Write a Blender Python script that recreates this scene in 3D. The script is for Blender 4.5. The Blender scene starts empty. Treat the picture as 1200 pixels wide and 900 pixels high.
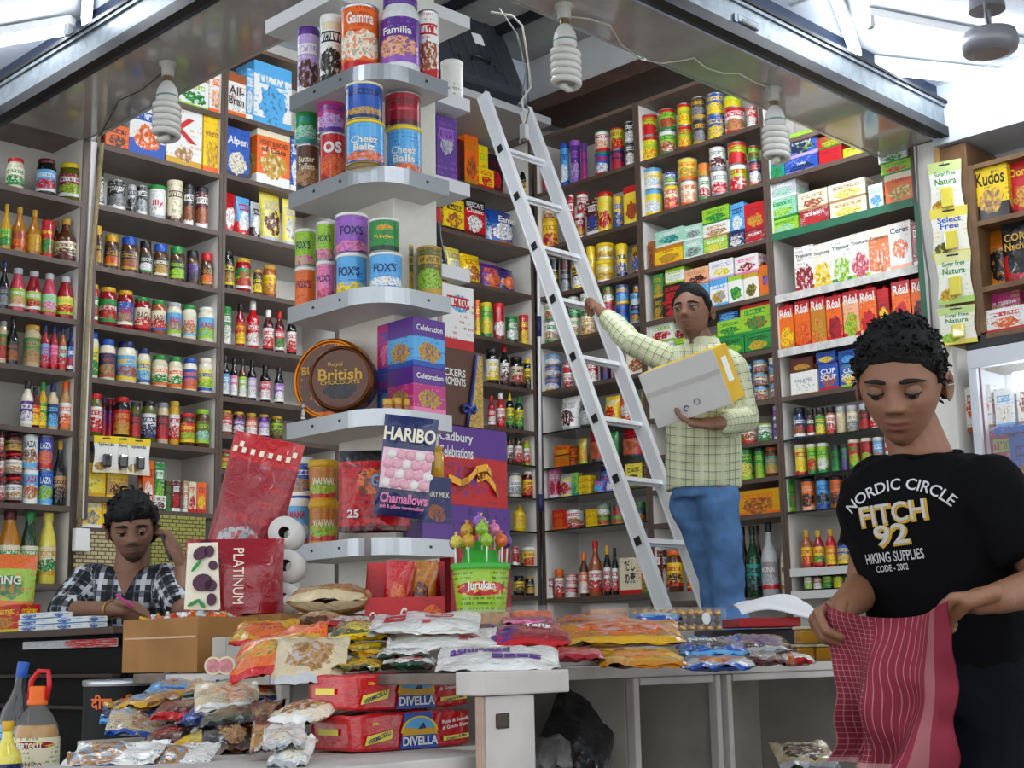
import bpy, bmesh, math, random
from mathutils import Vector, Matrix, Euler
from mathutils.bvhtree import BVHTree
from mathutils import noise as mnoise
random.seed(7)
scene = bpy.context.scene
COL = scene.collection
H = 0.95                      # eye height of the photographer above the lane floor
F = 1690.0
PITCH, ROLL, YL = math.radians(10.58), math.radians(-1.13), math.radians(44.78)
X0, Y0 = 6.10, 5.84           # shelf front planes: right wall x = X0, left wall y = Y0
PI = math.pi

def _w(r, fw, u):
    return Vector((r*math.sin(YL)+fw*math.cos(YL), -r*math.cos(YL)+fw*math.sin(YL), u))
FWD = _w(0, math.cos(PITCH), math.sin(PITCH)); _up = _w(0, -math.sin(PITCH), math.cos(PITCH)); _ri = _w(1, 0, 0)
RI = math.cos(ROLL)*_ri + math.sin(ROLL)*_up; UP = -math.sin(ROLL)*_ri + math.cos(ROLL)*_up
EYE = Vector((0, 0, H))
def ray(px, py): return (px-600)*RI - (py-450)*UP + F*FWD
def onx(px, py, x): r = ray(px, py); return EYE + r*(x/r.x)
def ony(px, py, y): r = ray(px, py); return EYE + r*(y/r.y)
def onz(px, py, z): r = ray(px, py); return EYE + r*((z-H)/r.z)
def ond(px, py, d): return EYE + ray(px, py)*(d/F)
def depth(p): return (Vector(p)-EYE).dot(FWD)

cam = bpy.data.cameras.new('camera'); camo = bpy.data.objects.new('camera', cam); COL.objects.link(camo)
cam.sensor_width = 36.0; cam.sensor_fit = 'HORIZONTAL'; cam.lens = F*36.0/1200.0; cam.clip_start = 0.05; cam.clip_end = 100
M = Matrix((RI, UP, -FWD)).transposed().to_4x4(); M.translation = EYE; camo.matrix_world = M
scene.camera = camo

# ------------------------------------------------------------------ colours and materials
PAL = dict(white='f0efe9', cream='e9dfbf', ivory='f3ead2', black='17171a', charcoal='2b2b2e', grey='8b8d90', silver='b9bcc0',
  red='c8141c', crimson='9d0f22', maroon='5a1018', orange='ec6a12', amber='c07a14', gold='c99a2e', yellow='f3cf14', lemon='eedd55',
  lime='9ccb2a', green='1f8c3a', teal='1a8f86', mint='9fd6bd', olive='5f611c', blue='1f55b4', navy='17265e', sky='59aee6',
  purple='5b2a8c', violet='9a5cc0', lilac='c2a4dc', pink='ea7fae', magenta='c02b7a', peach='f0b088', brown='5b3318', tan='b98a55',
  beige='d8c49c', copper='a85a2c', mustard='d6a310', clear='dfe4e2', darkgreen='123f22', rose='d2495e')
def lin(h):
    if isinstance(h, (tuple, list)): return tuple(h)[:3]+(1.0,)
    h = PAL.get(h, h)
    c = [int(h[i:i+2], 16)/255 for i in (0, 2, 4)]
    return tuple(((x/12.92) if x <= .04045 else ((x+.055)/1.055)**2.4) for x in c)+(1.0,)
MC = {}
def mat(name, col, rough=.5, metal=0., emit=0., spec=.5, bump=0., bscale=40., alpha=1., trans=0., coat=0., var=0.):
    key = (name, str(col), rough, metal, emit, spec, bump, bscale, alpha, trans, coat, var)
    if key in MC: return MC[key]
    m = bpy.data.materials.new(name); m.use_nodes = True
    nt = m.node_tree; b = nt.nodes['Principled BSDF']
    b.inputs['Base Color'].default_value = lin(col); b.inputs['Roughness'].default_value = rough
    b.inputs['Metallic'].default_value = metal; b.inputs['Specular IOR Level'].default_value = spec
    b.inputs['Alpha'].default_value = alpha; b.inputs['Transmission Weight'].default_value = trans
    b.inputs['Coat Weight'].default_value = coat
    if emit:
        b.inputs['Emission Color'].default_value = lin(col); b.inputs['Emission Strength'].default_value = emit
    if bump or var:
        tc = nt.nodes.new('ShaderNodeTexCoord'); n = nt.nodes.new('ShaderNodeTexNoise')
        n.inputs['Scale'].default_value = bscale; n.inputs['Detail'].default_value = 5
        nt.links.new(tc.outputs['Object'], n.inputs['Vector'])
        if bump:
            bp = nt.nodes.new('ShaderNodeBump'); bp.inputs['Strength'].default_value = bump; bp.inputs['Distance'].default_value = .02
            nt.links.new(n.outputs['Fac'], bp.inputs['Height']); nt.links.new(bp.outputs['Normal'], b.inputs['Normal'])
        if var:
            mx = nt.nodes.new('ShaderNodeMix'); mx.data_type = 'RGBA'
            c = lin(col); mx.inputs[6].default_value = c; mx.inputs[7].default_value = tuple(x*(1-var) for x in c[:3])+(1,)
            rp = nt.nodes.new('ShaderNodeValToRGB'); rp.color_ramp.elements[0].position = .4; rp.color_ramp.elements[1].position = .65
            nt.links.new(n.outputs['Fac'], rp.inputs['Fac']); nt.links.new(rp.outputs['Color'], mx.inputs[0])
            nt.links.new(mx.outputs[2], b.inputs['Base Color'])
    MC[key] = m
    return m

# one node group draws the printing on every pack: bands, a picture blob and rows of small print
def make_print_group():
    g = bpy.data.node_groups.new('pack_print', 'ShaderNodeTree'); I = g.interface
    for n in ('Base', 'Acc', 'Pic', 'Top'): I.new_socket(n, in_out='INPUT', socket_type='NodeSocketColor')
    for n in ('BandH', 'TopH', 'BX', 'BY', 'BW', 'BH', 'Rag', 'Seed', 'Logo', 'LogoY'): I.new_socket(n, in_out='INPUT', socket_type='NodeSocketFloat')
    I.new_socket('Color', in_out='OUTPUT', socket_type='NodeSocketColor')
    N = g.nodes; Lk = g.links.new
    gi = N.new('NodeGroupInput'); go = N.new('NodeGroupOutput')
    uv = N.new('ShaderNodeUVMap'); uv.uv_map = 'UVMap'
    sp = N.new('ShaderNodeSeparateXYZ'); Lk(uv.outputs[0], sp.inputs[0])
    u, v = sp.outputs[0], sp.outputs[1]
    def ma(op, a, b=None):
        n = N.new('ShaderNodeMath'); n.operation = op
        for i, x in enumerate((a, b)):
            if x is None: continue
            if isinstance(x, (int, float)): n.inputs[i].default_value = x
            else: Lk(x, n.inputs[i])
        return n.outputs[0]
    def mix(f, a, b):
        n = N.new('ShaderNodeMix'); n.data_type = 'RGBA'; Lk(f, n.inputs[0]); Lk(a, n.inputs[6]); Lk(b, n.inputs[7]); return n.outputs[2]
    def noise(scale, det=2., off=0.):
        cb = N.new('ShaderNodeCombineXYZ'); Lk(u, cb.inputs[0]); Lk(v, cb.inputs[1]); Lk(ma('ADD', gi.outputs['Seed'], off), cb.inputs[2])
        n = N.new('ShaderNodeTexNoise'); n.inputs['Scale'].default_value = scale; n.inputs['Detail'].default_value = det
        Lk(cb.outputs[0], n.inputs['Vector']); return n.outputs['Fac']
    c = gi.outputs['Base']
    # rows of small print
    ln = ma('GREATER_THAN', ma('FRACT', ma('MULTIPLY', v, 11.)), .55)
    cb = N.new('ShaderNodeCombineXYZ'); Lk(ma('MULTIPLY', u, 34.), cb.inputs[0]); Lk(ma('FLOOR', ma('MULTIPLY', v, 11.)), cb.inputs[1]); Lk(gi.outputs['Seed'], cb.inputs[2])
    wn = N.new('ShaderNodeTexNoise'); wn.inputs['Scale'].default_value = 1.; wn.inputs['Detail'].default_value = 1.; Lk(cb.outputs[0], wn.inputs['Vector'])
    big = noise(3.2, 1., 9.)
    pr = ma('MULTIPLY', ma('MULTIPLY', ln, ma('GREATER_THAN', wn.outputs['Fac'], .5)), ma('GREATER_THAN', big, .52))
    c = mix(ma('MULTIPLY', pr, .7), c, gi.outputs['Acc'])
    c = mix(ma('LESS_THAN', v, gi.outputs['BandH']), c, gi.outputs['Acc'])
    c = mix(ma('GREATER_THAN', v, gi.outputs['TopH']), c, gi.outputs['Top'])
    dx = ma('DIVIDE', ma('SUBTRACT', u, gi.outputs['BX']), gi.outputs['BW']); dy = ma('DIVIDE', ma('SUBTRACT', v, gi.outputs['BY']), gi.outputs['BH'])
    rr = ma('ADD', ma('ADD', ma('MULTIPLY', dx, dx), ma('MULTIPLY', dy, dy)), ma('MULTIPLY', ma('SUBTRACT', noise(6., 3.), .5), gi.outputs['Rag']))
    inside = ma('LESS_THAN', rr, 1.)
    n2 = noise(11., 3., 4.); hi = ma('GREATER_THAN', n2, .56); lo = ma('LESS_THAN', n2, .42)
    dk = N.new('ShaderNodeMix'); dk.data_type = 'RGBA'; dk.blend_type = 'MULTIPLY'; dk.inputs[0].default_value = 1; Lk(gi.outputs['Pic'], dk.inputs[6]); dk.inputs[7].default_value = (.35, .33, .3, 1)
    pc = mix(ma('MULTIPLY', hi, .75), gi.outputs['Pic'], gi.outputs['Top']); pc = mix(ma('MULTIPLY', lo, .7), pc, dk.outputs[2])
    c = mix(inside, c, pc)
    # a lettered name bar near the top of the pack
    lx = ma('LESS_THAN', ma('ABSOLUTE', ma('SUBTRACT', u, .5)), .36); vy = ma('SUBTRACT', v, gi.outputs['LogoY']); ly = ma('LESS_THAN', ma('ABSOLUTE', vy), .085)
    bar = ma('MULTIPLY', ma('MULTIPLY', lx, ly), gi.outputs['Logo'])
    c = mix(bar, c, gi.outputs['Acc'])
    cb2 = N.new('ShaderNodeCombineXYZ'); Lk(ma('MULTIPLY', u, 26.), cb2.inputs[0]); Lk(ma('MULTIPLY', v, 9.), cb2.inputs[1]); Lk(ma('ADD', gi.outputs['Seed'], 3.3), cb2.inputs[2])
    n3 = N.new('ShaderNodeTexNoise'); n3.inputs['Scale'].default_value = 1.; n3.inputs['Detail'].default_value = 0.; Lk(cb2.outputs[0], n3.inputs['Vector'])
    let = ma('MULTIPLY', ma('MULTIPLY', bar, ma('GREATER_THAN', n3.outputs['Fac'], .5)), ma('LESS_THAN', ma('ABSOLUTE', vy), .055))
    c = mix(let, c, gi.outputs['Base'])
    Lk(c, go.inputs[0])
    return g
PG = make_print_group()
def pmat(base, acc='white', pic='red', top=None, band=.14, toph=1.1, blob=(.5, .38, .34, .2), rag=1.2, rough=.35, seed=None, metal=0., coat=.0, bump=0., logo=0., logoy=.75):
    top = top or base
    seed = (sum(map(ord, str(base)+str(acc)+str(pic)+str(top))) % 17) if seed is None else seed
    key = ('P', str(base), str(acc), str(pic), str(top), band, toph, blob, rag, rough, seed, metal, coat, bump, logo, logoy)
    if key in MC: return MC[key]
    m = bpy.data.materials.new('printed_pack'); m.use_nodes = True; nt = m.node_tree; b = nt.nodes['Principled BSDF']
    g = nt.nodes.new('ShaderNodeGroup'); g.node_tree = PG
    for n, c in (('Base', base), ('Acc', acc), ('Pic', pic), ('Top', top)): g.inputs[n].default_value = lin(c)
    for n, x in (('BandH', band), ('TopH', toph), ('BX', blob[0]), ('BY', blob[1]), ('BW', blob[2]), ('BH', blob[3]), ('Rag', rag), ('Seed', seed*1.37), ('Logo', logo), ('LogoY', logoy)): g.inputs[n].default_value = x
    nt.links.new(g.outputs[0], b.inputs['Base Color']); b.inputs['Roughness'].default_value = rough; b.inputs['Metallic'].default_value = metal
    b.inputs['Coat Weight'].default_value = coat; b.inputs['Coat Roughness'].default_value = .12
    if bump:
        tc = nt.nodes.new('ShaderNodeTexCoord'); n = nt.nodes.new('ShaderNodeTexNoise'); n.inputs['Scale'].default_value = 28; n.inputs['Detail'].default_value = 4; n.inputs['Distortion'].default_value = 1.5
        bp = nt.nodes.new('ShaderNodeBump'); bp.inputs['Strength'].default_value = bump; bp.inputs['Distance'].default_value = .03
        nt.links.new(tc.outputs['Object'], n.inputs['Vector']); nt.links.new(n.outputs['Fac'], bp.inputs['Height']); nt.links.new(bp.outputs['Normal'], b.inputs['Normal'])
    MC[key] = m
    return m

# ------------------------------------------------------------------ mesh builder
class MB:
    def __init__(s): s.v = []; s.f = []; s.m = []; s.uv = []; s.sm = []
    def add(s, vs, fs, mi=0, uvs=None, smooth=False):
        o = len(s.v); s.v += [tuple(x) for x in vs]
        for k, f in enumerate(fs):
            s.f.append(tuple(i+o for i in f)); s.m.append(mi); s.sm.append(smooth)
            s.uv.append(uvs[k] if uvs else [(0., 0.)]*len(f))
        return s
    def box(s, x0, x1, y0, y1, z0, z1, mi=0, bev=0.):
        if bev <= 0:
            vs = [(x0,y0,z0),(x1,y0,z0),(x1,y1,z0),(x0,y1,z0),(x0,y0,z1),(x1,y0,z1),(x1,y1,z1),(x0,y1,z1)]
            fs = [(0,1,5,4),(1,2,6,5),(2,3,7,6),(3,0,4,7),(4,5,6,7),(3,2,1,0)]
            q = [(0,0),(1,0),(1,1),(0,1)]
            return s.add(vs, fs, mi, [q]*6)
        bm = bmesh.new(); bmesh.ops.create_cube(bm, size=1)
        for v in bm.verts: v.co = Vector(((x0+x1)/2+v.co.x*(x1-x0), (y0+y1)/2+v.co.y*(y1-y0), (z0+z1)/2+v.co.z*(z1-z0)))
        bmesh.ops.bevel(bm, geom=bm.edges[:], offset=bev, segments=2, affect='EDGES', profile=.6)
        s.bm(bm, mi, (x0, x1, y0, y1, z0, z1)); return s
    def bm(s, bm, mi=0, ext=None, smooth=False):
        bm.verts.index_update(); bm.normal_update()
        vs = [v.co[:] for v in bm.verts]; fs = []; uvs = []
        for f in bm.faces:
            fs.append([v.index for v in f.verts])
            if ext:
                x0, x1, y0, y1, z0, z1 = ext; n = f.normal; q = []
                for v in f.verts:
                    a = (v.co.x-x0)/max(1e-6, x1-x0); b = (v.co.y-y0)/max(1e-6, y1-y0); c = (v.co.z-z0)/max(1e-6, z1-z0)
                    if abs(n.y) >= max(abs(n.x), abs(n.z)): q.append((a if n.y < 0 else 1-a, c))
                    elif abs(n.x) >= abs(n.z): q.append((b if n.x > 0 else 1-b, c))
                    else: q.append((a, b))
                uvs.append(q)
            else: uvs.append([(0, 0)]*len(f.verts))
        s.add(vs, fs, mi, uvs, smooth); bm.free(); return s
    def lathe(s, prof, mi=0, seg=20, cap0=True, cap1=True, smooth=True, sx=1., sy=1., c=(0, 0), front=True, sq=0.):
        # prof: (r, z); u runs 0..1 across the half that faces -Y
        vs = []; n = seg; z0 = prof[0][1]; z1 = prof[-1][1]; hz = (z1-z0) or 1
        for r, z in prof:
            for k in range(n):
                a = -PI/2+2*PI*(k/n-.5)
                ca, sa = math.cos(a), math.sin(a)
                if sq: e = 1/max(abs(ca), abs(sa))**sq; ca *= e; sa *= e
                vs.append((c[0]+r*sx*ca, c[1]+r*sy*sa, z))
        fs = []; uvs = []
        for i in range(len(prof)-1):
            for k in range(n):
                k2 = (k+1) % n
                fs.append((i*n+k, i*n+k2, (i+1)*n+k2, (i+1)*n+k))
                ua = (k/n-.25)*2; ub = ((k+1)/n-.25)*2; va = (prof[i][1]-z0)/hz; vb = (prof[i+1][1]-z0)/hz
                uvs.append([(ua, va), (ub, va), (ub, vb), (ua, vb)])
        s.add(vs, fs, mi, uvs, smooth)
        o = len(prof)-1
        if cap0 and prof[0][0] > 1e-4: s.add([vs[k] for k in range(n)], [tuple(range(n-1, -1, -1))], mi)
        if cap1 and prof[-1][0] > 1e-4: s.add([vs[o*n+k] for k in range(n)], [tuple(range(n))], mi)
        return s
    def tube(s, pts, r, mi=0, seg=8, closed=False):
        pts = [Vector(p) for p in pts]; n = len(pts); vs = []; fs = []
        up = Vector((0, 0, 1)); pu = None
        for i, p in enumerate(pts):
            if closed: t = pts[(i+1) % n]-pts[i-1]
            else: t = pts[min(i+1, n-1)]-pts[max(i-1, 0)]
            t.normalize()
            if pu is None: a = t.cross(up if abs(t.z) < .95 else Vector((1, 0, 0)))
            else: a = pu - t*pu.dot(t)
            a.normalize(); pu = a; b = t.cross(a); rr = r[i] if isinstance(r, (list, tuple)) else r
            for k in range(seg):
                q = 2*PI*k/seg; vs.append(p+a*(math.cos(q)*rr)+b*(math.sin(q)*rr))
        m = n if closed else n-1
        for i in range(m):
            j = (i+1) % n
            for k in range(seg):
                k2 = (k+1) % seg; fs.append((i*seg+k, i*seg+k2, j*seg+k2, j*seg+k))
        if not closed: fs += [tuple(range(seg-1, -1, -1)), tuple((n-1)*seg+k for k in range(seg))]
        return s.add(vs, fs, mi, None, True)
    def grid(s, fn, nu, nv, mi=0, smooth=True, flip=False):
        vs = [fn(i/nu, j/nv) for j in range(nv+1) for i in range(nu+1)]; fs = []; uvs = []
        for j in range(nv):
            for i in range(nu):
                a = j*(nu+1)+i; q = (a, a+1, a+nu+2, a+nu+1); w = [(i/nu, j/nv), ((i+1)/nu, j/nv), ((i+1)/nu, (j+1)/nv), (i/nu, (j+1)/nv)]
                if flip: q = q[::-1]; w = w[::-1]
                fs.append(q); uvs.append(w)
        return s.add(vs, fs, mi, uvs, smooth)
    def xf(s, fn): s.v = [tuple(fn(Vector(p))) for p in s.v]; return s
    def build(s, name, mats, parent=None, loc=None, rz=0.):
        me = bpy.data.meshes.new(name); me.from_pydata(s.v, [], s.f)
        for m in (mats if isinstance(mats, (list, tuple)) else [mats]): me.materials.append(m)
        me.polygons.foreach_set('material_index', s.m); me.polygons.foreach_set('use_smooth', s.sm)
        ul = me.uv_layers.new(name='UVMap'); flat = [x for f in s.uv for p in f for x in p]; ul.data.foreach_set('uv', flat)
        me.update()
        o = bpy.data.objects.new(name, me); COL.objects.link(o)
        if parent: o.parent = parent
        if loc is not None: o.location = loc
        o.rotation_euler = (0, 0, rz)
        return o

LABELS = {}
def tag(o, label, cat, group=None, kind=None):
    if kind: o['kind'] = kind
    if label: o['label'] = label; LABELS.setdefault(label, []).append(o.name)
    if cat: o['category'] = cat
    if group: o['group'] = group
    return o
def empty(name, loc=(0, 0, 0), rz=0., label=None, cat=None, group=None):
    o = bpy.data.objects.new(name, None); COL.objects.link(o); o.location = loc; o.rotation_euler = (0, 0, rz); o.empty_display_size = .05
    return tag(o, label, cat, group)
def struct(o): o['kind'] = 'structure'; return o

# ------------------------------------------------------------------ lettering
TX = {}
def text2d(s, bold=.02, shear=0.):
    k = (s, bold, shear)
    if k in TX: return TX[k]
    cu = bpy.data.curves.new('lettering', 'FONT'); cu.body = s; cu.offset = bold; cu.shear = shear; cu.resolution_u = 3
    ob = bpy.data.objects.new('lettering', cu); COL.objects.link(ob)
    me = bpy.data.meshes.new_from_object(ob)
    vs = [(v.co.x, v.co.y) for v in me.vertices]; fs = [tuple(p.vertices) for p in me.polygons]
    bpy.data.objects.remove(ob); bpy.data.curves.remove(cu); bpy.data.meshes.remove(me)
    if vs:
        x0 = min(v[0] for v in vs); x1 = max(v[0] for v in vs); y0 = min(v[1] for v in vs); y1 = max(v[1] for v in vs)
        vs = [((x-x0), (y-y0)) for x, y in vs]; d = (vs, fs, x1-x0, y1-y0)
    else: d = ([], [], 1, 1)
    TX[k] = d
    return d
def text_flat(mb, s, w, h, cx, cz, y, mi, bold=.02, rot=0., shear=0., fit=True, arc=0.):
    """lettering on a plane facing -Y, centred at (cx, cz), fitted in w by h"""
    vs, fs, tw, th = text2d(s, bold, shear)
    sx = w/tw; sz = h/th
    if fit and sx > sz*1.25: sx = sz*1.25
    if fit and sz > sx*1.8: sz = sx*1.8
    c, n = math.cos(rot), math.sin(rot); out = []
    for x, z in vs:
        a = (x-tw/2)*sx; b = (z-th/2)*sz
        if arc:
            R = w/arc; an = a/R; a, b = (R+b)*math.sin(an), (R+b)*math.cos(an)-R
        out.append((cx+a*c-b*n, y, cz+a*n+b*c))
    mb.add(out, fs, mi)
def text_cyl(mb, s, R, w, h, cz, mi, bold=.02, rot=0., shear=0.):
    t = MB(); text_flat(t, s, w, h, 0, cz, 0, 0, bold, rot, shear)
    mb.add([(R*math.sin(x/R), -R*math.cos(x/R), z) for x, y, z in t.v], t.f, mi)
# ------------------------------------------------------------------ the setting
M_board = mat('shelf_laminate', '735f51', .35, var=.18, bscale=9); M_edge = mat('shelf_edge', '5d4c42', .45, var=.2, bscale=14)
M_back = mat('shelf_back', 'dcd8cf', .55, var=.07, bscale=5); M_side = mat('shelf_side', 'e4e1da', .5, var=.06, bscale=6)
M_glassshelf = mat('dark_glass', '1c2422', .12, coat=.4); M_steel = mat('brushed_steel', 'c3c6c8', .28, 1., bump=.03, bscale=60)
M_galv = mat('galvanised_steel', '7e878e', .5, .55, bump=.25, bscale=22, var=.25); M_darkmetal = mat('dark_painted_steel', '1b1d21', .5, .2, spec=.3)
M_fascia = mat('blue_black_fascia', '273349', .4, .3, var=.3, bscale=6); M_soffit = mat('glossy_laminate', 'b3aea8', .14, .0, coat=.55, spec=.6, var=.22, bscale=3)
M_ceil = mat('white_ceiling_panel', 'c4ccd6', .5); M_wall = mat('painted_wall', 'cfccc5', .7, var=.12, bscale=4); M_grey = mat('grey_plaster', '8f8f8c', .8, var=.25, bscale=4)
M_floor = mat('stone_floor', '6c665f', .6, var=.3, bscale=8); M_wood = mat('brown_plywood', '7d5c3b', .5, var=.25, bscale=12); M_dwood = mat('dark_wood', '2b1c15', .4, spec=.25, var=.4, bscale=15)
M_white = mat('white_plastic', 'f2f2ee', .35); M_black = mat('black_plastic', '151517', .35); M_tube = mat('lit_fluorescent_tube', 'f3f8ff', .3, emit=15.)
M_pw = mat('chipped_white_paint', 'c9c3bd', .55, var=.22, bscale=7, bump=.08); M_cav = mat('unpainted_inner_board', 'b9b4ab', .7, var=.3, bscale=5)
M_brownw = mat('rope_beige', '9c8b66', .8, var=.3, bscale=30)

def sbox(name, *a, m=None, bev=0):
    return struct(MB().box(*a, bev=bev).build(name, m))
sbox('floor', -3, 9, -3, 9, -.05, 0, m=M_floor)
sbox('floor', 3.6, 6.42, 1.95, 6.16, 0, .6, m=M_floor)             # raised shop floor behind the counter
sbox('wall_left', .2, 6.42, Y0+.31, Y0+.37, 0, H+3.7, m=M_wall)
sbox('wall_right', X0+.31, X0+.37, 1.2, Y0+.31, 0, H+3.7, m=M_wall)
sbox('ceiling', 2.76, 6.42, 3.18, 6.16, H+3.6, H+3.65, m=M_grey)
sbox('trim_1', X0-.05, X0+.31, 3.6, 5.84, H+3.24, H+3.33, m=mat('brown_beam', '4b352b', .45, var=.35, bscale=14), bev=.01)         # dark beam above the right wall shelves
sbox('trim_2', X0-.02, X0+.31, 3.6, 5.84, H+3.33, H+3.6, m=mat('light_grey_plaster', 'b4b5b3', .8, var=.15, bscale=4))
sbox('trim_3', 2.75, 6.1, Y0+.02, Y0+.31, H+3.32, H+3.6, m=M_ceil)
for i in range(4):
    sbox('trim_%d' % (4+i), 4.3+.42*i, 4.325+.42*i, 4.0, 5.8, H+3.54, H+3.6, m=M_darkmetal)
sbox('trim_8', 4.0, 6.1, 4.9, 4.925, H+3.52, H+3.56, m=M_darkmetal)
# soffit boards under the two lintels
zs = H+2.37
sbox('ceiling_soffit', 2.76, 3.14, 3.16, Y0+.02, zs, zs+.02, m=M_soffit)
sbox('ceiling_soffit', 3.14, X0+.02, 3.18, 3.48, zs, zs+.02, m=M_soffit)
sbox('trim_9', 3.125, 3.145, 3.48, Y0, zs-.004, zs+.045, m=M_steel)
sbox('trim_10', 3.145, X0, 3.475, 3.49, zs-.004, zs+.045, m=M_steel)
# lintels with their shutter channels
sbox('lintel_left', 2.73, 2.76, 3.13, Y0+.3, zs-.005, H+2.9, m=M_fascia)
sbox('lintel_right', 2.73, X0+.3, 3.13, 3.16, zs-.005, H+2.9, m=M_fascia)
def channel(along, lo, hi, face):
    mb = MB()
    def bx(d0, d1, z0, z1, mi):
        if along == 'y': mb.box(face-d1, face-d0, lo, hi, z0, z1, mi)
        else: mb.box(lo, hi, face-d1, face-d0, z0, z1, mi)
    bx(0, .045, zs-.012, zs+.035, 1); bx(0, .028, zs+.035, zs+.15, 0); bx(.028, .04, zs+.135, zs+.15, 0); bx(0, .05, zs+.15, zs+.165, 1)
    mb_s = mb.build('shutter_channel', [M_galv, M_darkmetal]); struct(mb_s); return mb_s
channel('y', 3.1, Y0+.05, 2.73); channel('x', 2.70, X0+.02, 3.13)
def latch(p, rz):
    mb = MB(); mb.box(-.07, .07, -.012, 0, -.016, .016, 0, bev=.006); mb.box(-.05, .05, -.014, -.010, -.012, .001, 1); mb.box(-.09, -.07, -.008, 0, -.02, .012, 0)
    return tag(mb.build('shutter_latch', [M_galv, M_black], loc=p, rz=rz), None, None)
p = onx(155, 40, 2.70); tag(latch(p, -PI/2), 'slotted steel latch on the left shutter channel', 'latch')
p = ony(875, 27, 3.10); tag(latch(p, 0), 'slotted steel latch on the right shutter channel', 'latch')
# lane ceiling outside the shop
sbox('ceiling_lane', -2, 2.73, -1.0, 7, H+2.62, H+2.66, m=M_ceil)
sbox('ceiling_lane', 2.73, 7.4, -1.0, 3.13, H+2.62, H+2.66, m=M_ceil)
for i, x in enumerate((.9, 1.9)): sbox('trim_%d' % (12+i), x, x+.012, 1.2, 7, H+2.612, H+2.62, m=mat('panel_joint', '9aa0a6', .6))
for i, x in enumerate((3.6, 4.8, 6.0)): sbox('trim_%d' % (14+i), x, x+.012, -.9, 3.1, H+2.612, H+2.62, m=mat('panel_joint', '9aa0a6', .6))
sbox('wall_lane', X0+.31, X0+.37, -.6, 1.2, 0, H+2.62, m=M_wall)

# tube lamps
M_tube2 = mat('lit_inner_tube', 'f3f8ff', .3, emit=64.)
def tube_lamp(p0, p1, label, group=None, emit=M_tube, r=.017):
    p0 = Vector(p0); p1 = Vector(p1); d = p1-p0; L = d.length; rz = math.atan2(d.y, d.x)
    t = empty('fluorescent_lamp', (p0+p1)/2, rz, label, 'lamp', group)
    MB().box(-L/2-.02, L/2+.02, -.022, .022, .022, .06, bev=.004).build('batten', M_white, t)
    for s in (-1, 1): MB().box(s*(L/2)-.012, s*(L/2)+.012, -.018, .018, -.024, .024, bev=.004).build('end_cap', mat('lamp_holder', 'b8bcc0', .4), t)
    MB().lathe([(r, -L/2+.012), (r, L/2-.012)], seg=14).xf(lambda v: Vector((v.z, v.y, -v.x))).build('tube', emit, t)
    return t
zc = H+2.555
a = onz(1005, 74, zc); b = onz(968, -30, zc); d = (b-a).normalized(); tube_lamp(a, a+d*1.2, 'lit tube lamp running towards the viewer beside the right lintel')
a = onz(1016, 81, zc); b = onz(1215, 101, zc); tube_lamp(a, a+(b-a).normalized()*1.2, 'lit tube lamp crossing the lane ceiling below the fan')
a = onz(1020, 27, zc); b = onz(1150, 52, zc); tube_lamp(a, a+(b-a).normalized()*1.2, 'lit tube lamp crossing the lane ceiling behind the fan motor')
a = onz(101, 30, zc); b = onz(106, -40, zc); tube_lamp(a, a+(b-a).normalized()*.6, 'short tube lamp standing out from the left lintel at the top edge')
a = onz(80, 36, zc); b = onz(-60, 60, zc); tube_lamp(a, a+(b-a).normalized()*1.2, 'lit tube lamp at the top left corner of the lane ceiling')
# more tubes of the lane (behind and beside the viewer) and two inside the shop
for k, (a, b) in enumerate((((.3, .2), (1.3, -.6)), ((-.6, 1.4), (.4, 2.4)), ((1.6, .1), (2.7, .4)), ((.5, 2.9), (.6, 4.1)), ((3.2, .5), (4.4, .5)))):
    tube_lamp((*a, zc), (*b, zc), ['lane tube lamp above the viewer', 'lane tube lamp to the left of the viewer', 'lane tube lamp ahead of the viewer to the right', 'lane tube lamp before the left lintel', 'lane tube lamp before the freezer'][k])
tube_lamp((3.22, 4.0, H+2.75), (3.22, 5.2, H+2.75), 'tube lamp hidden inside the left lintel lighting the cereal shelves', emit=M_tube2)
tube_lamp((3.6, 3.56, H+2.72), (4.8, 3.56, H+2.72), 'tube lamp hidden inside the right lintel near the pillar', emit=M_tube2)
tube_lamp((4.85, 3.56, H+2.72), (5.9, 3.56, H+2.72), 'tube lamp hidden inside the right lintel near the tea shelves', emit=M_tube2)

wd = bpy.data.worlds.new('World'); scene.world = wd; wd.use_nodes = True
bg = wd.node_tree.nodes['Background']; bg.inputs[0].default_value = (.9, .95, 1., 1); bg.inputs[1].default_value = 0.95
scene.view_settings.view_transform = 'Standard'; scene.view_settings.look = 'None'; scene.view_settings.exposure = 0.72; scene.view_settings.gamma = 1.0
scene.view_settings.use_curve_mapping = False

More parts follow.
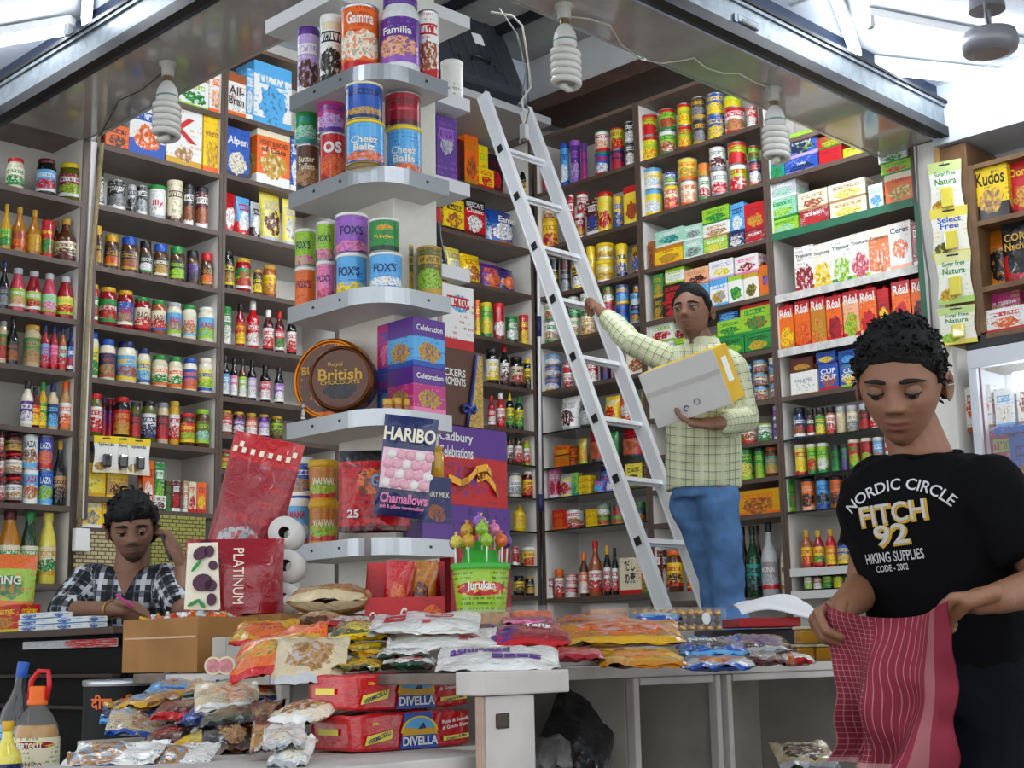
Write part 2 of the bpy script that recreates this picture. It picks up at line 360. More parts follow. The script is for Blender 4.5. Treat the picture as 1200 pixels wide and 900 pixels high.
# ------------------------------------------------------------------ wall shelving
class Unit:
    """one bay of wall shelving: (s0, s1) along the wall, shelves added by the product rows"""
    def __init__(u, wall, s0, s1, z0, z1, label, depth=.30, wood=False, side=.018, top=True):
        u.wall, u.s0, u.s1, u.depth = wall, min(s0, s1), max(s0, s1), depth
        u.t = empty('shelf_unit', u.W((s0+s1)/2, 0, z0), 0 if wall == 'L' else -PI/2, label, 'shelf')
        u.z0 = z0; u.hw = abs(s1-s0)/2; L = u.hw; u.wood = wood
        mb = M_wood if wood else M_back; ms = M_wood if wood else M_side
        MB().box(-L, L, depth-.008, depth, 0, z1-z0).build('back_panel', M_back, u.t)
        for s in (-1, 1):
            m = MB(); a, b = sorted((s*L, s*(L-side))); m.box(a, b, .004, depth-.008, 0, z1-z0, 0); m.box(a, b, -.004, .004, 0, z1-z0, 1)
            m.build('side_panel', [ms, M_wood if wood else M_edge], u.t)
        if top: MB().box(-L+side, L-side, 0, depth-.008, z1-z0-.022, z1-z0).build('top_board', M_wood if wood else M_board, u.t)
        u.side = side
    def W(u, s, d, z): return Vector((s, Y0+d, z)) if u.wall == 'L' else Vector((X0+d, s, z))
    def hit(u, px, py, d): return ony(px, py, Y0+d) if u.wall == 'L' else onx(px, py, X0+d)
    def shelf(u, z, th=.024, glass=False, a=None, b=None, strip=None):
        L = u.hw-u.side; x0 = -L; x1 = L
        if a is not None: x0 = a*2*L-L
        if b is not None: x1 = b*2*L-L
        m = MB(); zz = z-u.z0
        m.box(x0, x1, .003, u.depth-.008, zz-th, zz, 0); m.box(x0, x1, -.003, .003, zz-th, zz, 1)
        o = m.build('shelf', [M_glassshelf, M_glassshelf] if glass else ([M_wood, M_wood] if u.wood else [M_board, M_edge]), u.t)
        if strip: MB().box(x0, x1, -.007, -.003, zz-th-.012, zz+.004).build('edge_strip', strip, o)
        return o
zt = H+3.10
U = {}
U['A'] = Unit('L', 2.50, 3.143, .35, H+2.40, 'leftmost white bay of the left wall shelving, bottles and jars', side=.03)
U['B'] = Unit('L', 3.178, 3.872, H+.62, zt, 'wide bay of the left wall shelving, coffee and sauce jars')
U['G'] = Unit('L', 3.874, 4.60, H+.1, zt, 'narrow visible bay of the left wall shelving, left of the pillar')
U['H'] = Unit('L', 4.602, 5.27, H+.1, zt, 'bay of the left wall shelving hidden behind the pillar')
U['C'] = Unit('L', 5.272, 6.085, H+.1, zt, 'bay of the left wall shelving in the corner behind the ladder')
U['D'] = Unit('R', 5.825, 5.012, H+.1, zt, 'first bay of the right wall shelving, behind the ladder')
U['K'] = Unit('R', 5.010, 4.145, H+.1, zt, 'middle bay of the right wall shelving, behind the man with the carton')
U['E'] = Unit('R', 4.143, 3.29, H+.1, zt-.5, 'bay of the right wall shelving with the tea and juice cartons')
U['F'] = Unit('R', 3.02, 2.1, H+1.40, H+2.2, 'brown wooden wall cabinet above the lit freezer', wood=True, side=.025, depth=.28)
# ------------------------------------------------------------------ packaged goods (local: front faces -Y, base at z = 0)
M_tin = mat('tin_rim', 'c4c6c8', .3, 1.); M_gold = mat('gold_rim', 'c9a24a', .3, 1.)
def glassy(c): return mat('jar_glass_'+str(c), c, .1, coat=.6, var=.12, bscale=60)
def plast(c): return mat('plastic_'+str(c), c, .35)
def ink(c): return mat('printed_ink_'+str(c), c, .4)
DARK = {'black','charcoal','red','crimson','maroon','green','teal','olive','blue','navy','purple','magenta','brown','copper','darkgreen','violet','orange','rose'}
def dfl(k, n, d): return k.get(n, d)
def label_mesh(parent, prof, R, k, name='label', seg=20, metal=0., sq=0., sx=1.):
    lab = dfl(k, 'lab', 'white'); acc = dfl(k, 'acc', 'red' if lab not in ('red', 'crimson') else 'yellow'); pic = dfl(k, 'pic', acc)
    tc = dfl(k, 'tc', 'white' if lab in DARK else 'red')
    mb = MB(); mb.lathe(prof, 0, seg, False, False, sq=sq)
    if 't' in k:
        z0, z1 = prof[0][1], prof[-1][1]; hh = z1-z0; tz = float(dfl(k, 'tz', .72)); th = float(dfl(k, 'th', .24))
        for j, ln in enumerate(k['t'].split('|')):
            text_cyl(mb, ln.replace('_', ' '), R*1.012+.0006, R*1.55, hh*th, z0+hh*(tz-j*th*1.15), 1)
    return mb.build(name, [pmat(lab, acc, pic, dfl(k, 'top', lab), float(dfl(k, 'band', .16)), float(dfl(k, 'toph', 1.1)), (.5, float(dfl(k, 'by', .34)), float(dfl(k, 'bw', .42)), float(dfl(k, 'bh', .22))), rag=float(dfl(k, 'rag', 2.)), rough=.3, coat=.25, metal=metal, logo=0. if 't' in k else 1., seed=k.get('seed', 1) % 23), ink(tc)], parent)
def P(h, *pts): return [(r, z*h) for r, z in pts]
def glass_item(kind):
    def f(w, h, k):
        r = w/2; root = empty(k['name'])
        body, cap = dfl(k, 'body', 'amber'), dfl(k, 'cap', 'gold'); sq = 0.; seg = 20
        if kind == 'jar':
            bp = P(h, (r*.9,0),(r,.03),(r,.76),(r*.95,.82),(r*.82,.87),(r*.82,.90)); cp = P(h, (r*.86,.885),(r*.88,.892),(r*.88,.985),(r*.83,1)); lp = (.13,.70)
        elif kind == 'sqjar':
            bp = P(h, (r*.86,0),(r*.9,.03),(r*.9,.68),(r*.84,.76),(r*.76,.80)); cp = P(h, (r*.80,.775),(r*.82,.79),(r*.82,.985),(r*.78,1)); lp = (.12,.60); sq = .55
        elif kind == 'bottle':
            bp = P(h, (r*.93,0),(r,.02),(r,.50),(r*.9,.58),(r*.5,.70),(r*.36,.78),(r*.34,.92)); cp = P(h, (r*.38,.87),(r*.4,.88),(r*.4,.99),(r*.36,1)); lp = (.10,.46)
        elif kind == 'juice':
            bp = P(h, (r*.92,0),(r,.03),(r,.52),(r*.92,.62),(r*.58,.80),(r*.5,.86),(r*.52,.90)); cp = P(h, (r*.56,.875),(r*.58,.885),(r*.58,.985),(r*.54,1)); lp = (.12,.52)
        elif kind == 'sauce':
            bp = P(h, (r*.9,0),(r,.02),(r,.60),(r*.9,.67),(r*.52,.76),(r*.44,.88)); cp = P(h, (r*.5,.82),(r*.53,.83),(r*.5,.985),(r*.44,1)); lp = (.08,.56)
        elif kind == 'mayo':
            bp = P(h, (r*.9,0),(r,.04),(r,.70),(r*.96,.78),(r*.78,.86)); cp = P(h, (r*.80,.855),(r*.82,.862),(r*.82,.985),(r*.78,1)); lp = (.08,.66)
        elif kind == 'spice':
            bp = P(h, (r*.93,0),(r*.97,.02),(r*.97,.74),(r*.8,.80)); cp = P(h, (r*.86,.78),(r*.9,.79),(r*.9,.985),(r*.86,1)); lp = (.08,.70)
        elif kind == 'squeeze':
            bp = P(h, (r*.9,0),(r,.04),(r,.62),(r*.8,.72),(r*.5,.78)); cp = P(h, (r*.55,.77),(r*.5,.80),(r*.25,.94),(r*.16,1)); lp = (.12,.58)
        MB().lathe(bp, 0, seg, sq=sq).build('glass_body', glassy(body), root)
        MB().lathe(cp, 0, 16).build('cap' if kind in ('bottle','sauce','juice','squeeze') else 'lid', plast(cap), root)
        if dfl(k, 'lab', 'white') != 'none':
            R = r*(1.015 if not sq else .92); label_mesh(root, P(h, (R,lp[0]),(R,(lp[0]+lp[1])/2),(R,lp[1])), R*(1.14 if sq else 1), k, sq=sq, seg=seg)
        return root
    return f
def can(w, h, k):
    r = w/2; root = empty(k['name']); rim = M_gold if k.get('rim') == 'gold' else M_tin
    top = k.get('cap')
    MB().lathe(P(h, (r*.93,0),(r,.012),(r,.03),(r*.96,.04),(r*.96,.96),(r,.97),(r,.99),(r*.94,1),(r*.9,.985)), 0, 20).build('tin_body', rim, root)
    k.setdefault('toph', .86 if 'top' in k else 1.1)
    label_mesh(root, P(h, (r*.975,.04),(r*.975,.5),(r*.975,.955)), r*.975, k)
    if top: MB().lathe(P(h, (r*1.0,.93),(r*1.03,.935),(r*1.03,.99),(r*.98,1.005)), 0, 20).build('lid', plast(top), root)
    return root
def tall(w, h, k):
    r = w/2; root = empty(k['name']); k.setdefault('toph', .86 if 'top' in k else 1.1)
    MB().lathe(P(h, (r*.96,0),(r*.98,.01),(r*.95,.02),(r*.95,.9)), 0, 20).build('canister_body', plast(k.get('body', k.get('lab', 'white'))), root)
    label_mesh(root, P(h, (r*.965,.015),(r*.965,.45),(r*.965,.9)), r*.965, k)
    MB().lathe(P(h, (r*.98,.885),(r,.89),(r,.985),(r*.95,1)), 0, 20).build('lid', plast(k.get('cap', 'white')), root)
    return root
def tub(w, h, k):
    r = w/2; root = empty(k['name'])
    MB().lathe(P(h, (r*.84,0),(r*.86,.02),(r*.95,.86)), 0, 20).build('tub_body', plast(k.get('body', k.get('lab', 'white'))), root)
    label_mesh(root, P(h, (r*.868,.06),(r*.915,.45),(r*.955,.80)), r*.95, k)
    MB().lathe(P(h, (r,.83),(r*1.02,.84),(r*1.02,.97),(r*.95,1)), 0, 20).build('lid', plast(k.get('cap', 'white')), root)
    return root
def box(w, h, k):
    d = k['dep']; col = k.get('col', 'white'); acc = k.get('acc', 'red'); pic = k.get('pic', acc)
    mb = MB().box(-w/2, w/2, 0, d, 0, h, 0, bev=min(.0025, w*.05))
    if 't' in k:
        tc = k.get('tc', 'white' if col in DARK else 'navy'); tz = float(k.get('tz', .7)); th = float(k.get('th', .2))
        for j, ln in enumerate(k['t'].split('|')): text_flat(mb, ln.replace('_', ' '), w*float(k.get('tw', .82)), h*th, w*float(k.get('tx', 0)), h*(tz-j*th*1.15), -.0008, 1)
        mats = [0, ink(tc)]
    else: mats = [0]
    mats[0] = pmat(col, acc, pic, k.get('top', col), float(k.get('band', .12)), float(k.get('toph', 1.1 if 'top' not in k else .8)), (float(k.get('bx', .5)), float(k.get('by', .35)), float(k.get('bw', .36)), float(k.get('bh', .22))), rag=float(k.get('rag', 2.2)), rough=.35, coat=.15, logo=0. if 't' in k else 1., logoy=.74, seed=k.get('seed', 1) % 23)
    return mb.build(k['name'], mats)
def carton(w, h, k):
    root = empty(k['name']); d = k['dep']; col = k.get('col', 'orange')
    kk = dict(k); kk['name'] = 'carton_body'; b = box(w, h*.93, kk); b.parent = root
    MB().lathe(P(h, (w*.17,.925),(w*.17,.99),(w*.14,1.0)), c=(0, d*.35)).build('cap', plast(k.get('cap', 'red')), root)
    return root
def pillow(mb, w, h, t, mi=0, nu=12, nv=14, seed=0, crimp=.06, wr=.12, base=False):
    """puffed sachet standing up in the XZ plane, front to -Y"""
    def side(s):
        def fn(u, v):
            x = (u-.5)*w; z = v*h
            e = max(0., math.sin(PI*u))**.5*max(0., math.sin(PI*(crimp*.3+v*(1-crimp*.6))) - .08)**.6 if not base else max(0., math.sin(PI*u))**.5*min(1, (1-v)*2.4+.04)**.8
            n = mnoise.noise(Vector((x*30+seed*3.1, z*24+s*7, seed*1.7)))
            y = -s*(t/2)*e*(1+wr*2*n)
            x *= 1-.05*math.sin(PI*v)*(1 if not base else .4); 
            return (x, y, z)
        return fn
    mb.grid(side(1), nu, nv, mi); mb.grid(side(-1), nu, nv, mi, flip=True)
    return mb
def pouch(w, h, k):
    d = k['dep']; col = k.get('col', 'red'); acc = k.get('acc', 'white'); pic = k.get('pic', acc)
    mb = MB(); pillow(mb, w, h, d, seed=k.get('seed', 1), base=True)
    mats = [pmat(col, acc, pic, k.get('top', col), float(k.get('band', .1)), float(k.get('toph', .92)), (.5, float(k.get('by', .36)), float(k.get('bw', .36)), float(k.get('bh', .24))), rag=2., rough=.22, coat=.5, bump=.25, logo=0. if 't' in k else 1., logoy=.72, seed=k.get('seed', 1) % 23)]
    if 't' in k:
        tc = k.get('tc', 'white' if col in DARK else 'red'); tz = float(k.get('tz', .66)); th = float(k.get('th', .16))
        for j, ln in enumerate(k['t'].split('|')): text_flat(mb, ln.replace('_', ' '), w*.7, h*th, 0, h*(tz-j*th*1.15), -d*.56-.001, 1)
        mats.append(ink(tc))
    mb.xf(lambda v: Vector((v.x, v.y+d*.5, v.z)))
    return mb.build(k['name'], mats)
KINDS = dict(jar=(glass_item('jar'), 'glass_jar', 'jar', 'jars', 1), sqjar=(glass_item('sqjar'), 'coffee_jar', 'jar', 'jars', 1), bottle=(glass_item('bottle'), 'glass_bottle', 'bottle', 'bottles', 1),
  juice=(glass_item('juice'), 'juice_bottle', 'bottle', 'juice bottles', 1), sauce=(glass_item('sauce'), 'sauce_bottle', 'bottle', 'sauce bottles', 1), mayo=(glass_item('mayo'), 'mayonnaise_jar', 'jar', 'jars', 1),
  spice=(glass_item('spice'), 'spice_jar', 'jar', 'spice jars', 1), squeeze=(glass_item('squeeze'), 'squeeze_bottle', 'bottle', 'squeeze bottles', 1), can=(can, 'tin_can', 'can', 'tins', 1), tall=(tall, 'canister', 'canister', 'canisters', 1),
  tub=(tub, 'plastic_tub', 'tub', 'tubs', 1), box=(box, 'packet_box', 'box', 'packets', 0), carton=(carton, 'juice_carton', 'carton', 'juice cartons', 0), pouch=(pouch, 'snack_pouch', 'bag', 'pouches', 0))
def describe(kind, k):
    g = lambda n, d: k.get(n, d)
    if kind in ('jar', 'sqjar', 'mayo', 'spice'):
        n = {'sqjar': 'coffee jar', 'mayo': 'white sauce jar', 'spice': 'spice jar'}.get(kind, 'jar')
        return '%s-lidded %s with %s label' % (g('cap', 'gold'), n, g('lab', 'white')) if g('lab', 'white') != 'none' else '%s-lidded unlabelled %s' % (g('cap', 'gold'), n)
    if kind in ('bottle', 'juice', 'sauce', 'squeeze'): return '%s bottle with %s label' % (g('body', 'amber'), g('lab', 'white'))
    if kind == 'can': return '%s tin' % g('lab', 'white') + (' with %s picture' % g('pic', g('acc', 'red')) if g('pic', g('acc', 'red')) != g('lab', 'white') else '')
    if kind in ('tall', 'tub'): return '%s %s with %s lid' % (g('lab', 'white'), 'canister' if kind == 'tall' else 'tub', g('cap', 'white'))
    n = {'box': 'packet', 'carton': 'carton', 'pouch': 'pouch'}[kind]
    c, a = g('col', 'white'), g('pic', g('acc', 'red')); return '%s%s %s' % (c, ' and '+a if a != c else '', n)
TILE = {1: (0, 0), 2: (0, 180), 3: (0, 420), 4: (0, 637), 5: (320, 0), 6: (320, 220), 7: (320, 440), 8: (320, 637), 9: (600, 0), 10: (600, 220), 11: (600, 440), 12: (600, 637), 13: (850, 0), 14: (850, 220), 15: (850, 440), 16: (850, 637)}
TS = 350/1198.
ORD = ['', 'first', 'second', 'third', 'fourth', 'fifth', 'sixth', 'seventh', 'eighth', 'ninth', 'tenth', 'eleventh', 'twelfth']
def parse(it):
    p = it.split(); up = 0
    while p[0].startswith('+'): up += 1; p[0] = p[0][1:]
    k = dict(x.split('=', 1) for x in p[4:]); return p[0], up, float(p[1]), float(p[2]), float(p[3]), k
def name_row(recs, phrase):
    """recs: list of (object, kind, k, up, has_on_top, x)"""
    from collections import defaultdict
    D = defaultdict(list)
    for r in recs:
        o, kind, k, up, cov, x = r; d = describe(kind, k)
        if up: d = 'upper '+d
        elif cov: d = 'lower '+d
        D[d].append(r)
    for d, L in D.items():
        L.sort(key=lambda r: r[5])
        for i, r in enumerate(L):
            if len(L) == 1: s = d
            elif i == 0: s = d+', leftmost'
            elif i == len(L)-1: s = d+', rightmost'
            else: s = d+', %s from left' % ORD[i+1]
            full = s+' on '+phrase
            if len(full.split()) > 16: full = full.replace('white sauce jar', 'jar').replace('coffee jar', 'jar').replace('spice jar', 'jar').replace(', left', ', at left').replace(' from left', '')
            if len(full.split()) > 16: print('LONG', full)
            s = full[:-len(' on '+phrase)].replace('lower red', 'red') if len(full.split()) > 16 else full[:-len(' on '+phrase)]
            tag(r[0], s+' on '+phrase, KINDS[r[1]][2], '%s on %s' % (KINDS[r[1]][3], phrase))
CNT = [0]
def row(unit, tile, pt, phrase, items, glass=False, a=None, b=None, strip=None, nshelf=False, inset=.02, dz=0.):
    u = U[unit]; ox, oy = TILE[tile]
    cv = lambda x, y: (ox+x*TS, oy+y*TS)
    z = u.hit(*cv(*pt), 0).z + dz
    if not nshelf: u.shelf(z, .01 if glass else .024, glass, a, b, strip)
    prev = None; recs = []; base_rz = 0 if u.wall == 'L' else -PI/2; tops = []
    for it in items:
        kind, up, xa, xb, yt, k = parse(it); CNT[0] += 1
        fn, nm, cat, _, rnd = KINDS[kind]; k['name'] = k.get('name', nm); k['seed'] = CNT[0]
        px0, py = cv(xa, yt); px1, _q = cv(xb, yt); pc = (px0+px1)/2
        ins = float(k.get('in', inset*100))/100
        zb = z+.0005
        if up: zb = prev['top']+.0005; recs[prev['i']][4] = 1
        if rnd:
            dd = depth(u.hit(pc, py, ins+.04)); w = (px1-px0)*dd/F
            if up: w = min(w, prev['w']*1.15)
            c = u.hit(pc, py, ins+w/2); top = u.hit(pc, py, ins+w*.25).z
            s = c.x if u.wall == 'L' else c.y; loc = u.W(s, ins+w/2, zb); h = top-zb
            rz = base_rz+(-.36 if u.wall == 'L' else .36)+random.uniform(-.12, .12)
        else:
            p0 = u.hit(px0, py, ins); p1 = u.hit(px1, py, ins); w = (p1-p0).xy.length; h = p0.lerp(p1, .5).z-zb
            s0 = p0.x if u.wall == 'L' else p0.y; s1 = p1.x if u.wall == 'L' else p1.y; s = (s0+s1)/2
            loc = u.W(s, ins, zb); rz = base_rz + (random.uniform(-.015, .015) if kind != 'pouch' else random.uniform(-.08, .08))
            k['dep'] = float(k.get('d', min(.2, max(.05, w*.7))))
        h = max(h, .02)
        o = fn(w*.985, h, k); o.location = loc; o.rotation_euler = (0, 0, rz)
        recs.append([o, kind, k, up, 0, s if u.wall == 'L' else -s]); prev = dict(top=zb+h, i=len(recs)-1, w=w)
    name_row(recs, phrase)
    return z
# ------------------------------------------------------------------ goods on the wall shelves
ph = 'the {} shelf of the leftmost bay'.format
row('A', 2, (165,157), ph('top'), ['jar 28 100 19 cap=red body=cream lab=ivory acc=green','jar 148 228 22 cap=maroon body=black lab=sky acc=white pic=red','jar 237 332 40 cap=yellow body=olive lab=crimson acc=white pic=lime'])
row('A', 2, (165,408), ph('oil bottle'), ['bottle 8 50 200 cap=gold body=mustard lab=lime acc=green','bottle 52 110 212 cap=gold body=amber lab=copper acc=red pic=orange','bottle 112 170 224 cap=gold body=amber lab=mustard acc=gold','tall 168 218 268 lab=yellow cap=red acc=red pic=green top=red toph=.55','bottle 222 312 258 cap=gold body=brown lab=cream acc=maroon pic=brown','bottle 212 248 266 cap=tan body=brown lab=none in=14'])
row('A', 2, (150,642), ph('juice bottle'), ['bottle 0 40 430 cap=navy body=black lab=charcoal acc=grey','juice 42 106 458 cap=silver body=rose lab=lime acc=white pic=peach','juice 107 168 470 cap=silver body=crimson lab=lime acc=white pic=red','juice 170 230 480 cap=silver body=rose lab=mint acc=lime pic=pink','juice 230 298 492 cap=silver body=crimson lab=lemon acc=lime pic=red'])
row('A', 2, (150,857), ph('dressing'), ['jar 0 30 672 cap=grey body=beige lab=green','bottle 30 80 648 cap=black body=black lab=charcoal acc=copper','jar 98 165 688 cap=gold body=beige lab=green acc=tan','sauce 166 202 683 cap=navy body=crimson lab=sky pic=red','sauce 203 236 686 cap=navy body=crimson lab=pink pic=red','sauce 237 270 692 cap=navy body=copper lab=mint pic=red','sauce 272 305 697 cap=navy body=navy lab=blue acc=white pic=red'])
row('A', 3, (150,278), ph('salad cream'), ['sauce 88 137 88 cap=black body=ivory lab=purple acc=white','sauce 124 164 115 cap=black body=maroon lab=red','sauce 156 192 95 cap=green body=mustard lab=green acc=yellow','sauce 192 238 100 cap=navy body=beige lab=navy acc=sky','sauce 240 290 90 cap=orange body=tan lab=white acc=orange'])
row('A', 3, (140,585), ph('jam'), ['jar 0 18 480 cap=red body=maroon lab=white','+jar 0 18 382 cap=red body=maroon lab=white','+jar 0 18 292 cap=black body=maroon lab=white','jar 20 90 475 cap=red body=maroon lab=white acc=grey pic=tan','+jar 20 90 380 cap=red body=maroon lab=ivory acc=grey pic=tan','+jar 20 90 300 cap=black body=maroon lab=charcoal acc=gold','can 92 155 442 lab=sky acc=white pic=tan top=white t=LAZA|So_Lo tc=red','+can 92 155 305 lab=white acc=sky pic=tan t=LAZA|So_Lo tc=navy','can 155 215 447 lab=blue acc=sky pic=lime t=LAZA tc=white','+can 155 215 310 lab=blue acc=red pic=orange t=LAZA tc=white','bottle 215 270 330 cap=gold body=black lab=tan acc=black'])
row('A', 4, (150,160), ph('cooking oil'), ['juice 0 86 -133 cap=maroon body=amber lab=cream acc=green pic=lime','juice 88 158 -128 cap=green body=darkgreen lab=cream acc=green pic=olive','juice 160 230 -125 cap=lemon body=lemon lab=cream acc=mustard pic=green'])
ph = 'the {} shelf, wide left bay'.format
row('B', 1, (800,432), ph('highest cereal'), ['box 560 640 270 col=white acc=red','box 642 718 285 col=yellow acc=green','box 720 840 318 col=white acc=lime pic=green','box 842 892 285 col=white acc=orange pic=peach'])
row('B', 1, (650,640), ph('main cereal'), ['box 425 520 500 col=orange acc=maroon pic=brown','box 522 668 415 col=white acc=blue pic=orange band=.3','box 672 815 425 col=white acc=mustard pic=tan t=K tc=red th=.4 tz=.6 by=.2 bw=.26 bh=.12','box 818 888 470 col=yellow acc=orange pic=mustard t=weetos tc=copper'])
row('B', 2, (640,258), ph('ground coffee'), ['pouch 392 430 60 col=darkgreen acc=white','can 430 507 108 lab=black acc=white pic=grey t=LAVAZZA tc=white rim=tin','can 509 547 125 lab=silver acc=black','can 548 593 128 lab=black acc=white pic=silver','tall 595 667 128 lab=white cap=green acc=silver pic=white t=illy tc=red tz=.5','tall 670 735 108 lab=cream cap=cream acc=brown pic=cream band=.3','tall 737 780 123 lab=charcoal cap=black acc=white pic=copper','tall 783 838 135 lab=maroon cap=black acc=white pic=copper'])
row('B', 2, (620,493), ph('instant coffee'), ['sqjar 372 414 290 cap=mustard body=brown lab=black acc=gold pic=gold','sqjar 416 480 325 cap=mustard body=brown lab=black acc=gold pic=orange t=GOLD tc=gold','sqjar 483 557 335 cap=blue body=brown lab=charcoal acc=gold pic=copper','sqjar 557 613 350 cap=black body=brown lab=black acc=green pic=white t=NESCAFE tc=white','sqjar 613 676 363 cap=blue body=brown lab=charcoal acc=cream pic=gold','sqjar 678 745 372 cap=green body=brown lab=black acc=lime pic=lime','sqjar 745 802 388 cap=black body=brown lab=purple acc=black','sqjar 803 858 400 cap=red body=brown lab=black acc=gold pic=orange t=GOLD tc=gold'])
rg = 't=RAGU tz=.62 th=.3'
row('B', 2, (620,720), ph('pasta sauce'), ['jar 362 397 525 cap=mustard body=red lab=green acc=white pic=red','jar 398 470 537 cap=mustard body=crimson lab=white acc=green pic=red top=green toph=.7 '+rg,'jar 470 536 550 cap=mustard body=crimson lab=blue acc=ivory pic=tan tc=red '+rg,'jar 537 605 577 cap=green body=crimson lab=cream acc=red tc=maroon '+rg,'jar 607 666 588 cap=green body=copper lab=cream acc=blue pic=red tc=maroon '+rg,'jar 667 730 598 cap=silver body=ivory lab=sky acc=lime pic=tan tc=red '+rg,'jar 730 790 608 cap=green body=ivory lab=cream acc=sky pic=tan tc=red '+rg,'jar 792 862 617 cap=white body=ivory lab=sky acc=lime pic=lime tc=red '+rg])
row('B', 3, (610,108), ph('mayonnaise'), ['mayo 355 398 -106 cap=blue body=ivory lab=lemon acc=green ','mayo 398 465 -77 cap=blue body=ivory lab=navy acc=copper pic=tan t=NANDOS tc=copper','mayo 466 550 -67 cap=navy body=ivory lab=sky acc=yellow pic=copper','mayo 551 605 -39 cap=navy body=ivory lab=lemon acc=blue pic=sky','mayo 608 674 -13 cap=green body=cream lab=ivory acc=orange pic=green','mayo 675 733 -7 cap=green body=cream lab=ivory acc=orange pic=green','mayo 734 792 0 cap=blue body=ivory lab=blue acc=orange pic=orange','mayo 793 855 -1 cap=ivory body=ivory lab=lemon acc=blue pic=lime'])
row('B', 3, (600,335), ph('pickle'), ['jar 350 412 142 cap=red body=olive lab=white','jar 405 432 157 cap=purple body=maroon lab=purple in=10','jar 430 460 164 cap=red body=maroon lab=purple in=9','jar 458 522 155 cap=red body=black lab=red acc=gold','jar 524 566 175 cap=charcoal body=olive lab=charcoal','jar 568 628 172 cap=black body=olive lab=white acc=navy','jar 630 678 178 cap=grey body=beige lab=charcoal','jar 678 722 172 cap=gold body=mustard lab=white','jar 720 782 220 cap=red body=brown lab=red acc=yellow pic=lime','jar 783 842 205 cap=lime body=brown lab=olive acc=lime pic=mint'])
row('B', 3, (620,608), ph('lowest packet'), ['box 575 622 410 col=orange acc=red pic=white d=.05','box 624 662 415 col=green acc=white pic=lime d=.05','box 664 690 490 col=brown acc=green d=.05','box 692 726 490 col=maroon acc=white pic=red d=.05','box 738 756 492 col=tan acc=white d=.05','box 758 790 495 col=cream acc=red pic=red d=.05','box 792 828 497 col=orange acc=red pic=yellow d=.05','box 622 668 550 col=white acc=brown d=.03 in=0'], a=.33)
row('B', 3, (420,556), ph('yellow carton'), ['box 332 428 418 col=yellow acc=mustard pic=lemon','box 430 516 460 col=tan acc=yellow pic=maroon top=yellow'], b=.3)
row('B', 3, (400,680), ph('bottom left'), ['box 330 412 562 col=yellow acc=white pic=grey','box 414 450 566 col=yellow acc=red pic=orange'], b=.3)
ph = 'the {} shelf left of the pillar'.format
row('G', 1, (1040,490), ph('highest cereal'), ['box 912 988 297 col=white acc=orange pic=white top=copper t=All-|Bran tc=charcoal tz=.6','box 990 1018 275 col=sky acc=white d=.08','box 1020 1172 262 col=white acc=sky pic=sky top=sky rag=2 bh=.3'])
row('G', 1, (1030,728), ph('muesli'), ['box 905 1004 515 col=blue acc=navy pic=cream t=Alpen tc=white tz=.72 by=.3','box 1032 1165 507 col=orange acc=white pic=gold top=cream t=HONEY_BUNCHES|of_Oats tc=maroon tz=.7 th=.09 band=.18','box 1168 1198 540 col=blue acc=white'])
row('G', 2, (1020,332), ph('coffee bag'), ['pouch 897 957 152 col=red acc=crimson pic=white','pouch 958 1014 172 col=sky acc=red pic=white band=.35','pouch 1016 1056 192 col=silver acc=black pic=white band=.3','pouch 1060 1143 150 col=lemon acc=silver pic=maroon','pouch 1146 1198 180 col=lemon acc=silver'])
row('G', 2, (1020,560), ph('honey jar'), ['jar 893 940 390 cap=black body=black lab=charcoal acc=yellow pic=gold','jar 942 1008 420 cap=mustard body=crimson lab=lime acc=white pic=red top=green toph=.6 t=RAGU tc=red','jar 1015 1053 465 cap=gold body=brown lab=charcoal acc=yellow','jar 1053 1110 448 cap=gold body=copper lab=yellow acc=amber'])
row('G', 2, (1020,780), ph('chilli sauce'), ['tall 887 930 615 lab=green cap=green acc=white pic=white','sauce 945 985 600 cap=black body=crimson lab=red','sauce 990 1040 590 cap=white body=red lab=red acc=white','sauce 1055 1099 625 cap=white body=maroon lab=white acc=red','sauce 1102 1142 632 cap=red body=maroon lab=red acc=white pic=green','sauce 1150 1190 640 cap=red body=black lab=white'])
row('G', 3, (1020,168), ph('syrup bottle'), ['sauce 885 922 -12 cap=black body=black lab=sky acc=white','sauce 924 955 -4 cap=black body=black lab=pink acc=white','sauce 957 990 2 cap=black body=brown lab=lime acc=white','sauce 993 1030 6 cap=black body=black lab=lilac acc=white','sauce 1042 1086 25 cap=black body=black lab=rose acc=white','sauce 1100 1140 35 cap=black body=black lab=violet acc=white'])
row('G', 3, (960,307), ph('chutney jar'), ['jar 878 932 210 cap=gold body=copper lab=red acc=white','jar 934 981 215 cap=gold body=maroon lab=purple acc=white','jar 982 1031 220 cap=gold body=copper lab=orange acc=white','jar 1034 1080 225 cap=gold body=purple lab=violet acc=white','jar 1082 1136 232 cap=gold body=olive lab=lime acc=brown'])
row('G', 3, (930,450), ph('small red jar'), ['jar 875 930 370 cap=red body=olive lab=red acc=yellow pic=lime','jar 931 985 375 cap=red body=copper lab=red acc=yellow pic=lime','jar 990 1040 380 cap=red body=copper lab=red acc=yellow'])
row('G', 3, (910,596), ph('lowest jar'), ['jar 872 914 508 cap=green body=black lab=charcoal acc=green','jar 916 955 510 cap=gold body=olive lab=olive acc=gold','jar 958 1000 513 cap=black body=brown lab=white'])
for yy in (1.9, 1.55, 1.2, .85, .5): U['H'].shelf(H+yy)
ph = 'the {} shelf of the corner bay'.format
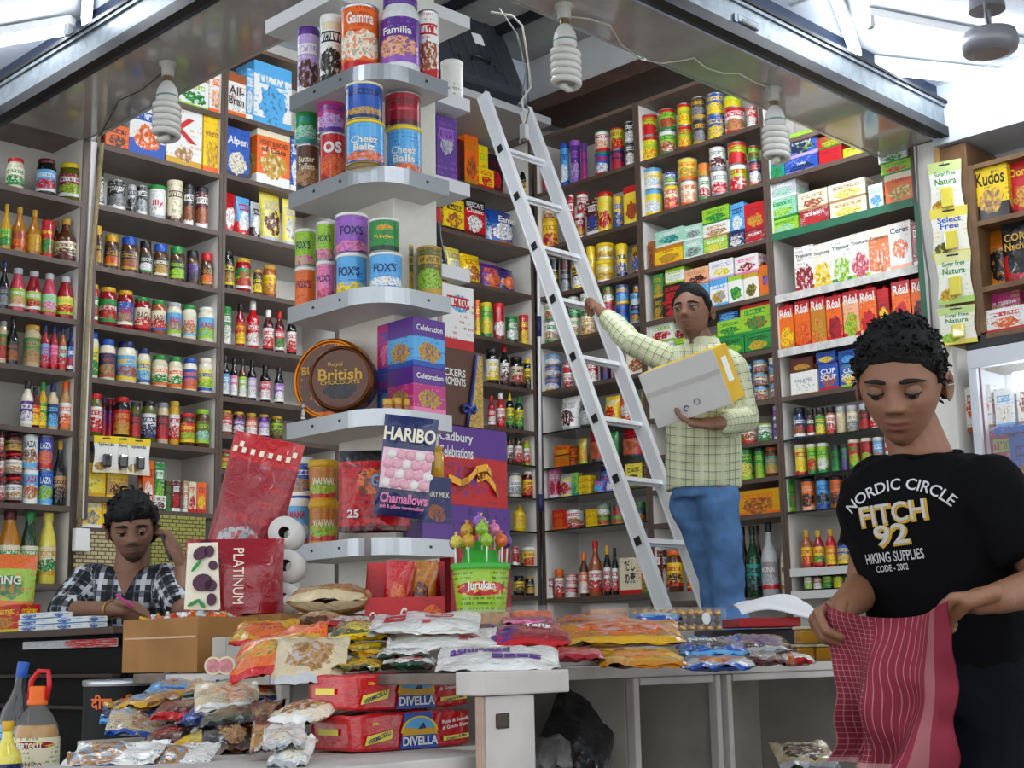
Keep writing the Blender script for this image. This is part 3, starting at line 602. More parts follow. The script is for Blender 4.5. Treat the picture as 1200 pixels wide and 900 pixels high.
row('C', 5, (850,752), ph('highest'), ['box 742 766 560 col=maroon acc=black d=.06','box 768 822 535 col=orange acc=amber pic=copper','box 824 862 585 col=yellow acc=lime pic=gold','box 866 922 622 col=black acc=maroon pic=red','box 826 886 676 col=yellow acc=red pic=red d=.02 in=0','bottle 984 1032 620 cap=black body=black lab=charcoal acc=yellow'])
row('C', 6, (860,205), ph('coffee packet'), ['box 685 766 45 col=yellow acc=black pic=copper rag=2 d=.06','box 768 850 48 col=red acc=maroon pic=white t=NESCAFE|Classic tc=white tz=.85 th=.13 d=.06 top=black toph=.72','pouch 855 900 110 col=sky acc=navy pic=white in=6','pouch 880 985 82 col=blue acc=copper pic=white t=Eamo tc=white'])
row('C', 6, (930,408), ph('sweet pouch'), ['pouch 702 770 235 col=lemon acc=grey pic=silver','pouch 772 846 262 col=yellow acc=amber pic=copper','pouch 850 925 300 col=purple acc=orange pic=orange','pouch 915 990 318 col=navy acc=purple pic=orange'])
row('C', 6, (930,610), ph('malt canister'), ['tall 808 830 450 lab=red cap=orange acc=yellow','tall 830 877 460 lab=lime cap=yellow acc=green pic=yellow','tall 879 928 463 lab=red cap=red acc=crimson pic=white','tall 929 983 515 lab=green cap=green acc=darkgreen pic=white t=MILO tc=white','tall 984 1024 510 lab=red cap=red acc=yellow pic=yellow'])
row('C', 6, (950,795), ph('dark syrup'), ['jar 852 905 645 cap=charcoal body=black lab=white acc=yellow','sauce 907 946 628 cap=red body=black lab=white acc=maroon','jar 948 1003 678 cap=black body=black lab=cream acc=maroon pic=red','jar 1003 1036 688 cap=yellow body=black lab=yellow acc=black'])
row('C', 7, (950,212), ph('ketchup'), ['sauce 860 891 80 cap=red body=crimson lab=red acc=white','sauce 893 930 68 cap=white body=red lab=white acc=red','squeeze 931 965 66 cap=yellow body=black lab=yellow acc=green','squeeze 966 1004 76 cap=green body=darkgreen lab=yellow acc=green'])
row('C', 7, (985,356), ph('glass honey'), ['jar 937 962 250 cap=black body=maroon lab=white acc=maroon','jar 964 1000 250 cap=black body=brown lab=white acc=red','jar 1001 1030 262 cap=gold body=lime lab=white'], glass=True, a=.25)
row('C', 7, (990,488), ph('spread jar'), ['jar 942 995 390 cap=grey body=ivory lab=white acc=grey','jar 997 1042 385 cap=ivory body=maroon lab=yellow acc=red pic=red'], glass=True, a=.25)
row('C', 7, (1000,624), ph('mustard'), ['squeeze 962 1012 515 cap=mustard body=yellow lab=mustard acc=yellow'], glass=True, a=.25)
row('C', 7, (1010,762), ph('tub'), ['can 958 987 685 lab=red acc=white pic=crimson','tub 989 1056 690 lab=lemon cap=white acc=red pic=red body=lemon'], glass=True, a=.25)
row('C', 7, (1020,882), ph('bottom'), ['jar 963 1008 803 cap=black body=black lab=yellow acc=black','jar 1010 1048 808 cap=gold body=black lab=charcoal acc=gold'])
ph = 'the {} shelf behind the ladder'.format
row('D', 9, (300,715), ph('top'), ['bottle 85 118 595 cap=black body=black lab=charcoal','bottle 118 150 600 cap=black body=maroon lab=black','tall 190 230 575 lab=sky cap=blue acc=blue pic=white','tall 231 273 563 lab=purple cap=violet acc=violet pic=lilac','tall 274 300 575 lab=purple cap=purple acc=magenta','can 330 394 612 lab=blue acc=red pic=white cap=green','+can 330 393 525 lab=white acc=red pic=peach cap=green','can 394 452 600 lab=navy acc=red pic=red','+can 393 452 515 lab=lime acc=red pic=red cap=red','can 454 496 570 lab=black acc=white pic=white','+can 450 496 488 lab=black acc=white pic=white'])
row('D', 10, (370,172), ph('custard'), ['tall 120 185 122 lab=yellow cap=mustard acc=amber pic=red','+can 122 170 85 lab=cream acc=copper','can 222 250 27 lab=red acc=white','tall 251 294 108 lab=crimson cap=white acc=white pic=gold','+tall 251 312 18 lab=white cap=crimson acc=red pic=crimson','box 297 338 45 col=maroon acc=white pic=blue d=.05','tall 340 404 17 lab=lemon cap=red acc=yellow pic=red','tall 405 443 35 lab=yellow cap=yellow acc=blue','box 445 505 -8 col=yellow acc=lemon pic=copper top=red d=.06'])
row('D', 10, (340,382), ph('yellow tub'), ['can 150 189 330 lab=black acc=yellow pic=copper','+can 150 188 282 lab=charcoal acc=black','can 192 236 330 lab=black acc=grey','+can 190 236 285 lab=black acc=maroon','tall 238 298 308 lab=black cap=yellow acc=yellow pic=white','tub 297 335 235 lab=yellow cap=yellow acc=mustard body=yellow','tub 336 412 290 lab=yellow cap=yellow acc=white pic=gold body=yellow','+tub 336 412 222 lab=yellow cap=yellow acc=white pic=gold body=yellow','tub 413 464 225 lab=yellow cap=yellow acc=navy pic=blue body=yellow','pouch 466 516 230 col=mustard acc=maroon pic=blue'])
row('D', 10, (330,580), ph('soup tin'), ['can 130 186 535 lab=white acc=green pic=tan','+can 130 186 462 lab=ivory acc=green pic=copper','can 225 272 520 lab=ivory acc=green pic=tan','+can 225 272 435 lab=white acc=green pic=green','can 275 336 510 lab=cream acc=gold pic=tan','+can 272 330 422 lab=white acc=green pic=cream','can 362 412 470 lab=red acc=blue','+can 362 412 397 lab=green acc=red pic=white','can 414 472 470 lab=blue acc=navy pic=sky','+can 414 472 390 lab=blue acc=yellow pic=sky','can 474 524 480 lab=navy acc=sky pic=gold','+can 474 524 422 lab=sky acc=navy pic=white','+can 484 520 392 lab=navy acc=gold'])
row('D', 10, (330,778), ph('tuna tin'), ['can 130 200 758 lab=blue acc=gold pic=white','+can 130 200 713 lab=blue acc=gold pic=white','+can 130 200 667 lab=sky acc=gold pic=white','can 203 248 752 lab=white acc=red pic=crimson','+can 203 246 702 lab=crimson acc=white pic=red','can 252 296 700 lab=crimson acc=white','can 298 345 690 lab=red acc=white','can 350 398 690 lab=maroon acc=navy','can 402 450 690 lab=navy acc=red','box 455 535 622 col=ivory acc=white pic=copper by=.3 bh=.2'])
row('D', 11, (230,215), ph('pouch'), ['pouch 178 252 82 col=white acc=silver pic=maroon','pouch 254 318 95 col=grey acc=darkgreen pic=silver','pouch 356 416 80 col=yellow acc=silver pic=red','pouch 420 482 62 col=red acc=orange pic=white','pouch 505 560 66 col=yellow acc=gold'], glass=True)
row('D', 11, (340,345), ph('ready meal'), ['box 167 228 322 col=amber acc=orange pic=orange','+box 166 228 282 col=orange acc=brown pic=mustard','box 230 256 326 col=brown acc=orange','+box 230 256 286 col=brown acc=orange','pouch 258 288 250 col=gold acc=lime pic=mustard','pouch 290 362 215 col=red acc=charcoal pic=copper','pouch 364 412 225 col=green acc=charcoal pic=red','pouch 416 512 210 col=red acc=charcoal pic=copper','pouch 514 545 255 col=red acc=maroon'], glass=True)
row('D', 11, (320,472), ph('baking packet'), ['box 147 172 375 col=pink acc=white pic=red d=.06','pouch 176 234 392 col=silver acc=lemon pic=red','box 236 262 390 col=lime acc=teal d=.05','box 268 312 452 col=yellow acc=mustard pic=gold','+box 268 312 426 col=yellow acc=mustard pic=gold','+box 268 312 402 col=yellow acc=mustard pic=gold','pouch 314 362 415 col=blue acc=orange pic=sky','pouch 340 388 362 col=purple acc=sky pic=red in=7','pouch 364 408 412 col=violet acc=sky pic=white','box 452 520 352 col=lemon acc=olive pic=maroon d=.05','box 524 568 358 col=charcoal acc=gold d=.05'], glass=True)
row('D', 11, (340,602), ph('green tin'), ['box 160 212 540 col=red acc=orange d=.06','can 216 292 537 lab=white acc=red pic=copper','box 294 338 537 col=mustard acc=yellow d=.06','can 341 398 563 lab=green acc=gold pic=red','+can 341 398 516 lab=teal acc=gold pic=white','can 401 455 560 lab=green acc=gold pic=red','+can 401 455 520 lab=darkgreen acc=red','can 492 538 556 lab=red acc=green','+can 492 538 506 lab=green acc=charcoal','can 540 582 553 lab=red acc=white','+can 540 582 505 lab=charcoal acc=green'], glass=True)
row('D', 11, (340,884), ph('bottom'), ['can 146 167 810 lab=crimson acc=white','spice 169 210 778 cap=orange body=copper lab=white acc=red','can 213 266 850 lab=red acc=white','+can 213 266 822 lab=red acc=white','+can 213 266 796 lab=red acc=white','sauce 268 305 710 cap=orange body=brown lab=orange acc=white','bottle 303 362 663 cap=red body=copper lab=white acc=red pic=red','sauce 364 395 682 cap=mustard body=black lab=white acc=red','sauce 397 424 690 cap=black body=black lab=white','box 427 515 730 col=cream acc=red pic=cream d=.06 t=だし|の素 tc=black tz=.78 th=.3 tw=.5','box 518 550 790 col=orange acc=green d=.05','box 552 600 700 col=maroon acc=white d=.05','jar 620 683 702 cap=orange body=brown lab=yellow acc=red pic=maroon','pouch 686 742 740 col=yellow acc=red pic=red'])
ph = 'the {} shelf, right middle bay'.format
row('K', 9, (760,570), ph('highest tin'), ['can 520 586 545 lab=lime acc=yellow pic=yellow top=red','+can 517 584 460 lab=lime acc=red pic=red top=red','can 588 660 525 lab=lime acc=green pic=copper top=white','+can 586 658 437 lab=lime acc=green pic=copper top=red','can 662 722 505 lab=lime acc=red pic=yellow top=red','+can 660 720 415 lab=lime acc=yellow pic=yellow top=red','can 722 780 478 lab=charcoal acc=gold pic=grey','+can 716 778 390 lab=charcoal acc=gold pic=grey','can 782 855 460 lab=blue acc=yellow pic=yellow','+can 778 850 374 lab=blue acc=yellow pic=yellow','can 850 935 430 lab=white acc=red pic=tan top=red','+can 845 920 385 lab=lime acc=yellow','can 938 984 428 lab=red acc=white pic=white'])
row('K', 9, (765,800), ph('fruit tin'), ['can 532 605 760 lab=lemon acc=yellow pic=white top=sky','+can 528 602 674 lab=yellow acc=white pic=white top=sky','can 606 672 742 lab=cream acc=red pic=rose top=yellow','+can 608 664 692 lab=blue acc=white pic=lime','can 674 745 725 lab=ivory acc=orange pic=peach','+can 660 746 635 lab=lemon acc=orange pic=gold','can 747 794 708 lab=white acc=green pic=red','+can 745 790 655 lab=orange acc=gold','can 795 866 684 lab=white acc=grey pic=red','+can 788 858 590 lab=white acc=grey pic=maroon','can 870 945 660 lab=lime acc=red pic=red top=white','+can 862 940 570 lab=lime acc=red pic=red top=red','can 948 1000 643 lab=navy acc=orange pic=white','+can 944 990 585 lab=lime acc=green pic=olive top=crimson'])
row('K', 10, (780,265), ph('green tea'), ['box 545 568 216 col=copper acc=brown','box 570 682 232 col=yellow acc=orange pic=gold t=Lipton tc=red tz=.72 top=amber','+box 572 686 166 col=mint acc=white pic=teal','box 684 764 208 col=mint acc=white pic=grey','+box 685 763 148 col=mint acc=white pic=grey','box 766 862 198 col=lime acc=white pic=lemon','+box 764 872 140 col=white acc=tan pic=tan','+box 760 868 78 col=lime acc=green pic=green','box 866 930 186 col=navy acc=white pic=white','+box 872 928 62 col=sky acc=navy pic=white','box 932 1014 172 col=crimson acc=white pic=red','+box 928 1010 60 col=red acc=crimson pic=gold'])
row('K', 10, (790,482), ph('herbal tea'), ['box 565 602 440 col=darkgreen acc=gold d=.06','+box 563 602 347 col=green acc=gold d=.06','box 604 690 460 col=black acc=red pic=red','+box 600 688 385 col=black acc=red pic=red','+box 612 688 322 col=white acc=lime pic=white top=lime','box 692 788 392 col=sky acc=white pic=white','+box 690 788 322 col=peach acc=tan pic=maroon','box 790 862 368 col=white acc=sky pic=gold top=sky','+box 788 885 290 col=white acc=lilac pic=lemon','box 864 924 352 col=white acc=white pic=green top=lime','box 926 986 340 col=white acc=ivory pic=olive top=gold','+box 890 986 270 col=white acc=pink pic=crimson','box 988 1036 310 col=orange acc=amber pic=blue by=.55 bw=.25 bh=.2'])
row('K', 10, (800,690), ph('lime tea'), ['box 548 645 622 col=white acc=sky pic=white','+box 548 645 545 col=white acc=lime pic=red','box 650 740 600 col=lime acc=green pic=mint','box 742 818 598 col=lime acc=green','box 826 928 597 col=green acc=darkgreen pic=lime','+box 820 922 530 col=lime acc=green pic=green','+box 825 905 500 col=navy acc=sky','box 930 1040 582 col=green acc=darkgreen pic=mustard','+box 912 1036 465 col=lime acc=green pic=green top=red toph=.88'])
row('K', 10, (1000,855), ph('coconut tin'), ['can 925 968 800 lab=cream acc=brown pic=blue','+can 923 966 755 lab=sky acc=white pic=navy','+can 922 964 708 lab=sky acc=white pic=navy','can 972 1030 800 lab=cream acc=brown pic=copper top=sky','+can 968 1028 745 lab=cream acc=brown pic=copper top=sky','+can 965 1026 692 lab=cream acc=brown pic=copper top=sky','can 1034 1084 786 lab=cream acc=brown pic=copper top=sky','+can 1031 1082 732 lab=cream acc=brown pic=orange top=sky','+can 1028 1080 680 lab=cream acc=sky pic=blue'])
row('K', 11, (980,266), ph('spread tin'), ['can 870 910 232 lab=lemon acc=olive','can 917 982 200 lab=white acc=red pic=copper cap=orange','+can 918 980 132 lab=white acc=red pic=copper cap=orange','can 985 1047 193 lab=white acc=green pic=green cap=lime','can 1047 1094 178 lab=purple acc=white pic=violet cap=violet','+can 1043 1090 112 lab=purple acc=white pic=violet cap=violet'])
row('K', 11, (990,411), ph('milk powder'), ['tall 860 900 300 lab=grey cap=silver acc=white','tall 905 970 284 lab=green cap=green acc=lime pic=lemon','tall 972 1010 290 lab=green cap=darkgreen acc=lime','jar 1013 1074 287 cap=copper body=brown lab=teal acc=tan pic=gold','jar 1075 1102 285 cap=navy body=brown lab=copper'])
row('K', 11, (980,556), ph('biscuit'), ['pouch 838 895 452 col=red acc=crimson pic=maroon','box 897 1072 458 col=mustard acc=orange pic=copper rag=2.2 bh=.35','box 1074 1113 420 col=green acc=lime pic=tan d=.05'])
row('K', 11, (1000,888), ph('bottom bottle'), ['bottle 858 904 610 cap=black body=maroon lab=none','bottle 905 945 605 cap=black body=black lab=none in=12','bottle 930 992 602 cap=black body=darkgreen lab=teal acc=black','bottle 968 1000 600 cap=black body=maroon lab=none in=14','bottle 990 1062 588 cap=black body=silver lab=grey acc=red pic=silver t=MONIN tc=white','bottle 1068 1140 592 cap=white body=beige lab=cream acc=tan pic=ivory t=MONIN tc=brown'])
ph = 'the {} shelf, juice bay'.format
GS = mat('green_price_strip', '1c6b4a', .4); WS = mat('white_price_strip', 'dcdad4', .5, var=.25, bscale=25)
row('E', 13, (360,668), ph('top tea'), ['box 165 234 640 col=teal acc=green pic=green','box 236 370 628 col=blue acc=lilac pic=navy t=Tetley tc=white tz=.55','+box 234 368 528 col=blue acc=lilac pic=navy t=Tetley tc=white tz=.6 th=.3 top=lime toph=.85','box 372 466 592 col=red acc=crimson pic=red ','+box 366 465 542 col=red acc=green pic=lime','box 468 566 586 col=yellow acc=green pic=lemon'])
row('E', 13, (480,868), ph('green strip tea'), ['box 180 292 875 col=lime acc=green pic=mint','+box 168 282 795 col=mint acc=green pic=lime','+box 166 282 728 col=silver acc=white pic=mint','box 296 413 838 col=crimson acc=white pic=red','+box 286 408 765 col=ivory acc=tan pic=copper','box 416 566 800 col=ivory acc=gold pic=lemon','+box 408 560 728 col=ivory acc=tan pic=lemon','box 570 630 738 col=white acc=mint pic=sky','box 634 768 690 col=orange acc=amber pic=gold top=cream t=Lipton tc=red tz=.75 th=.18','+box 620 745 646 col=lime acc=green pic=red','+box 610 728 608 col=white acc=green pic=green'], strip=GS)
tr = 't=Tropicana tz=.78 th=.1 tc=darkgreen by=.3 bh=.26 bw=.42 d=.07 '
row('E', 14, (500,372), ph('white juice carton'), ['box 272 350 234 col=white acc=crimson pic=crimson name=juice_carton '+tr,'box 345 421 224 col=white acc=yellow pic=yellow name=juice_carton '+tr,'box 418 500 202 col=white acc=green pic=lime name=juice_carton '+tr,'box 494 577 180 col=white acc=lime pic=rose name=juice_carton '+tr,'box 568 657 160 col=orange acc=ivory pic=orange top=ivory name=juice_carton '+tr,'box 649 740 138 col=white acc=peach pic=orange name=juice_carton t=Ceres tc=charcoal tz=.84 th=.12 by=.45 bw=.35 bh=.2','box 742 796 135 col=crimson acc=white pic=maroon name=juice_carton d=.07'], strip=WS)
rl = 't=Réal tz=.82 th=.2 tc=white cap=red by=.28 bh=.24 bw=.42 d=.07 '
row('E', 14, (510,598), ph('orange juice carton'), ['carton 210 268 460 col=orange acc=amber pic=yellow top=red '+rl,'carton 272 333 438 col=orange acc=red pic=orange top=red '+rl,'carton 335 396 424 col=amber acc=orange pic=gold top=red '+rl,'carton 398 462 420 col=orange acc=red pic=crimson top=red '+rl,'carton 464 530 400 col=peach acc=red pic=lime top=red '+rl,'carton 530 600 390 col=orange acc=peach pic=red top=red '+rl,'carton 604 652 392 col=crimson acc=red pic=yellow top=red d=.07','carton 660 735 360 col=orange acc=crimson pic=red top=red '+rl,'carton 738 810 348 col=orange acc=magenta pic=black top=red '+rl], strip=WS)
row('E', 14, (400,812), ph('falafel box'), ['box 258 368 737 col=white acc=ivory pic=white t=FALAFEL tc=grey tz=.62 th=.14','+box 258 350 682 col=maroon acc=brown pic=gold','box 372 450 706 col=blue acc=red pic=copper t=CUP|SOUP tc=white tz=.72 th=.2','+box 362 440 656 col=blue acc=navy pic=yellow','box 455 542 706 col=blue acc=lime pic=yellow t=CUP|SOUP tc=white tz=.72 th=.2','+box 450 530 650 col=blue acc=navy pic=sky','box 560 650 690 col=navy acc=red','box 660 760 680 col=maroon acc=gold'])
row('E', 15, (440,232), ph('spice jar'), ['spice 270 322 128 cap=black body=navy lab=navy acc=white pic=copper','spice 324 356 134 cap=black body=brown lab=charcoal acc=white pic=red','spice 358 400 130 cap=black body=olive lab=green acc=yellow pic=lemon','spice 401 440 125 cap=black body=copper lab=white acc=red','spice 442 480 125 cap=silver body=beige lab=none','spice 484 532 120 cap=silver body=beige lab=cream acc=grey','spice 534 577 113 cap=silver body=brown lab=charcoal','spice 579 618 124 cap=grey body=ivory lab=white'], glass=True)
row('E', 15, (400,388), ph('snack canister'), ['tall 276 324 278 lab=lemon cap=cream acc=red pic=yellow','tall 325 364 275 lab=lime cap=ivory acc=green pic=red','tall 365 413 271 lab=lime cap=white acc=green pic=white','tall 422 460 279 lab=darkgreen cap=charcoal acc=green','tall 461 490 280 lab=green cap=charcoal acc=purple','tall 491 540 257 lab=red cap=ivory acc=green pic=lime','tall 542 588 251 lab=crimson cap=ivory acc=red pic=lime','tall 590 634 248 lab=sky cap=ivory acc=white pic=tan','tall 636 680 240 lab=red cap=white acc=white'], glass=True)
row('E', 15, (390,535), ph('black cap canister'), ['tall 302 358 411 lab=orange cap=black acc=peach pic=black','tall 362 414 408 lab=sky cap=black acc=blue pic=charcoal','tall 417 471 403 lab=orange cap=black acc=copper pic=black','tall 474 520 400 lab=red cap=black acc=maroon pic=white'], glass=True)
WSH = mat('white_shelf', 'd9d8d4', .4)
row('E', 15, (430,772), ph('hot sauce'), ['sauce 300 346 620 cap=gold body=copper lab=yellow acc=red pic=red','sauce 348 394 620 cap=gold body=crimson lab=yellow acc=red pic=green','sauce 398 442 616 cap=gold body=red lab=orange acc=yellow pic=yellow','sauce 444 496 615 cap=gold body=black lab=blue acc=yellow','jar 500 553 640 cap=lime body=copper lab=lime acc=white pic=red','jar 560 610 645 cap=lime body=copper lab=white acc=green'], strip=WSH, dz=.004)
row('E', 15, (430,864), ph('bottom small jar'), ['jar 313 350 785 cap=black body=darkgreen lab=white acc=lime','jar 351 388 790 cap=black body=brown lab=copper acc=white','jar 390 430 783 cap=charcoal body=black lab=lime acc=green','jar 432 475 786 cap=black body=brown lab=lime acc=yellow','jar 477 510 790 cap=green body=olive lab=mint','jar 512 546 786 cap=grey body=navy lab=white'], strip=WSH, dz=.004)
ph = 'the {} shelf of the wooden cabinet'.format
row('F', 13, (1100,868), ph('upper'), ['box 985 1128 668 col=yellow acc=black pic=tan t=Kudos tc=black tz=.78 th=.26 band=.3 d=.07','box 1118 1280 640 col=red acc=crimson pic=gold t=Domino tc=yellow tz=.8 th=.15 d=.07 in=6'])
z = row('F', 14, (1100,575), ph('lower'), ['box 1003 1178 385 col=magenta acc=lime pic=pink t=petite_cuisine tc=white tz=.6 th=.12 d=.05 in=8 top=lime','box 1040 1200 480 col=white acc=red pic=orange d=.04 in=1','box 1205 1290 400 col=yellow acc=orange d=.06'])
row('F', 14, (1100,385), ph('nacho'), ['pouch 1018 1148 140 col=amber acc=orange pic=black in=9','pouch 1090 1250 128 col=red acc=crimson pic=black top=black toph=.45 t=CORN|Nachos tc=gold tz=.72 th=.13 in=2 d=.07'])
print('shelf goods', CNT[0])
# ------------------------------------------------------------------ posts, poles and hanging cards on the shelving
def bxt(name, label, cat, a, m, loc=(0, 0, 0), rz=0, bev=.003, group=None):
    return tag(MB().box(*a, bev=bev).build(name, m, loc=loc, rz=rz), label, cat, group)
struct(MB().box(3.145, 3.176, Y0-.012, Y0+.05, H+.62, H+2.366, bev=.004).build('trim_20', M_side))
struct(MB().box(X0-.012, X0+.30, 3.165, 3.285, H+.1, H+2.366, bev=.004).build('trim_21', M_side))
struct(MB().box(X0, X0+.31, 3.022, 3.165, H+1.36, H+2.32, bev=.004).build('trim_22', M_wood))
struct(MB().box(X0-.02, X0+.02, 3.155, 3.175, H+1.36, H+2.32).build('trim_23', mat('pale_batten', 'c59a62', .5)))
struct(MB().box(X0-.03, X0+.31, 1.2, 3.17, H+2.33, H+2.62).build('trim_24', M_ceil))
pts = [ony(x, y, Y0-.035) for x, y in ((119.7,168), (111.4,261), (105.8,317), (101.7,394), (99.5,441), (94.7,555), (93,625))]
tag(MB().tube(pts, .011).build('bamboo_pole', M_brownw), 'thin beige pole running up beside the white post of the left wall', 'pole')
t = empty('shutter_pole', (5.93, 5.66, .6), 0, 'long white pole with dark blue grips standing in the corner of the shelves', 'pole')
a = onx(631, 316, 5.93)-t.location; b = onx(633.5, 600, 5.93)-t.location; d = (b-a).normalized()
MB().tube([a, b], .010).build('shaft', mat('white_enamel', 'e6e8ec', .25), t)
MB().tube([a+d*.28, a+d*.40], .015).build('grip', mat('blue_grip', '23285c', .5), t); MB().tube([b-d*.10, b], .016).build('grip', mat('blue_grip', '23285c', .5), t)
MB().tube([b, Vector((b.x, b.y, 0))], .009).build('lower_rod', M_black, t)
u = U['E'].t; hw = U['E'].hw
MB().box(hw-.012, hw+.016, -.014, -.006, onx(1092, 372, X0).z-u.location.z, onx(1075, 238, X0).z-u.location.z).build('price_strip', GS, u)
cable = [onx(x, y, X0-.03) for x, y in ((1073,150),(1075,200),(1077,240),(1083,290),(1089,330),(1093,400))]
tag(MB().tube(cable, .005).build('cable', mat('grey_cable', '6f716f', .5)), 'grey cable stapled down the white post right of the juice shelves', 'cable')

def blister_card(px, py, hpx, wpx, text, label, rz, hit, cols, group, bub='lemon'):
    p = hit(px, py); d = depth(p); w, h = wpx*d/F*1.1, hpx*d/F
    t = empty('blister_card', p, rz, label, 'blister pack', group)
    mb = MB(); n = 18; out = []
    for k in range(n+1):
        v = k/n; x = w/2*(1-.12*math.sin(PI*v)**2); out.append((x, -h*v))
    vs = [(-x, 0, z) for x, z in out]+[(x, 0, z) for x, z in out]+[(-x, .002, z) for x, z in out]+[(x, .002, z) for x, z in out]; m = n+1; fs = []; uv = []
    for k in range(n):
        fs.append((k+1, m+k+1, m+k, k)); uv.append([(0, 1-(k+1)/n), (1, 1-(k+1)/n), (1, 1-k/n), (0, 1-k/n)])
        fs.append((2*m+k, 3*m+k, 3*m+k+1, 2*m+k+1)); uv.append([(0, 0)]*4)
        fs.append((k, 2*m+k, 2*m+k+1, k+1)); uv.append([(0, 0)]*4); fs.append((m+k+1, 3*m+k+1, 3*m+k, m+k)); uv.append([(0, 0)]*4)
    mb.add(vs, fs, 0, uv)
    for j, ln in enumerate(text.split('|')): text_flat(mb, ln, w*.62, h*.12, 0, -h*(.24+.13*j), -.001, 1)
    mb.box(-w*.16, w*.16, -.0012, 0, -h*.08, -h*.05, 2)
    mb.build('card', [pmat(cols[0], cols[1], cols[2], cols[3], .12, .8, (.3, .18, .25, .12), rough=.35), ink(cols[4]), M_black], t)
    b = MB(); b.box(-w*.14, w*.2, -.022, -.001, -h*.86, -h*.5, 0, bev=.008); b.build('blister', mat('blister_'+bub, bub, .12, coat=.7), t)
    MB().tube([(0, .02, -h*.055), (0, -.02, -h*.055), (0, -.03, -h*.03)], .002).build('hook', M_steel, t)
g = 'sweetener cards hanging on the wooden panel'
hx = lambda px, py: onx(px, py, X0-.03)
for i, (px, py, hp, wp, c, lb) in enumerate(((1106, 189, 66, 36, ('f4f3e6','b9d873','mustard','c9dc8c','green'), 'white and green sweetener card, topmost on the wooden panel'), (1111, 243, 60, 40, ('f0efe4','yellow','olive','lemon','blue'), 'yellow sweetener card, second from top on the wooden panel'), (1116, 295, 62, 38, ('f4f3e6','b9d873','mustard','e6e6a0','green'), 'white and green sweetener card, third from top on the wooden panel'), (1120, 359, 45, 40, ('f4f3e6','lemon','lime','c9dc8c','green'), 'pale sweetener card, lowest on the wooden panel'))):
    blister_card(px, py, hp, wp, 'Sugar Free|Natura' if i != 1 else 'Select|Free', lb, -PI/2+.25, hx, c, g)
hy = lambda px, py: ony(px, py, Y0-.02)
for px, py, lb in ((125, 511, 'yellow sweetener card, leftmost below the pickle shelf'), (144, 512, 'yellow sweetener card, middle one below the pickle shelf'), (163, 514, 'yellow sweetener card, rightmost below the pickle shelf')):
    blister_card(px, py, 43, 27, 'Splenda', lb, -.2+(px-144)*.006, lambda a, b: hy(a, b)-Vector((0, .012*(px == 144), 0)) if px != 144 else ony(a, b, Y0-.008), ('white','cream','tan','yellow','navy'), 'sweetener cards below the pickle shelf', 'charcoal')

# woven panels low on the left wall
def weave_mat(c1, c2):
    m = bpy.data.materials.new('woven_panel'); m.use_nodes = True; nt = m.node_tree; b = nt.nodes['Principled BSDF']
    tc = nt.nodes.new('ShaderNodeTexCoord'); br = nt.nodes.new('ShaderNodeTexBrick'); mp = nt.nodes.new('ShaderNodeMapping'); mp.inputs['Rotation'].default_value = (PI/2, 0, 0)
    br.inputs['Color1'].default_value = lin(c1); br.inputs['Color2'].default_value = lin(c1); br.inputs['Mortar'].default_value = lin(c2); br.inputs['Scale'].default_value = 14; br.inputs['Mortar Size'].default_value = .035
    nt.links.new(tc.outputs['Object'], mp.inputs[0]); nt.links.new(mp.outputs[0], br.inputs['Vector']); nt.links.new(br.outputs['Color'], b.inputs['Base Color']); return m
a = ony(88, 622, Y0-.03); b = ony(140, 700, Y0-.03); MBp = MB().box(a.x, b.x, Y0-.04, Y0-.02, b.z-.3, a.z, bev=.003)
tag(MBp.build('woven_panel', weave_mat('c9b98c', '5a4a30')), 'cream woven panel on the wall left of the seated man', 'panel')
a = ony(178, 603, Y0-.03); b = ony(238, 700, Y0-.03); tag(MB().box(a.x, b.x, Y0-.04, Y0-.02, b.z-.3, a.z, bev=.003).build('woven_panel', weave_mat('a3a04c', '4b431c')), 'yellow green woven panel on the wall right of the seated man', 'panel')
t = bxt('socket_box', 'white switch box on the cream woven panel behind the seated man', 'socket', (-.035, .035, -.03, 0, -.05, .05), M_white, loc=ony(93, 633, Y0-.04))

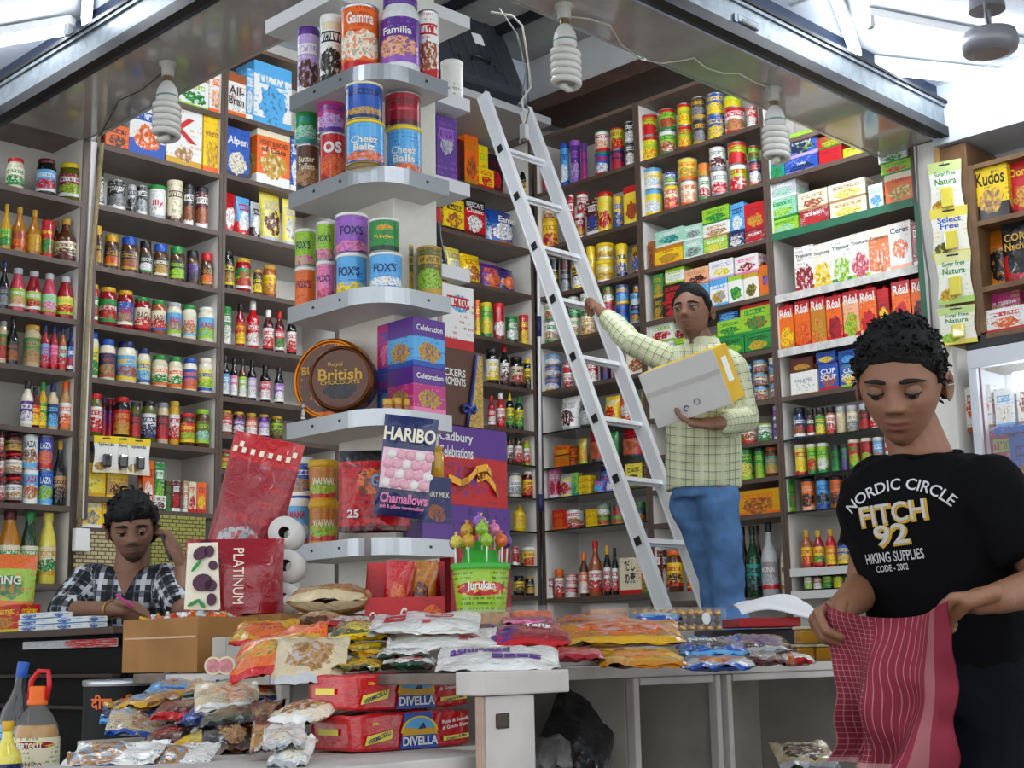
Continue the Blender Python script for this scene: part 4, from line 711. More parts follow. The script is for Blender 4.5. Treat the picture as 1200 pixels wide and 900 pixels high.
# ------------------------------------------------------------------ the pillar with its rounded shelves
PX, PY = 2.618, 3.147
pil = empty('display_pillar', (2.85, 3.35, 0), 0, 'white display pillar with steel edged rounded shelves at the shop corner', 'pillar')
o = pil.location
def loc_(v): return Vector(v)-o
MB().box(2.79-o.x, 2.97-o.x, 3.27-o.y, 3.54-o.y, 0, H+2.36, bev=.004).build('column', mat('pillar_laminate', 'dcd8cc', .3, coat=.2, var=.06), pil)
M_edgeS = mat('steel_edge', 'b4b8bb', .3, 1., bump=.02, bscale=50); M_under = mat('shelf_underside', 'c9c7c2', .4)
def round_shelf(z, x1=2.912, y1=3.578, r=.13, th=.05, x0=PX, y0=PY):
    poly = [(x1, y0)]; n = 10
    poly += [(x0+r-r*math.sin(PI/2*k/n), y0+r-r*math.cos(PI/2*k/n)) for k in range(n+1)]
    poly += [(x0, y1), (x1, y1)]; m = len(poly)
    vs = [(x-o.x, y-o.y, z-th) for x, y in poly]+[(x-o.x, y-o.y, z) for x, y in poly]
    mb = MB(); mb.add(vs, [tuple(range(m-1, -1, -1))[::-1][::-1], tuple(range(m, 2*m))], 1)
    for k in range(m):
        j = (k+1) % m; mb.add([vs[k], vs[j], vs[m+j], vs[m+k]], [(1, 0, 3, 2)], 0)
    s = mb.build('shelf', [M_edgeS, M_under], pil)
    sc = MB()
    for (a, b) in ((x0, y0+.30), (x0, y0+.17)): sc.lathe([(.005, 0), (.003, .002)], seg=8).build if 0 else sc.box(a-o.x-.002, a-o.x, b-o.y-.004, b-o.y+.004, z-th*.55, z-th*.4)
    sc.box(x0+.2-o.x, x0+.208-o.x, y0-o.y-.002, y0-o.y, z-th*.55, z-th*.4); sc.build('screw', M_black, s)
    return s
SZ = {}
for n, (px, py) in dict(S1=(523,95), S2=(526,212), S3=(528,348.5), S4=(530,487), S5=(533,633)).items():
    SZ[n] = ony(px, py, PY).z; round_shelf(SZ[n])
def plain_shelf(z, x0, x1, y0, y1, th=.05):
    return MB().box(x0-o.x, x1-o.x, y0-o.y, y1-o.y, z-th, z, bev=.002).build('back_shelf', mat('white_shelf_board', 'dfe0e0', .35), pil)
BZ = {}
for n, py in dict(R0=20, R1=117, R2=216, R3=316).items():
    px = 551; p = ony(px, py, 3.36); BZ[n] = p.z; plain_shelf(p.z, 2.97, p.x, 3.36, 3.58, .045)
p = onx(339, 34, 2.80); plain_shelf(p.z, 2.70, 2.80, 3.45, p.y, .05)

def pgoods(shelf, tile, phrase, items, z=None, off=.025):
    ox, oy = TILE[tile]; z = SZ[shelf] if z is None else z; recs = []; prev = None
    for it in items:
        kind, up, xa, xb, yt, k = parse(it); fn, nm, cat, _, rnd = KINDS[kind]; k['name'] = k.get('name', nm); CNT[0] += 1; k['seed'] = CNT[0]
        px0, px1, py = ox+xa*TS, ox+xb*TS, oy+yt*TS; pc = (px0+px1)/2; o_ = float(k.get('in', off*100))/100
        side = k.get('side', 'L' if pc < 425 else 'R')
        hit = (lambda dd: onx(pc, py, PX+dd)) if side == 'L' else (lambda dd: ony(pc, py, PY+dd))
        w = (px1-px0)*depth(hit(o_+.04))/F
        c = hit(o_+w/2); top = hit(o_+w*.25).z; zb = z+.0005
        if up: zb = prev+.0005; recs[-1][4] = 1
        h = max(.02, top-zb)
        k['dep'] = float(k.get('d', w*.6))
        ob = fn(w*.985, h, k); ob.location = (c.x, c.y, zb)
        ob.rotation_euler = (0, 0, float(k['rz']) if 'rz' in k else -PI/4+random.uniform(-.15, .15)); prev = zb+h
        recs.append([ob, kind, k, up, 0, pc])
    name_row(recs, phrase)
pgoods('S1', 5, 'the top shelf of the pillar', ['tall 97 187 105 lab=lilac cap=purple acc=white pic=brown','tall 188 280 55 lab=white cap=white acc=black pic=charcoal top=cream','can 271 427 14 lab=orange acc=red pic=ivory rim=tin t=Gamma tc=white tz=.82 by=.4 bw=.6','jar 429 590 -20 cap=purple body=clear lab=purple acc=violet pic=peach t=Familia tc=white tz=.7 th=.16','can 575 665 42 lab=white acc=red pic=copper rag=2'])
cf = 'tz=.62 th=.2 tc=white by=.2 bh=.16 '
pgoods('S2', 5, 'the second shelf of the pillar', ['can 92 187 575 lab=brown acc=charcoal pic=tan t=Butter|Toffees tc=cream tz=.7 th=.14','+can 85 180 443 lab=green acc=teal pic=mint','can 188 293 528 lab=red acc=crimson pic=orange t=os tc=white','+can 177 290 395 lab=magenta acc=purple pic=lilac','can 292 449 485 lab=sky acc=blue pic=orange cap=yellow rim=gold t=Cheez|Ballz tc=ivory tz=.55 th=.17 by=.14 bh=.12 bw=.5','+can 290 441 333 lab=blue acc=navy pic=gold by=.2 bh=.1 bw=.5 cap=cream','can 452 597 510 lab=sky acc=blue pic=orange cap=yellow rim=gold t=Cheez|Balls tc=ivory tz=.5 th=.17 by=.1 bh=.1 bw=.5','+can 444 594 373 lab=crimson acc=maroon pic=rose by=.5 bh=.05 bw=.3'])
fx = "t=FOX'S tc=navy tz=.58 th=.24 by=.16 bh=.14 bw=.55 "
pgoods('S3', 6, 'the third shelf of the pillar', ['can 88 173 318 lab=orange acc=copper pic=orange cap=white '+fx,'+can 88 173 165 lab=lime acc=green pic=pink cap=white '+fx,'can 174 249 295 lab=pink acc=magenta pic=rose cap=white '+fx,'+can 174 248 135 lab=lime acc=green pic=pink cap=white '+fx,'can 252 379 265 lab=sky acc=blue pic=yellow cap=white '+fx,'+can 249 382 100 lab=violet acc=purple pic=pink cap=white '+fx,'can 385 519 262 lab=sky acc=blue pic=white cap=white '+fx,'+can 385 508 124 lab=green acc=darkgreen pic=mustard cap=white t=Pringles tc=yellow tz=.42 th=.16 by=.72 bh=.1 bw=.2','can 500 568 230 lab=olive acc=gold pic=mustard rim=gold in=12 side=R','can 574 678 234 lab=olive acc=gold pic=lime rim=gold side=R'])
# open oval badge under the snack lettering is part of the print; bottle and white roll on the rear shelves
def rear(kind, zb, px0, px1, py, y, **k):
    fn, nm, cat, _, rnd = KINDS[kind]; k.setdefault('name', nm); k['seed'] = 3
    pc = (px0+px1)/2; c = ony(pc, py, y); w = (px1-px0)*depth(c)/F; k['dep'] = float(k.get('d', w*.6)); ob = fn(w, c.z-zb, k); ob.location = (c.x, y, zb+.0005); ob.rotation_euler = (0, 0, k.get('rz', -.6)); return ob
tag(rear('tall', BZ['R1'], 516, 543, 74, 3.47, lab='white', cap='white', acc='white', pic='white', body='white'), 'plain white canister on the rear white shelf beside the suitcase', 'canister')
tag(rear('bottle', SZ['S3'], 501, 524, 244, 3.42, body='black', cap='red', lab='mustard', acc='black', pic='cream'), 'dark bottle with red cap behind the gold tins on the pillar', 'bottle')
tag(rear('box', BZ['R2'], 509, 538, 137, 3.42, col='purple', acc='violet', pic='silver', d=.06, rz=-.15, bw=.3, bh=.14, by=.6), 'purple packet with silver panels on the rear shelf of the pillar', 'box')
tag(rear('box', BZ['R2'], 495, 508, 128, 3.46, col='maroon', acc='purple', pic='silver', d=.06, rz=-.15), 'narrow dark purple packet beside the purple one on the rear shelf', 'box')
# shelf 4: biscuit tins on edge, chocolate boxes
def round_tin(px, py, rpx, dep, xp, face, label, text, zb, yaw, textc, pic):
    c = onx(px, py, PX+xp); d = depth(c); r = rpx*d/F
    t = empty('biscuit_tin', (c.x, c.y, zb+r+.001), yaw, label, 'biscuit tin')
    body = MB().lathe([(r*.9, -dep/2), (r, -dep/2+.006), (r, dep*.15), (r*.985, dep*.15), (r*.985, dep/2)], 0, 40).xf(lambda v: Vector((v.x, v.z, v.y)))
    body.build('tin_body', mat('tin_side_'+face[0], face[0], .25, .7), t)
    f = MB(); n = 40; f.add([(r*.86*math.cos(2*PI*k/n), -dep/2-.001, r*.86*math.sin(2*PI*k/n)) for k in range(n)], [tuple(range(n))], 0, [[(.5+.5*math.cos(2*PI*k/n), .5+.5*math.sin(2*PI*k/n)) for k in range(n)]])
    for s, w, h, x, z in text: text_flat(f, s, w*r, h*r, x*r, z*r, -dep/2-.003, 1)
    f.build('lid_print', [pmat(face[1], face[2], pic, face[3], .05, 1.1, (.5, .3, .3, .16), 1.6, rough=.2), ink(textc)], t)
    MB().tube([(r*.93*math.cos(2*PI*k/n), -dep/2-.001, r*.93*math.sin(2*PI*k/n)) for k in range(n)], r*.045, seg=6, closed=True).build('rim', mat('tin_rim_'+face[0], face[0], .22, .9), t)
    return t
round_tin(392, 437, 49, .06, .10, ('c8741e', 'brown', 'orange', 'tan'), 'large copper coloured biscuit tin standing on edge behind the small one', [('BUTTER', 1.0, .2, -.25, .25)], SZ['S4'], -PI/2.7, 'gold', 'tan')
round_tin(403, 443, 39, .075, .022, ('brown', 'brown', 'maroon', 'charcoal'), 'small dark brown biscuit tin standing on edge on the pillar', [('British', 1.35, .34, 0, .12), ('Royal', .5, .16, -.15, .42), ('CHOCOLATE', 1.3, .12, 0, -.12)], SZ['S4'], -PI/3.3, 'gold', 'black')
for i, (px, pz) in enumerate(((454, 468), (465, 467), (476, 468))):
    tag(rear('can', SZ['S4'], px-6, px+6, pz, PY+.05, lab='gold', acc='mustard', pic='copper', rim='gold', cap='gold'), ['leftmost', 'middle', 'rightmost'][i]+' small gold foil tub beside the brown biscuit tin', 'tub', 'small gold tubs on the pillar')
def stackbox(px0, px1, py0, py1, y, d, zb=None, **k):
    a, b = ony(px0, py1, y), ony(px1, py1, y); top = ony((px0+px1)/2, py0, y).z; zb = a.lerp(b, .5).z if zb is None else zb
    k.setdefault('name', 'chocolate_box'); k['dep'] = d; ob = box(b.x-a.x, top-zb, k); ob.location = ((a.x+b.x)/2, y, zb); return ob, top
zz = SZ['S4']+.001
ob, zz = stackbox(485, 523, 431, 482, PY+.02, .12, zz, col='magenta', acc='pink', pic='gold', top='purple', toph=.62, t='Celebration', tc='white', tz=.8, th=.12, by=.3, bh=.2, rag=2); tag(ob, 'pink and purple chocolate box, lower of two on the pillar', 'box')
ob, zz = stackbox(485, 522, 374, 430, PY+.025, .12, zz+.001, col='sky', acc='blue', pic='gold', top='purple', toph=.62, t='Celebration', tc='white', tz=.8, th=.12, by=.3, bh=.2, rag=2); tag(ob, 'blue and purple chocolate box, upper of two on the pillar', 'box')
ob, zz = stackbox(467, 484, 436, 482, PY+.10, .1, SZ['S4']+.001, col='blue', acc='magenta', pic='sky'); tag(ob, 'narrow blue chocolate box beside the lower pink one', 'box')
ob, zz = stackbox(467, 483, 377, 435, PY+.10, .1, zz+.001, col='magenta', acc='blue', pic='pink'); tag(ob, 'narrow pink chocolate box standing on the narrow blue one', 'box')
# the tall stack of gift boxes right of the pillar
yb = 3.30
ob, z1 = stackbox(529, 600, 594, 738, yb-.03, .10, .93, col='crimson', acc='red', pic='purple', top='purple', toph=.78, by=.9, bh=.1, bw=.4, name='gift_box'); tag(ob, 'red and purple gift box at the bottom of the stack behind the lollipop bucket', 'box')
gift, z2 = stackbox(497, 595, 500, 593, yb, .07, z1+.001, col='red', acc='crimson', pic='red', top='purple', toph=.62, band=.02, rag=.2, name='gift_box', t='Cadbury|Celebrations', tc='white', tx=-.12, tz=.84, th=.15, tw=.4); tag(gift, 'large red and purple gift box with a gold ribbon right of the pillar', 'box')
gw = (ony(595, 540, yb)-ony(501, 540, yb)).x
rb = MB(); gh = z2-z1
def ribbon(pts, w):
    for i in range(len(pts)-1):
        (x0, a0, d0), (x1, a1, d1) = pts[i], pts[i+1]; rb.add([(x0, -.004-d0, a0-w), (x1, -.004-d1, a1-w), (x1, -.004-d1, a1+w), (x0, -.004-d0, a0+w)], [(0, 1, 2, 3)])
for pts in ([(.03, .35, .0), (.07, .42, .012), (.05, .50, .02), (.02, .46, .01)], [(-.06, .34, 0), (-.03, .28, .012), (.0, .33, .006), (.02, .45, .014), (.045, .36, .004)], [(.04, .42, .01), (.07, .36, .002), (.085, .25, .01), (.1, .17, .002)]):
    ribbon([(x*gw/.26, gh*z, d) for x, z, d in pts], .011)
rb.build('ribbon_bow', mat('gold_ribbon', 'c98f2a', .25, .6), gift)
sn, z3 = stackbox(498, 566, 408, 499, yb+.0, .09, z2+.001, col='brown', acc='brown', pic='copper', bx=.2, by=.4, bw=.08, bh=.06, t='SNICKERS|FINE_MOMENTS', tc='white', tz=.68, th=.1, tx=-.08, tw=.56, name='gift_box'); tag(sn, 'dark brown gift box with a glittering gold edge and blue bow', 'box')
w = (ony(568, 450, yb)-ony(523, 450, yb)).x; hh = z3-z2
wo = w; w = (ony(566, 450, yb)-ony(498, 450, yb)).x; x_a = w*.5-wo; MB().add([(x_a+wo*.62, -.002, 0), (w*.5, -.002, 0), (w*.5, -.002, hh*.95), (x_a+wo*.88, -.002, hh*.95)], [(0, 1, 2, 3)]).build('gold_panel', mat('gold_glitter', 'd9b25a', .4, .3, var=.6, bscale=160), sn)
cx_ = x_a+wo*.6; bw2 = MB().tube([(cx_-.03, -.008, hh*.22), (cx_-.02, -.012, hh*.27), (cx_, -.012, hh*.22), (cx_+.02, -.012, hh*.27), (cx_+.03, -.008, hh*.22), (cx_+.02, -.01, hh*.18), (cx_, -.012, hh*.22), (cx_-.02, -.01, hh*.17), (cx_-.03, -.008, hh*.22)], .006); bw2.build('bow', mat('blue_ribbon', '27408f', .3), sn)
MB().tube([(x_a+wo*.55, -.006, 0), (x_a+wo*.62, -.006, hh*.2), (x_a+wo*.83, -.006, hh*.95)], .006).build('ribbon', mat('blue_ribbon', '27408f', .3), sn)
kb, z4 = stackbox(519, 556, 335, 407, yb+.01, .07, z3+.001, col='white', acc='red', pic='sky', top='white', band=.16, bx=.55, by=.72, bw=.3, bh=.14, rag=.8, name='gift_box'); tag(kb, 'white box with red base and blue cloud above the brown gift box', 'box')
# shelf 5
pgoods('S5', 7, 'the lowest shelf of the pillar', ['tub 56 150 492 lab=sky acc=red pic=white cap=white t=MAMA tc=red tz=.8 th=.24','+tub 56 165 326 lab=blue acc=white pic=tan cap=white','tub 142 265 500 lab=amber acc=red pic=lime cap=mustard body=mustard t=WAI_WAI tc=ivory tz=.55','+tub 140 265 337 lab=amber acc=red pic=lime cap=mustard body=mustard t=WAI_WAI tc=ivory tz=.55'], off=.02)
def upright_bag(px0, px1, py0, py1, y, t, cols, label, texts=(), axis='y', rz=-PI/4, tilt=0., zb=None, top=None, extra=None, base=False, wob=.12, cat='bag', name='sweet_bag', roll=0.):
    pc = (px0+px1)/2; f = (lambda b: ony(pc, b, y)) if axis == 'y' else (lambda b: ond(pc, b, y))
    a, b = f(py1), f(py0); d = depth(a); w = (px1-px0)*d/F; h = (py1-py0)*d/F
    mb = MB(); pillow(mb, w, h, t, 0, 16, 18, seed=px0*.01, wr=wob, base=base)
    for s, tw, th, tx, tz, mi in texts: text_flat(mb, s, w*tw, h*th, w*tx, h*tz, -t*.56-.002, mi, .03)
    ob = mb.build(name, cols); ob.location = a; ob.rotation_euler = (-tilt, roll, rz); tag(ob, label, cat); return ob, w, h
upright_bag(396, 480, 527, 623, PY+.09, .10, [pmat('red', 'maroon', 'orange', 'black', .06, .86, (.55, .6, .3, .16), 1.5, rough=.2, coat=.6, bump=.3), ink('white'), ink('sky')], 'red sweet bag with a black top behind the marshmallow bag', [('25', .16, .1, -.26, .2, 1), ('Gr', .22, .16, .1, .6, 2)], base=True)
hb, w, h = upright_bag(437, 502, 486, 606, PY-.035, .045, [pmat('navy', 'navy', 'pink', 'navy', .24, .68, (.5, .46, .46, .2), .35, rough=.2, coat=.6, bump=.2), ink('ivory'), ink('pink')], 'dark blue and pink marshmallow bag hanging over the lowest pillar shelf', [('HARIBO', .94, .14, 0, .8, 1), ('Chamallows', .86, .1, .02, .17, 2), ('soft & pillow marshmallow', .8, .045, 0, .08, 2)], rz=-PI/4+.08, roll=.12)
mm = MB(); wn_ = MB(); wn_.add([(x*w, -.0245, z*h) for x, z in ((-.45, .26), (.45, .26), (.45, .66), (-.45, .66))], [(0, 1, 2, 3)]); wn_.build('window', mat('pink_window', 'eec3d2', .2, coat=.6), hb)
for i in range(20):
    k0 = len(mm.v); cx = (-.36+.18*(i % 5)+(.06 if (i//5) % 2 else 0))*w*.95; cz = h*(.31+.097*(i//5)); r = w*.088
    mm.lathe([(r*.3, -r), (r*.85, -r*.85), (r, 0), (r*.85, r*.85), (r*.3, r)], (i*7) % 3 and 1 or 0, 12); E_ = Matrix.Rotation(i*1.3, 3, 'Y')
    mm.v[k0:] = [tuple(Vector((cx, -.0245, cz))+Vector((q.x, q.y*.45, q.z))) for q in (E_ @ Vector(p) for p in mm.v[k0:])]
mm.build('marshmallows', [mat('white_marshmallow', 'f4ece8', .5), mat('pink_marshmallow', 'efb3c3', .5)], hb)['kind'] = 'stuff'
ob, zt_ = stackbox(495, 530, 559, 626, PY+.03, .08, SZ['S5']+.001, col='navy', acc='purple', pic='copper', t='DAIRY_MILK', tc='ivory', tz=.72, th=.09, by=.42, bh=.14, bw=.28, band=.26, name='chocolate_box'); tag(ob, 'dark purple chocolate carton at the right end of the lowest pillar shelf', 'box')
tag(rear('jar', zt_, 500, 520, 524, PY+.07, body='mustard', cap='gold', lab='none'), 'jar of gold wrapped sweets on top of the dark purple carton', 'jar')
tag(rear('box', SZ['S4'], 353, 358, 470, PY+.33, col='maroon', acc='white'), 'maroon biscuit packet at the left end of the fourth pillar shelf', 'box')
# clear bag hanging at the left end of the third shelf
# ------------------------------------------------------------------ ladder
lx = 5.15; wl = .33
pA = ond(565, 110, 1); 
def railpt(px, py): return onx(px, py, lx)
T = railpt(566, 112); Bm = railpt(770, 692); dirv = (Bm-T).normalized()
Bf = T+dirv*((.60-T.z)/dirv.z)
lad = empty('aluminium_ladder', Bf, 0, 'aluminium ladder with black rung plugs leaning against the corner shelves', 'ladder')
M_alu = mat('aluminium', 'e2e5e8', .35, .35, bump=.02, bscale=40); L = (T-Bf).length; dv = (T-Bf)/L; nv = Vector((1, 0, 0)).cross(dv).normalized()
def lad_box(c, hx, hy, hz):   # box in ladder axes (x across, nv depth, dv along)
    vs = []
    for sz in (-1, 1):
        for sx, sy in ((-1, -1), (1, -1), (1, 1), (-1, 1)): vs.append(c+Vector((1, 0, 0))*sx*hx+nv*sy*hy+dv*sz*hz)
    return vs, [(0, 1, 5, 4), (1, 2, 6, 5), (2, 3, 7, 6), (3, 0, 4, 7), (4, 5, 6, 7), (3, 2, 1, 0)]
for x in (0, wl):
    m = MB(); m.add(*lad_box(Vector((x, 0, 0))+dv*(L/2+.03), .0125, .033, L/2-.03)); m.add(*lad_box(Vector((x, 0, 0))+dv*(L/2+.03)+nv*.033, .015, .004, L/2-.03)); m.add(*lad_box(Vector((x, 0, 0))+dv*(L/2+.03)-nv*.033, .015, .004, L/2-.03)); m.build('rail', M_alu, lad)
    m = MB(); m.add(*lad_box(Vector((x, 0, 0))+dv*.03, .018, .04, .03)); m.build('foot_cap', M_black, lad)
rung_px = [(587, 176), (606, 232), (625, 292), (646, 354), (670, 421), (696, 493), (721, 563), (747, 636)]
for px, py in rung_px:
    q = railpt(px, py); s = (q-Bf).dot(dv); m = MB(); c = dv*s
    m.add(*lad_box(Vector((wl/2, 0, 0))+c, wl/2-.012, .014, .012)); m.add(*lad_box(Vector((wl/2, 0, 0))+c-nv*.012, wl/2-.012, .004, .016)); r = m.build('rung', M_alu, lad)
    m = MB(); m.add(*lad_box(c+Vector((-.0155, 0, 0)), .002, .017, .020)); m.build('plug', M_black, r)
s = ((railpt(774, 704)-Bf).dot(dv))-.27
while s > .1:
    m = MB(); m.add(*lad_box(Vector((wl/2, 0, 0))+dv*s, wl/2-.012, .014, .012)); m.build('rung', M_alu, lad); s -= .27
# loft board with the suitcase
lb = ony(580, 106, 5.35)
loft = MB().box(4.75, 5.83, 5.42, 6.14, lb.z-.05, lb.z-.005, bev=.004).build('loft_board', mat('grey_loft_board', '9b9d9e', .4)); tag(loft, 'grey loft board below the black suitcase at the top of the corner shelves', 'board')
sp = ony(562, 104, 5.5); sd = depth(sp); sw = 128*sd/F; sh = 122*sd/F
su = empty('suitcase', (sp.x-.05, 5.56, lb.z-.004), -.6, 'black hard suitcase standing on the loft board above the ladder', 'suitcase')
su.rotation_euler = (-.42, 0, -.08); su.location.y = 5.50; su.location.x += .03; su.location.z += .035
M_case = mat('black_hard_shell', '34383d', .3, bump=.05, bscale=30)
MB().box(-sw/2, sw/2, -.09, .09, 0, sh, bev=.03).build('shell', M_case, su)
for x in (-.28, -.09, .1, .29): MB().box(x*sw-.012, x*sw+.012, -.098, -.085, .03, sh-.03, bev=.004).build('rib', M_case, su)
MB().tube([(-.06, -.1, sh*.25), (-.06, -.125, sh*.27), (.06, -.125, sh*.27), (.06, -.1, sh*.25)], .010).build('handle', M_black, su)
for x in (-.13, .13): MB().box(x-.02, x+.02, -.105, -.088, sh*.18, sh*.28, bev=.004).build('clasp', mat('dark_clasp', '4a4d52', .3, .6), su)
MB().box(.02, .09, -.102, -.097, sh*.52, sh*.66).build('tag', M_white, su)

# ------------------------------------------------------------------ counter
ct = H-.03
cnt = empty('shop_counter', (2.0, 1.9, 0), 0, 'chipped white wooden counter with open cubbyholes at the front of the shop', 'counter'); co = cnt.location
def cb(name, x0, x1, y0, y1, z0, z1, m=M_pw, bev=.003): return MB().box(x0-co.x, x1-co.x, y0-co.y, y1-co.y, z0, z1, bev=bev).build(name, m, cnt)
fy = 1.90; XR = 3.55
M_worn = mat('worn_board_edge', '7b6c62', .6, var=.45, bscale=16); M_bare = mat('bare_pinkish_wood', 'b89a8a', .6, var=.3, bscale=12)
cb('top_board', 1.70, XR, fy-.005, 2.75, ct-.022, ct)                 # right arm
cb('top_board', 1.578, 1.775, 1.642, 1.705, ct-.034, ct+.003)           # stepped corner
cb('top_board', 1.590, 1.699, 1.706, 2.22, ct-.018, ct, M_worn)
cb('top_board', 1.80, 2.42, 2.751, 3.05, ct-.022, ct, M_worn); cb('top_board', 2.06, 2.42, 3.051, 3.25, ct-.022, ct, M_worn); cb('leg', 2.36, 2.40, 3.2, 3.24, .02, ct-.023)                     # left arm
cb('end_panel', 1.590, 1.70, 1.650, 1.668, .02, ct-.035); cb('end_edge', 1.584, 1.5895, 1.650, 1.668, .02, ct-.035, M_bare)
for px in (745, 841, 854): x = ony(px, 800, fy).x; cb('upright', x-.0085, x+.0085, fy-.002, fy+.02, .02, ct-.023)
for px in (745, 848): x = ony(px, 800, fy).x; cb('partition', x-.008, x+.008, fy+.021, 2.6, .02, ct-.023, M_cav)
cb('upright', XR-.02, XR, fy-.002, fy+.02, .02, ct-.023); cb('partition', XR-.016, XR, fy+.021, 2.6, .02, ct-.023, M_cav)
cb('front_rail', ony(750, 800, fy).x, ony(836, 800, fy).x, fy-.001, fy+.015, ct-.038, ct-.0225); cb('front_rail', ony(859, 800, fy).x, XR-.021, fy-.001, fy+.015, ct-.038, ct-.0225)
cb('back_panel', 1.95, XR-.017, 2.52, 2.54, .02, ct-.023, M_cav); cb('bottom_board', 1.95, XR-.02, fy+.022, 2.519, H-.47, H-.455, M_cav)
cb('bay_side', 1.925, 1.94, fy+.05, 2.6, .02, ct-.023, M_cav)
cb('lower_board', 1.08, 1.70, 1.70, 1.889, H-.18, H-.157); cb('lower_board', 1.08, 1.915, 1.89, 2.15, H-.18, H-.157); cb('lower_board', 1.50, 1.915, 2.151, 2.75, H-.18, H-.157)
cb('lower_front', 1.085, 1.103, 1.70, 2.15, .02, H-.181); cb('lower_front', 1.505, 1.523, 2.151, 2.75, .02, H-.181); cb('lower_end', 1.524, 1.915, 2.73, 2.75, .02, H-.181); cb('lower_end', 1.104, 1.58, 1.70, 1.718, .02, H-.181)
RZ = ct+.078
cb('riser', 1.85, 3.45, 2.30, 2.745, ct+.0005, RZ, M_cav); cb('riser', 1.85, 2.62, 2.12, 2.299, ct+.0005, RZ, M_cav); cb('riser', 1.85, 2.42, 2.746, 2.80, ct+.0005, RZ, M_cav)
nk = cb('chipped_hole', 1.612, 1.640, 1.6485, 1.6505, ct-.085, ct-.062, mat('dark_hole', '4a3d33', .8))
# dark table of the seated man
dt = empty('cash_table', (2.5, 4.6, 0), 0, 'dark brown cash table with shelves in front of the seated man', 'table'); do = dt.location
zt0 = H+.105
def db(name, x0, x1, y0, y1, z0, z1, m=M_dwood): return MB().box(x0-do.x, x1-do.x, y0-do.y, y1-do.y, z0, z1, bev=.003).build(name, m, dt)
db('table_top', 2.30, 2.62, 4.02, 5.6, zt0-.022, zt0, mat('table_top_edge', '4a352b', .35)); M_blk = mat('black_board', '0b0a09', .6, spec=.15)
db('front_board', 2.35, 2.37, 4.05, 5.6, 0, zt0-.023, M_blk); db('side_board', 2.371, 2.50, 4.05, 4.07, 0, zt0-.023, M_blk)
for py in (790, 826): z = onx(60, py, 2.34).z; db('shelf', 2.318, 2.349, 4.05, 5.6, z-.012, z, mat('shelf_lip', '33261f', .4, spec=.3))
ls = db('label_strip', 2.333, 2.337, onx(138, 756, 2.335).y, onx(27, 756, 2.335).y, onx(80, 759.5, 2.335).z, onx(80, 750, 2.335).z, pmat('silver', 'white', 'red', band=.0, blob=(.75, .5, .3, .6), rag=1.))
# ------------------------------------------------------------------ lying bags
def bag(px0, px1, py0, py1, d, cols, label, length=.17, rz=-PI/4, tilt=.22, texts=(), group=None, name='food_bag', cat='bag', seed=None, wr=.10, roll=0., tf=.75, zset=None):
    pc = (px0+px1)/2; base = ond(pc, py1, d); w = (px1-px0)*d/F; hh = (py1-py0)*d/F
    t = max(.018, (hh-length*math.sin(tilt)*.55)*tf); seed = px0*.37+py0*.11 if seed is None else seed; l = length
    def top(s):
        def fn(u, v):
            e = max(0., math.sin(PI*u))**.42*max(0., math.sin(PI*v))**.40
            n = mnoise.noise(Vector((u*4.2+seed, v*3.4+seed*.7, s*3.)))+.5*mnoise.noise(Vector((u*11+seed, v*7, s*3.)))
            edge = 1-e
            z = t*.5+s*t*.5*e*(1+wr*n*1.6)+edge*n*.012
            x = (u-.5)*w*(1-.06*e*0+.03*mnoise.noise(Vector((v*5, seed, 1)))); y = (v-.5)*l*(1+.05*mnoise.noise(Vector((u*5, seed, 5))))
            return (x, y+l/2, z)
        return fn
    mb = MB(); mb.grid(top(1), 20, 14, 0); mb.grid(top(-1), 20, 14, 0, flip=True)
    zt_ = t
    for s, tw, th, tx, ty, mi in texts:
        tmp = MB(); text_flat(tmp, s, w*tw, l*th, w*tx, l*ty, 0, 0, .03); out = []
        for x, y, z in tmp.v:
            q = top(1)(min(.98, max(.02, x/w+.5)), min(.98, max(.02, z/l))); out.append((x, z, q[2]+.002))
        mb.add(out, tmp.f, mi)
    o = mb.build(name, cols); o.location = base if zset is None else Vector((base.x, base.y, zset)); o.rotation_euler = Euler((tilt, roll, rz), 'XYZ'); tag(o, label, cat, group)
    return o
def film(base, acc, pic, top=None, **k): k.setdefault('rough', .18); k.setdefault('coat', .7); k.setdefault('bump', .35); k.setdefault('blob', (.5, .5, .34, .3)); k.setdefault('band', .1); return pmat(base, acc, pic, top or base, **k)
g1 = 'food bags on the counter top'
B_ = lambda *a, **k: bag(*a, **k)
B_(510, 657, 757, 797, 2.35, [film('white', 'white', 'lilac', rag=3., blob=(.5, .5, .05, .05)), ink('purple')], 'white flour bag with purple stripes draped over the counter corner', length=.17, tilt=.24, texts=[('ashirvaad', .5, .22, -.15, .62, 1), ('====', .4, .2, .15, .35, 1)], group=g1, wr=.05)
B_(451, 581, 741, 769, 2.55, [film('white', 'white', 'rose', blob=(.75, .5, .1, .1)), ink('red')], 'lower white sugar bag with small red print on the counter', length=.17, texts=[('=', .08, .2, .2, .4, 1), ('Sugar', .3, .2, -.1, .6, 1)], group=g1)
B_(430, 562, 716, 748, 2.62, [film('white', 'white', 'red', blob=(.62, .65, .14, .16), rag=.6), ink('red')], 'upper white sugar bag with a red badge on the counter', length=.18, tilt=.2, texts=[('=', .2, .35, -.28, .5, 1), ('=', .08, .2, .02, .25, 1)], group=g1)
B_(385, 455, 724, 757, 2.65, [film('olive', 'yellow', 'lemon', 'mustard'), ink('white')], 'upper olive yellow pulse bag left of the white sugar bags', group=g1, length=.15)
B_(385, 455, 752, 772, 2.55, [film('olive', 'mustard', 'yellow'), ink('white')], 'middle olive yellow pulse bag left of the white sugar bags', group=g1, length=.15, tilt=.12)
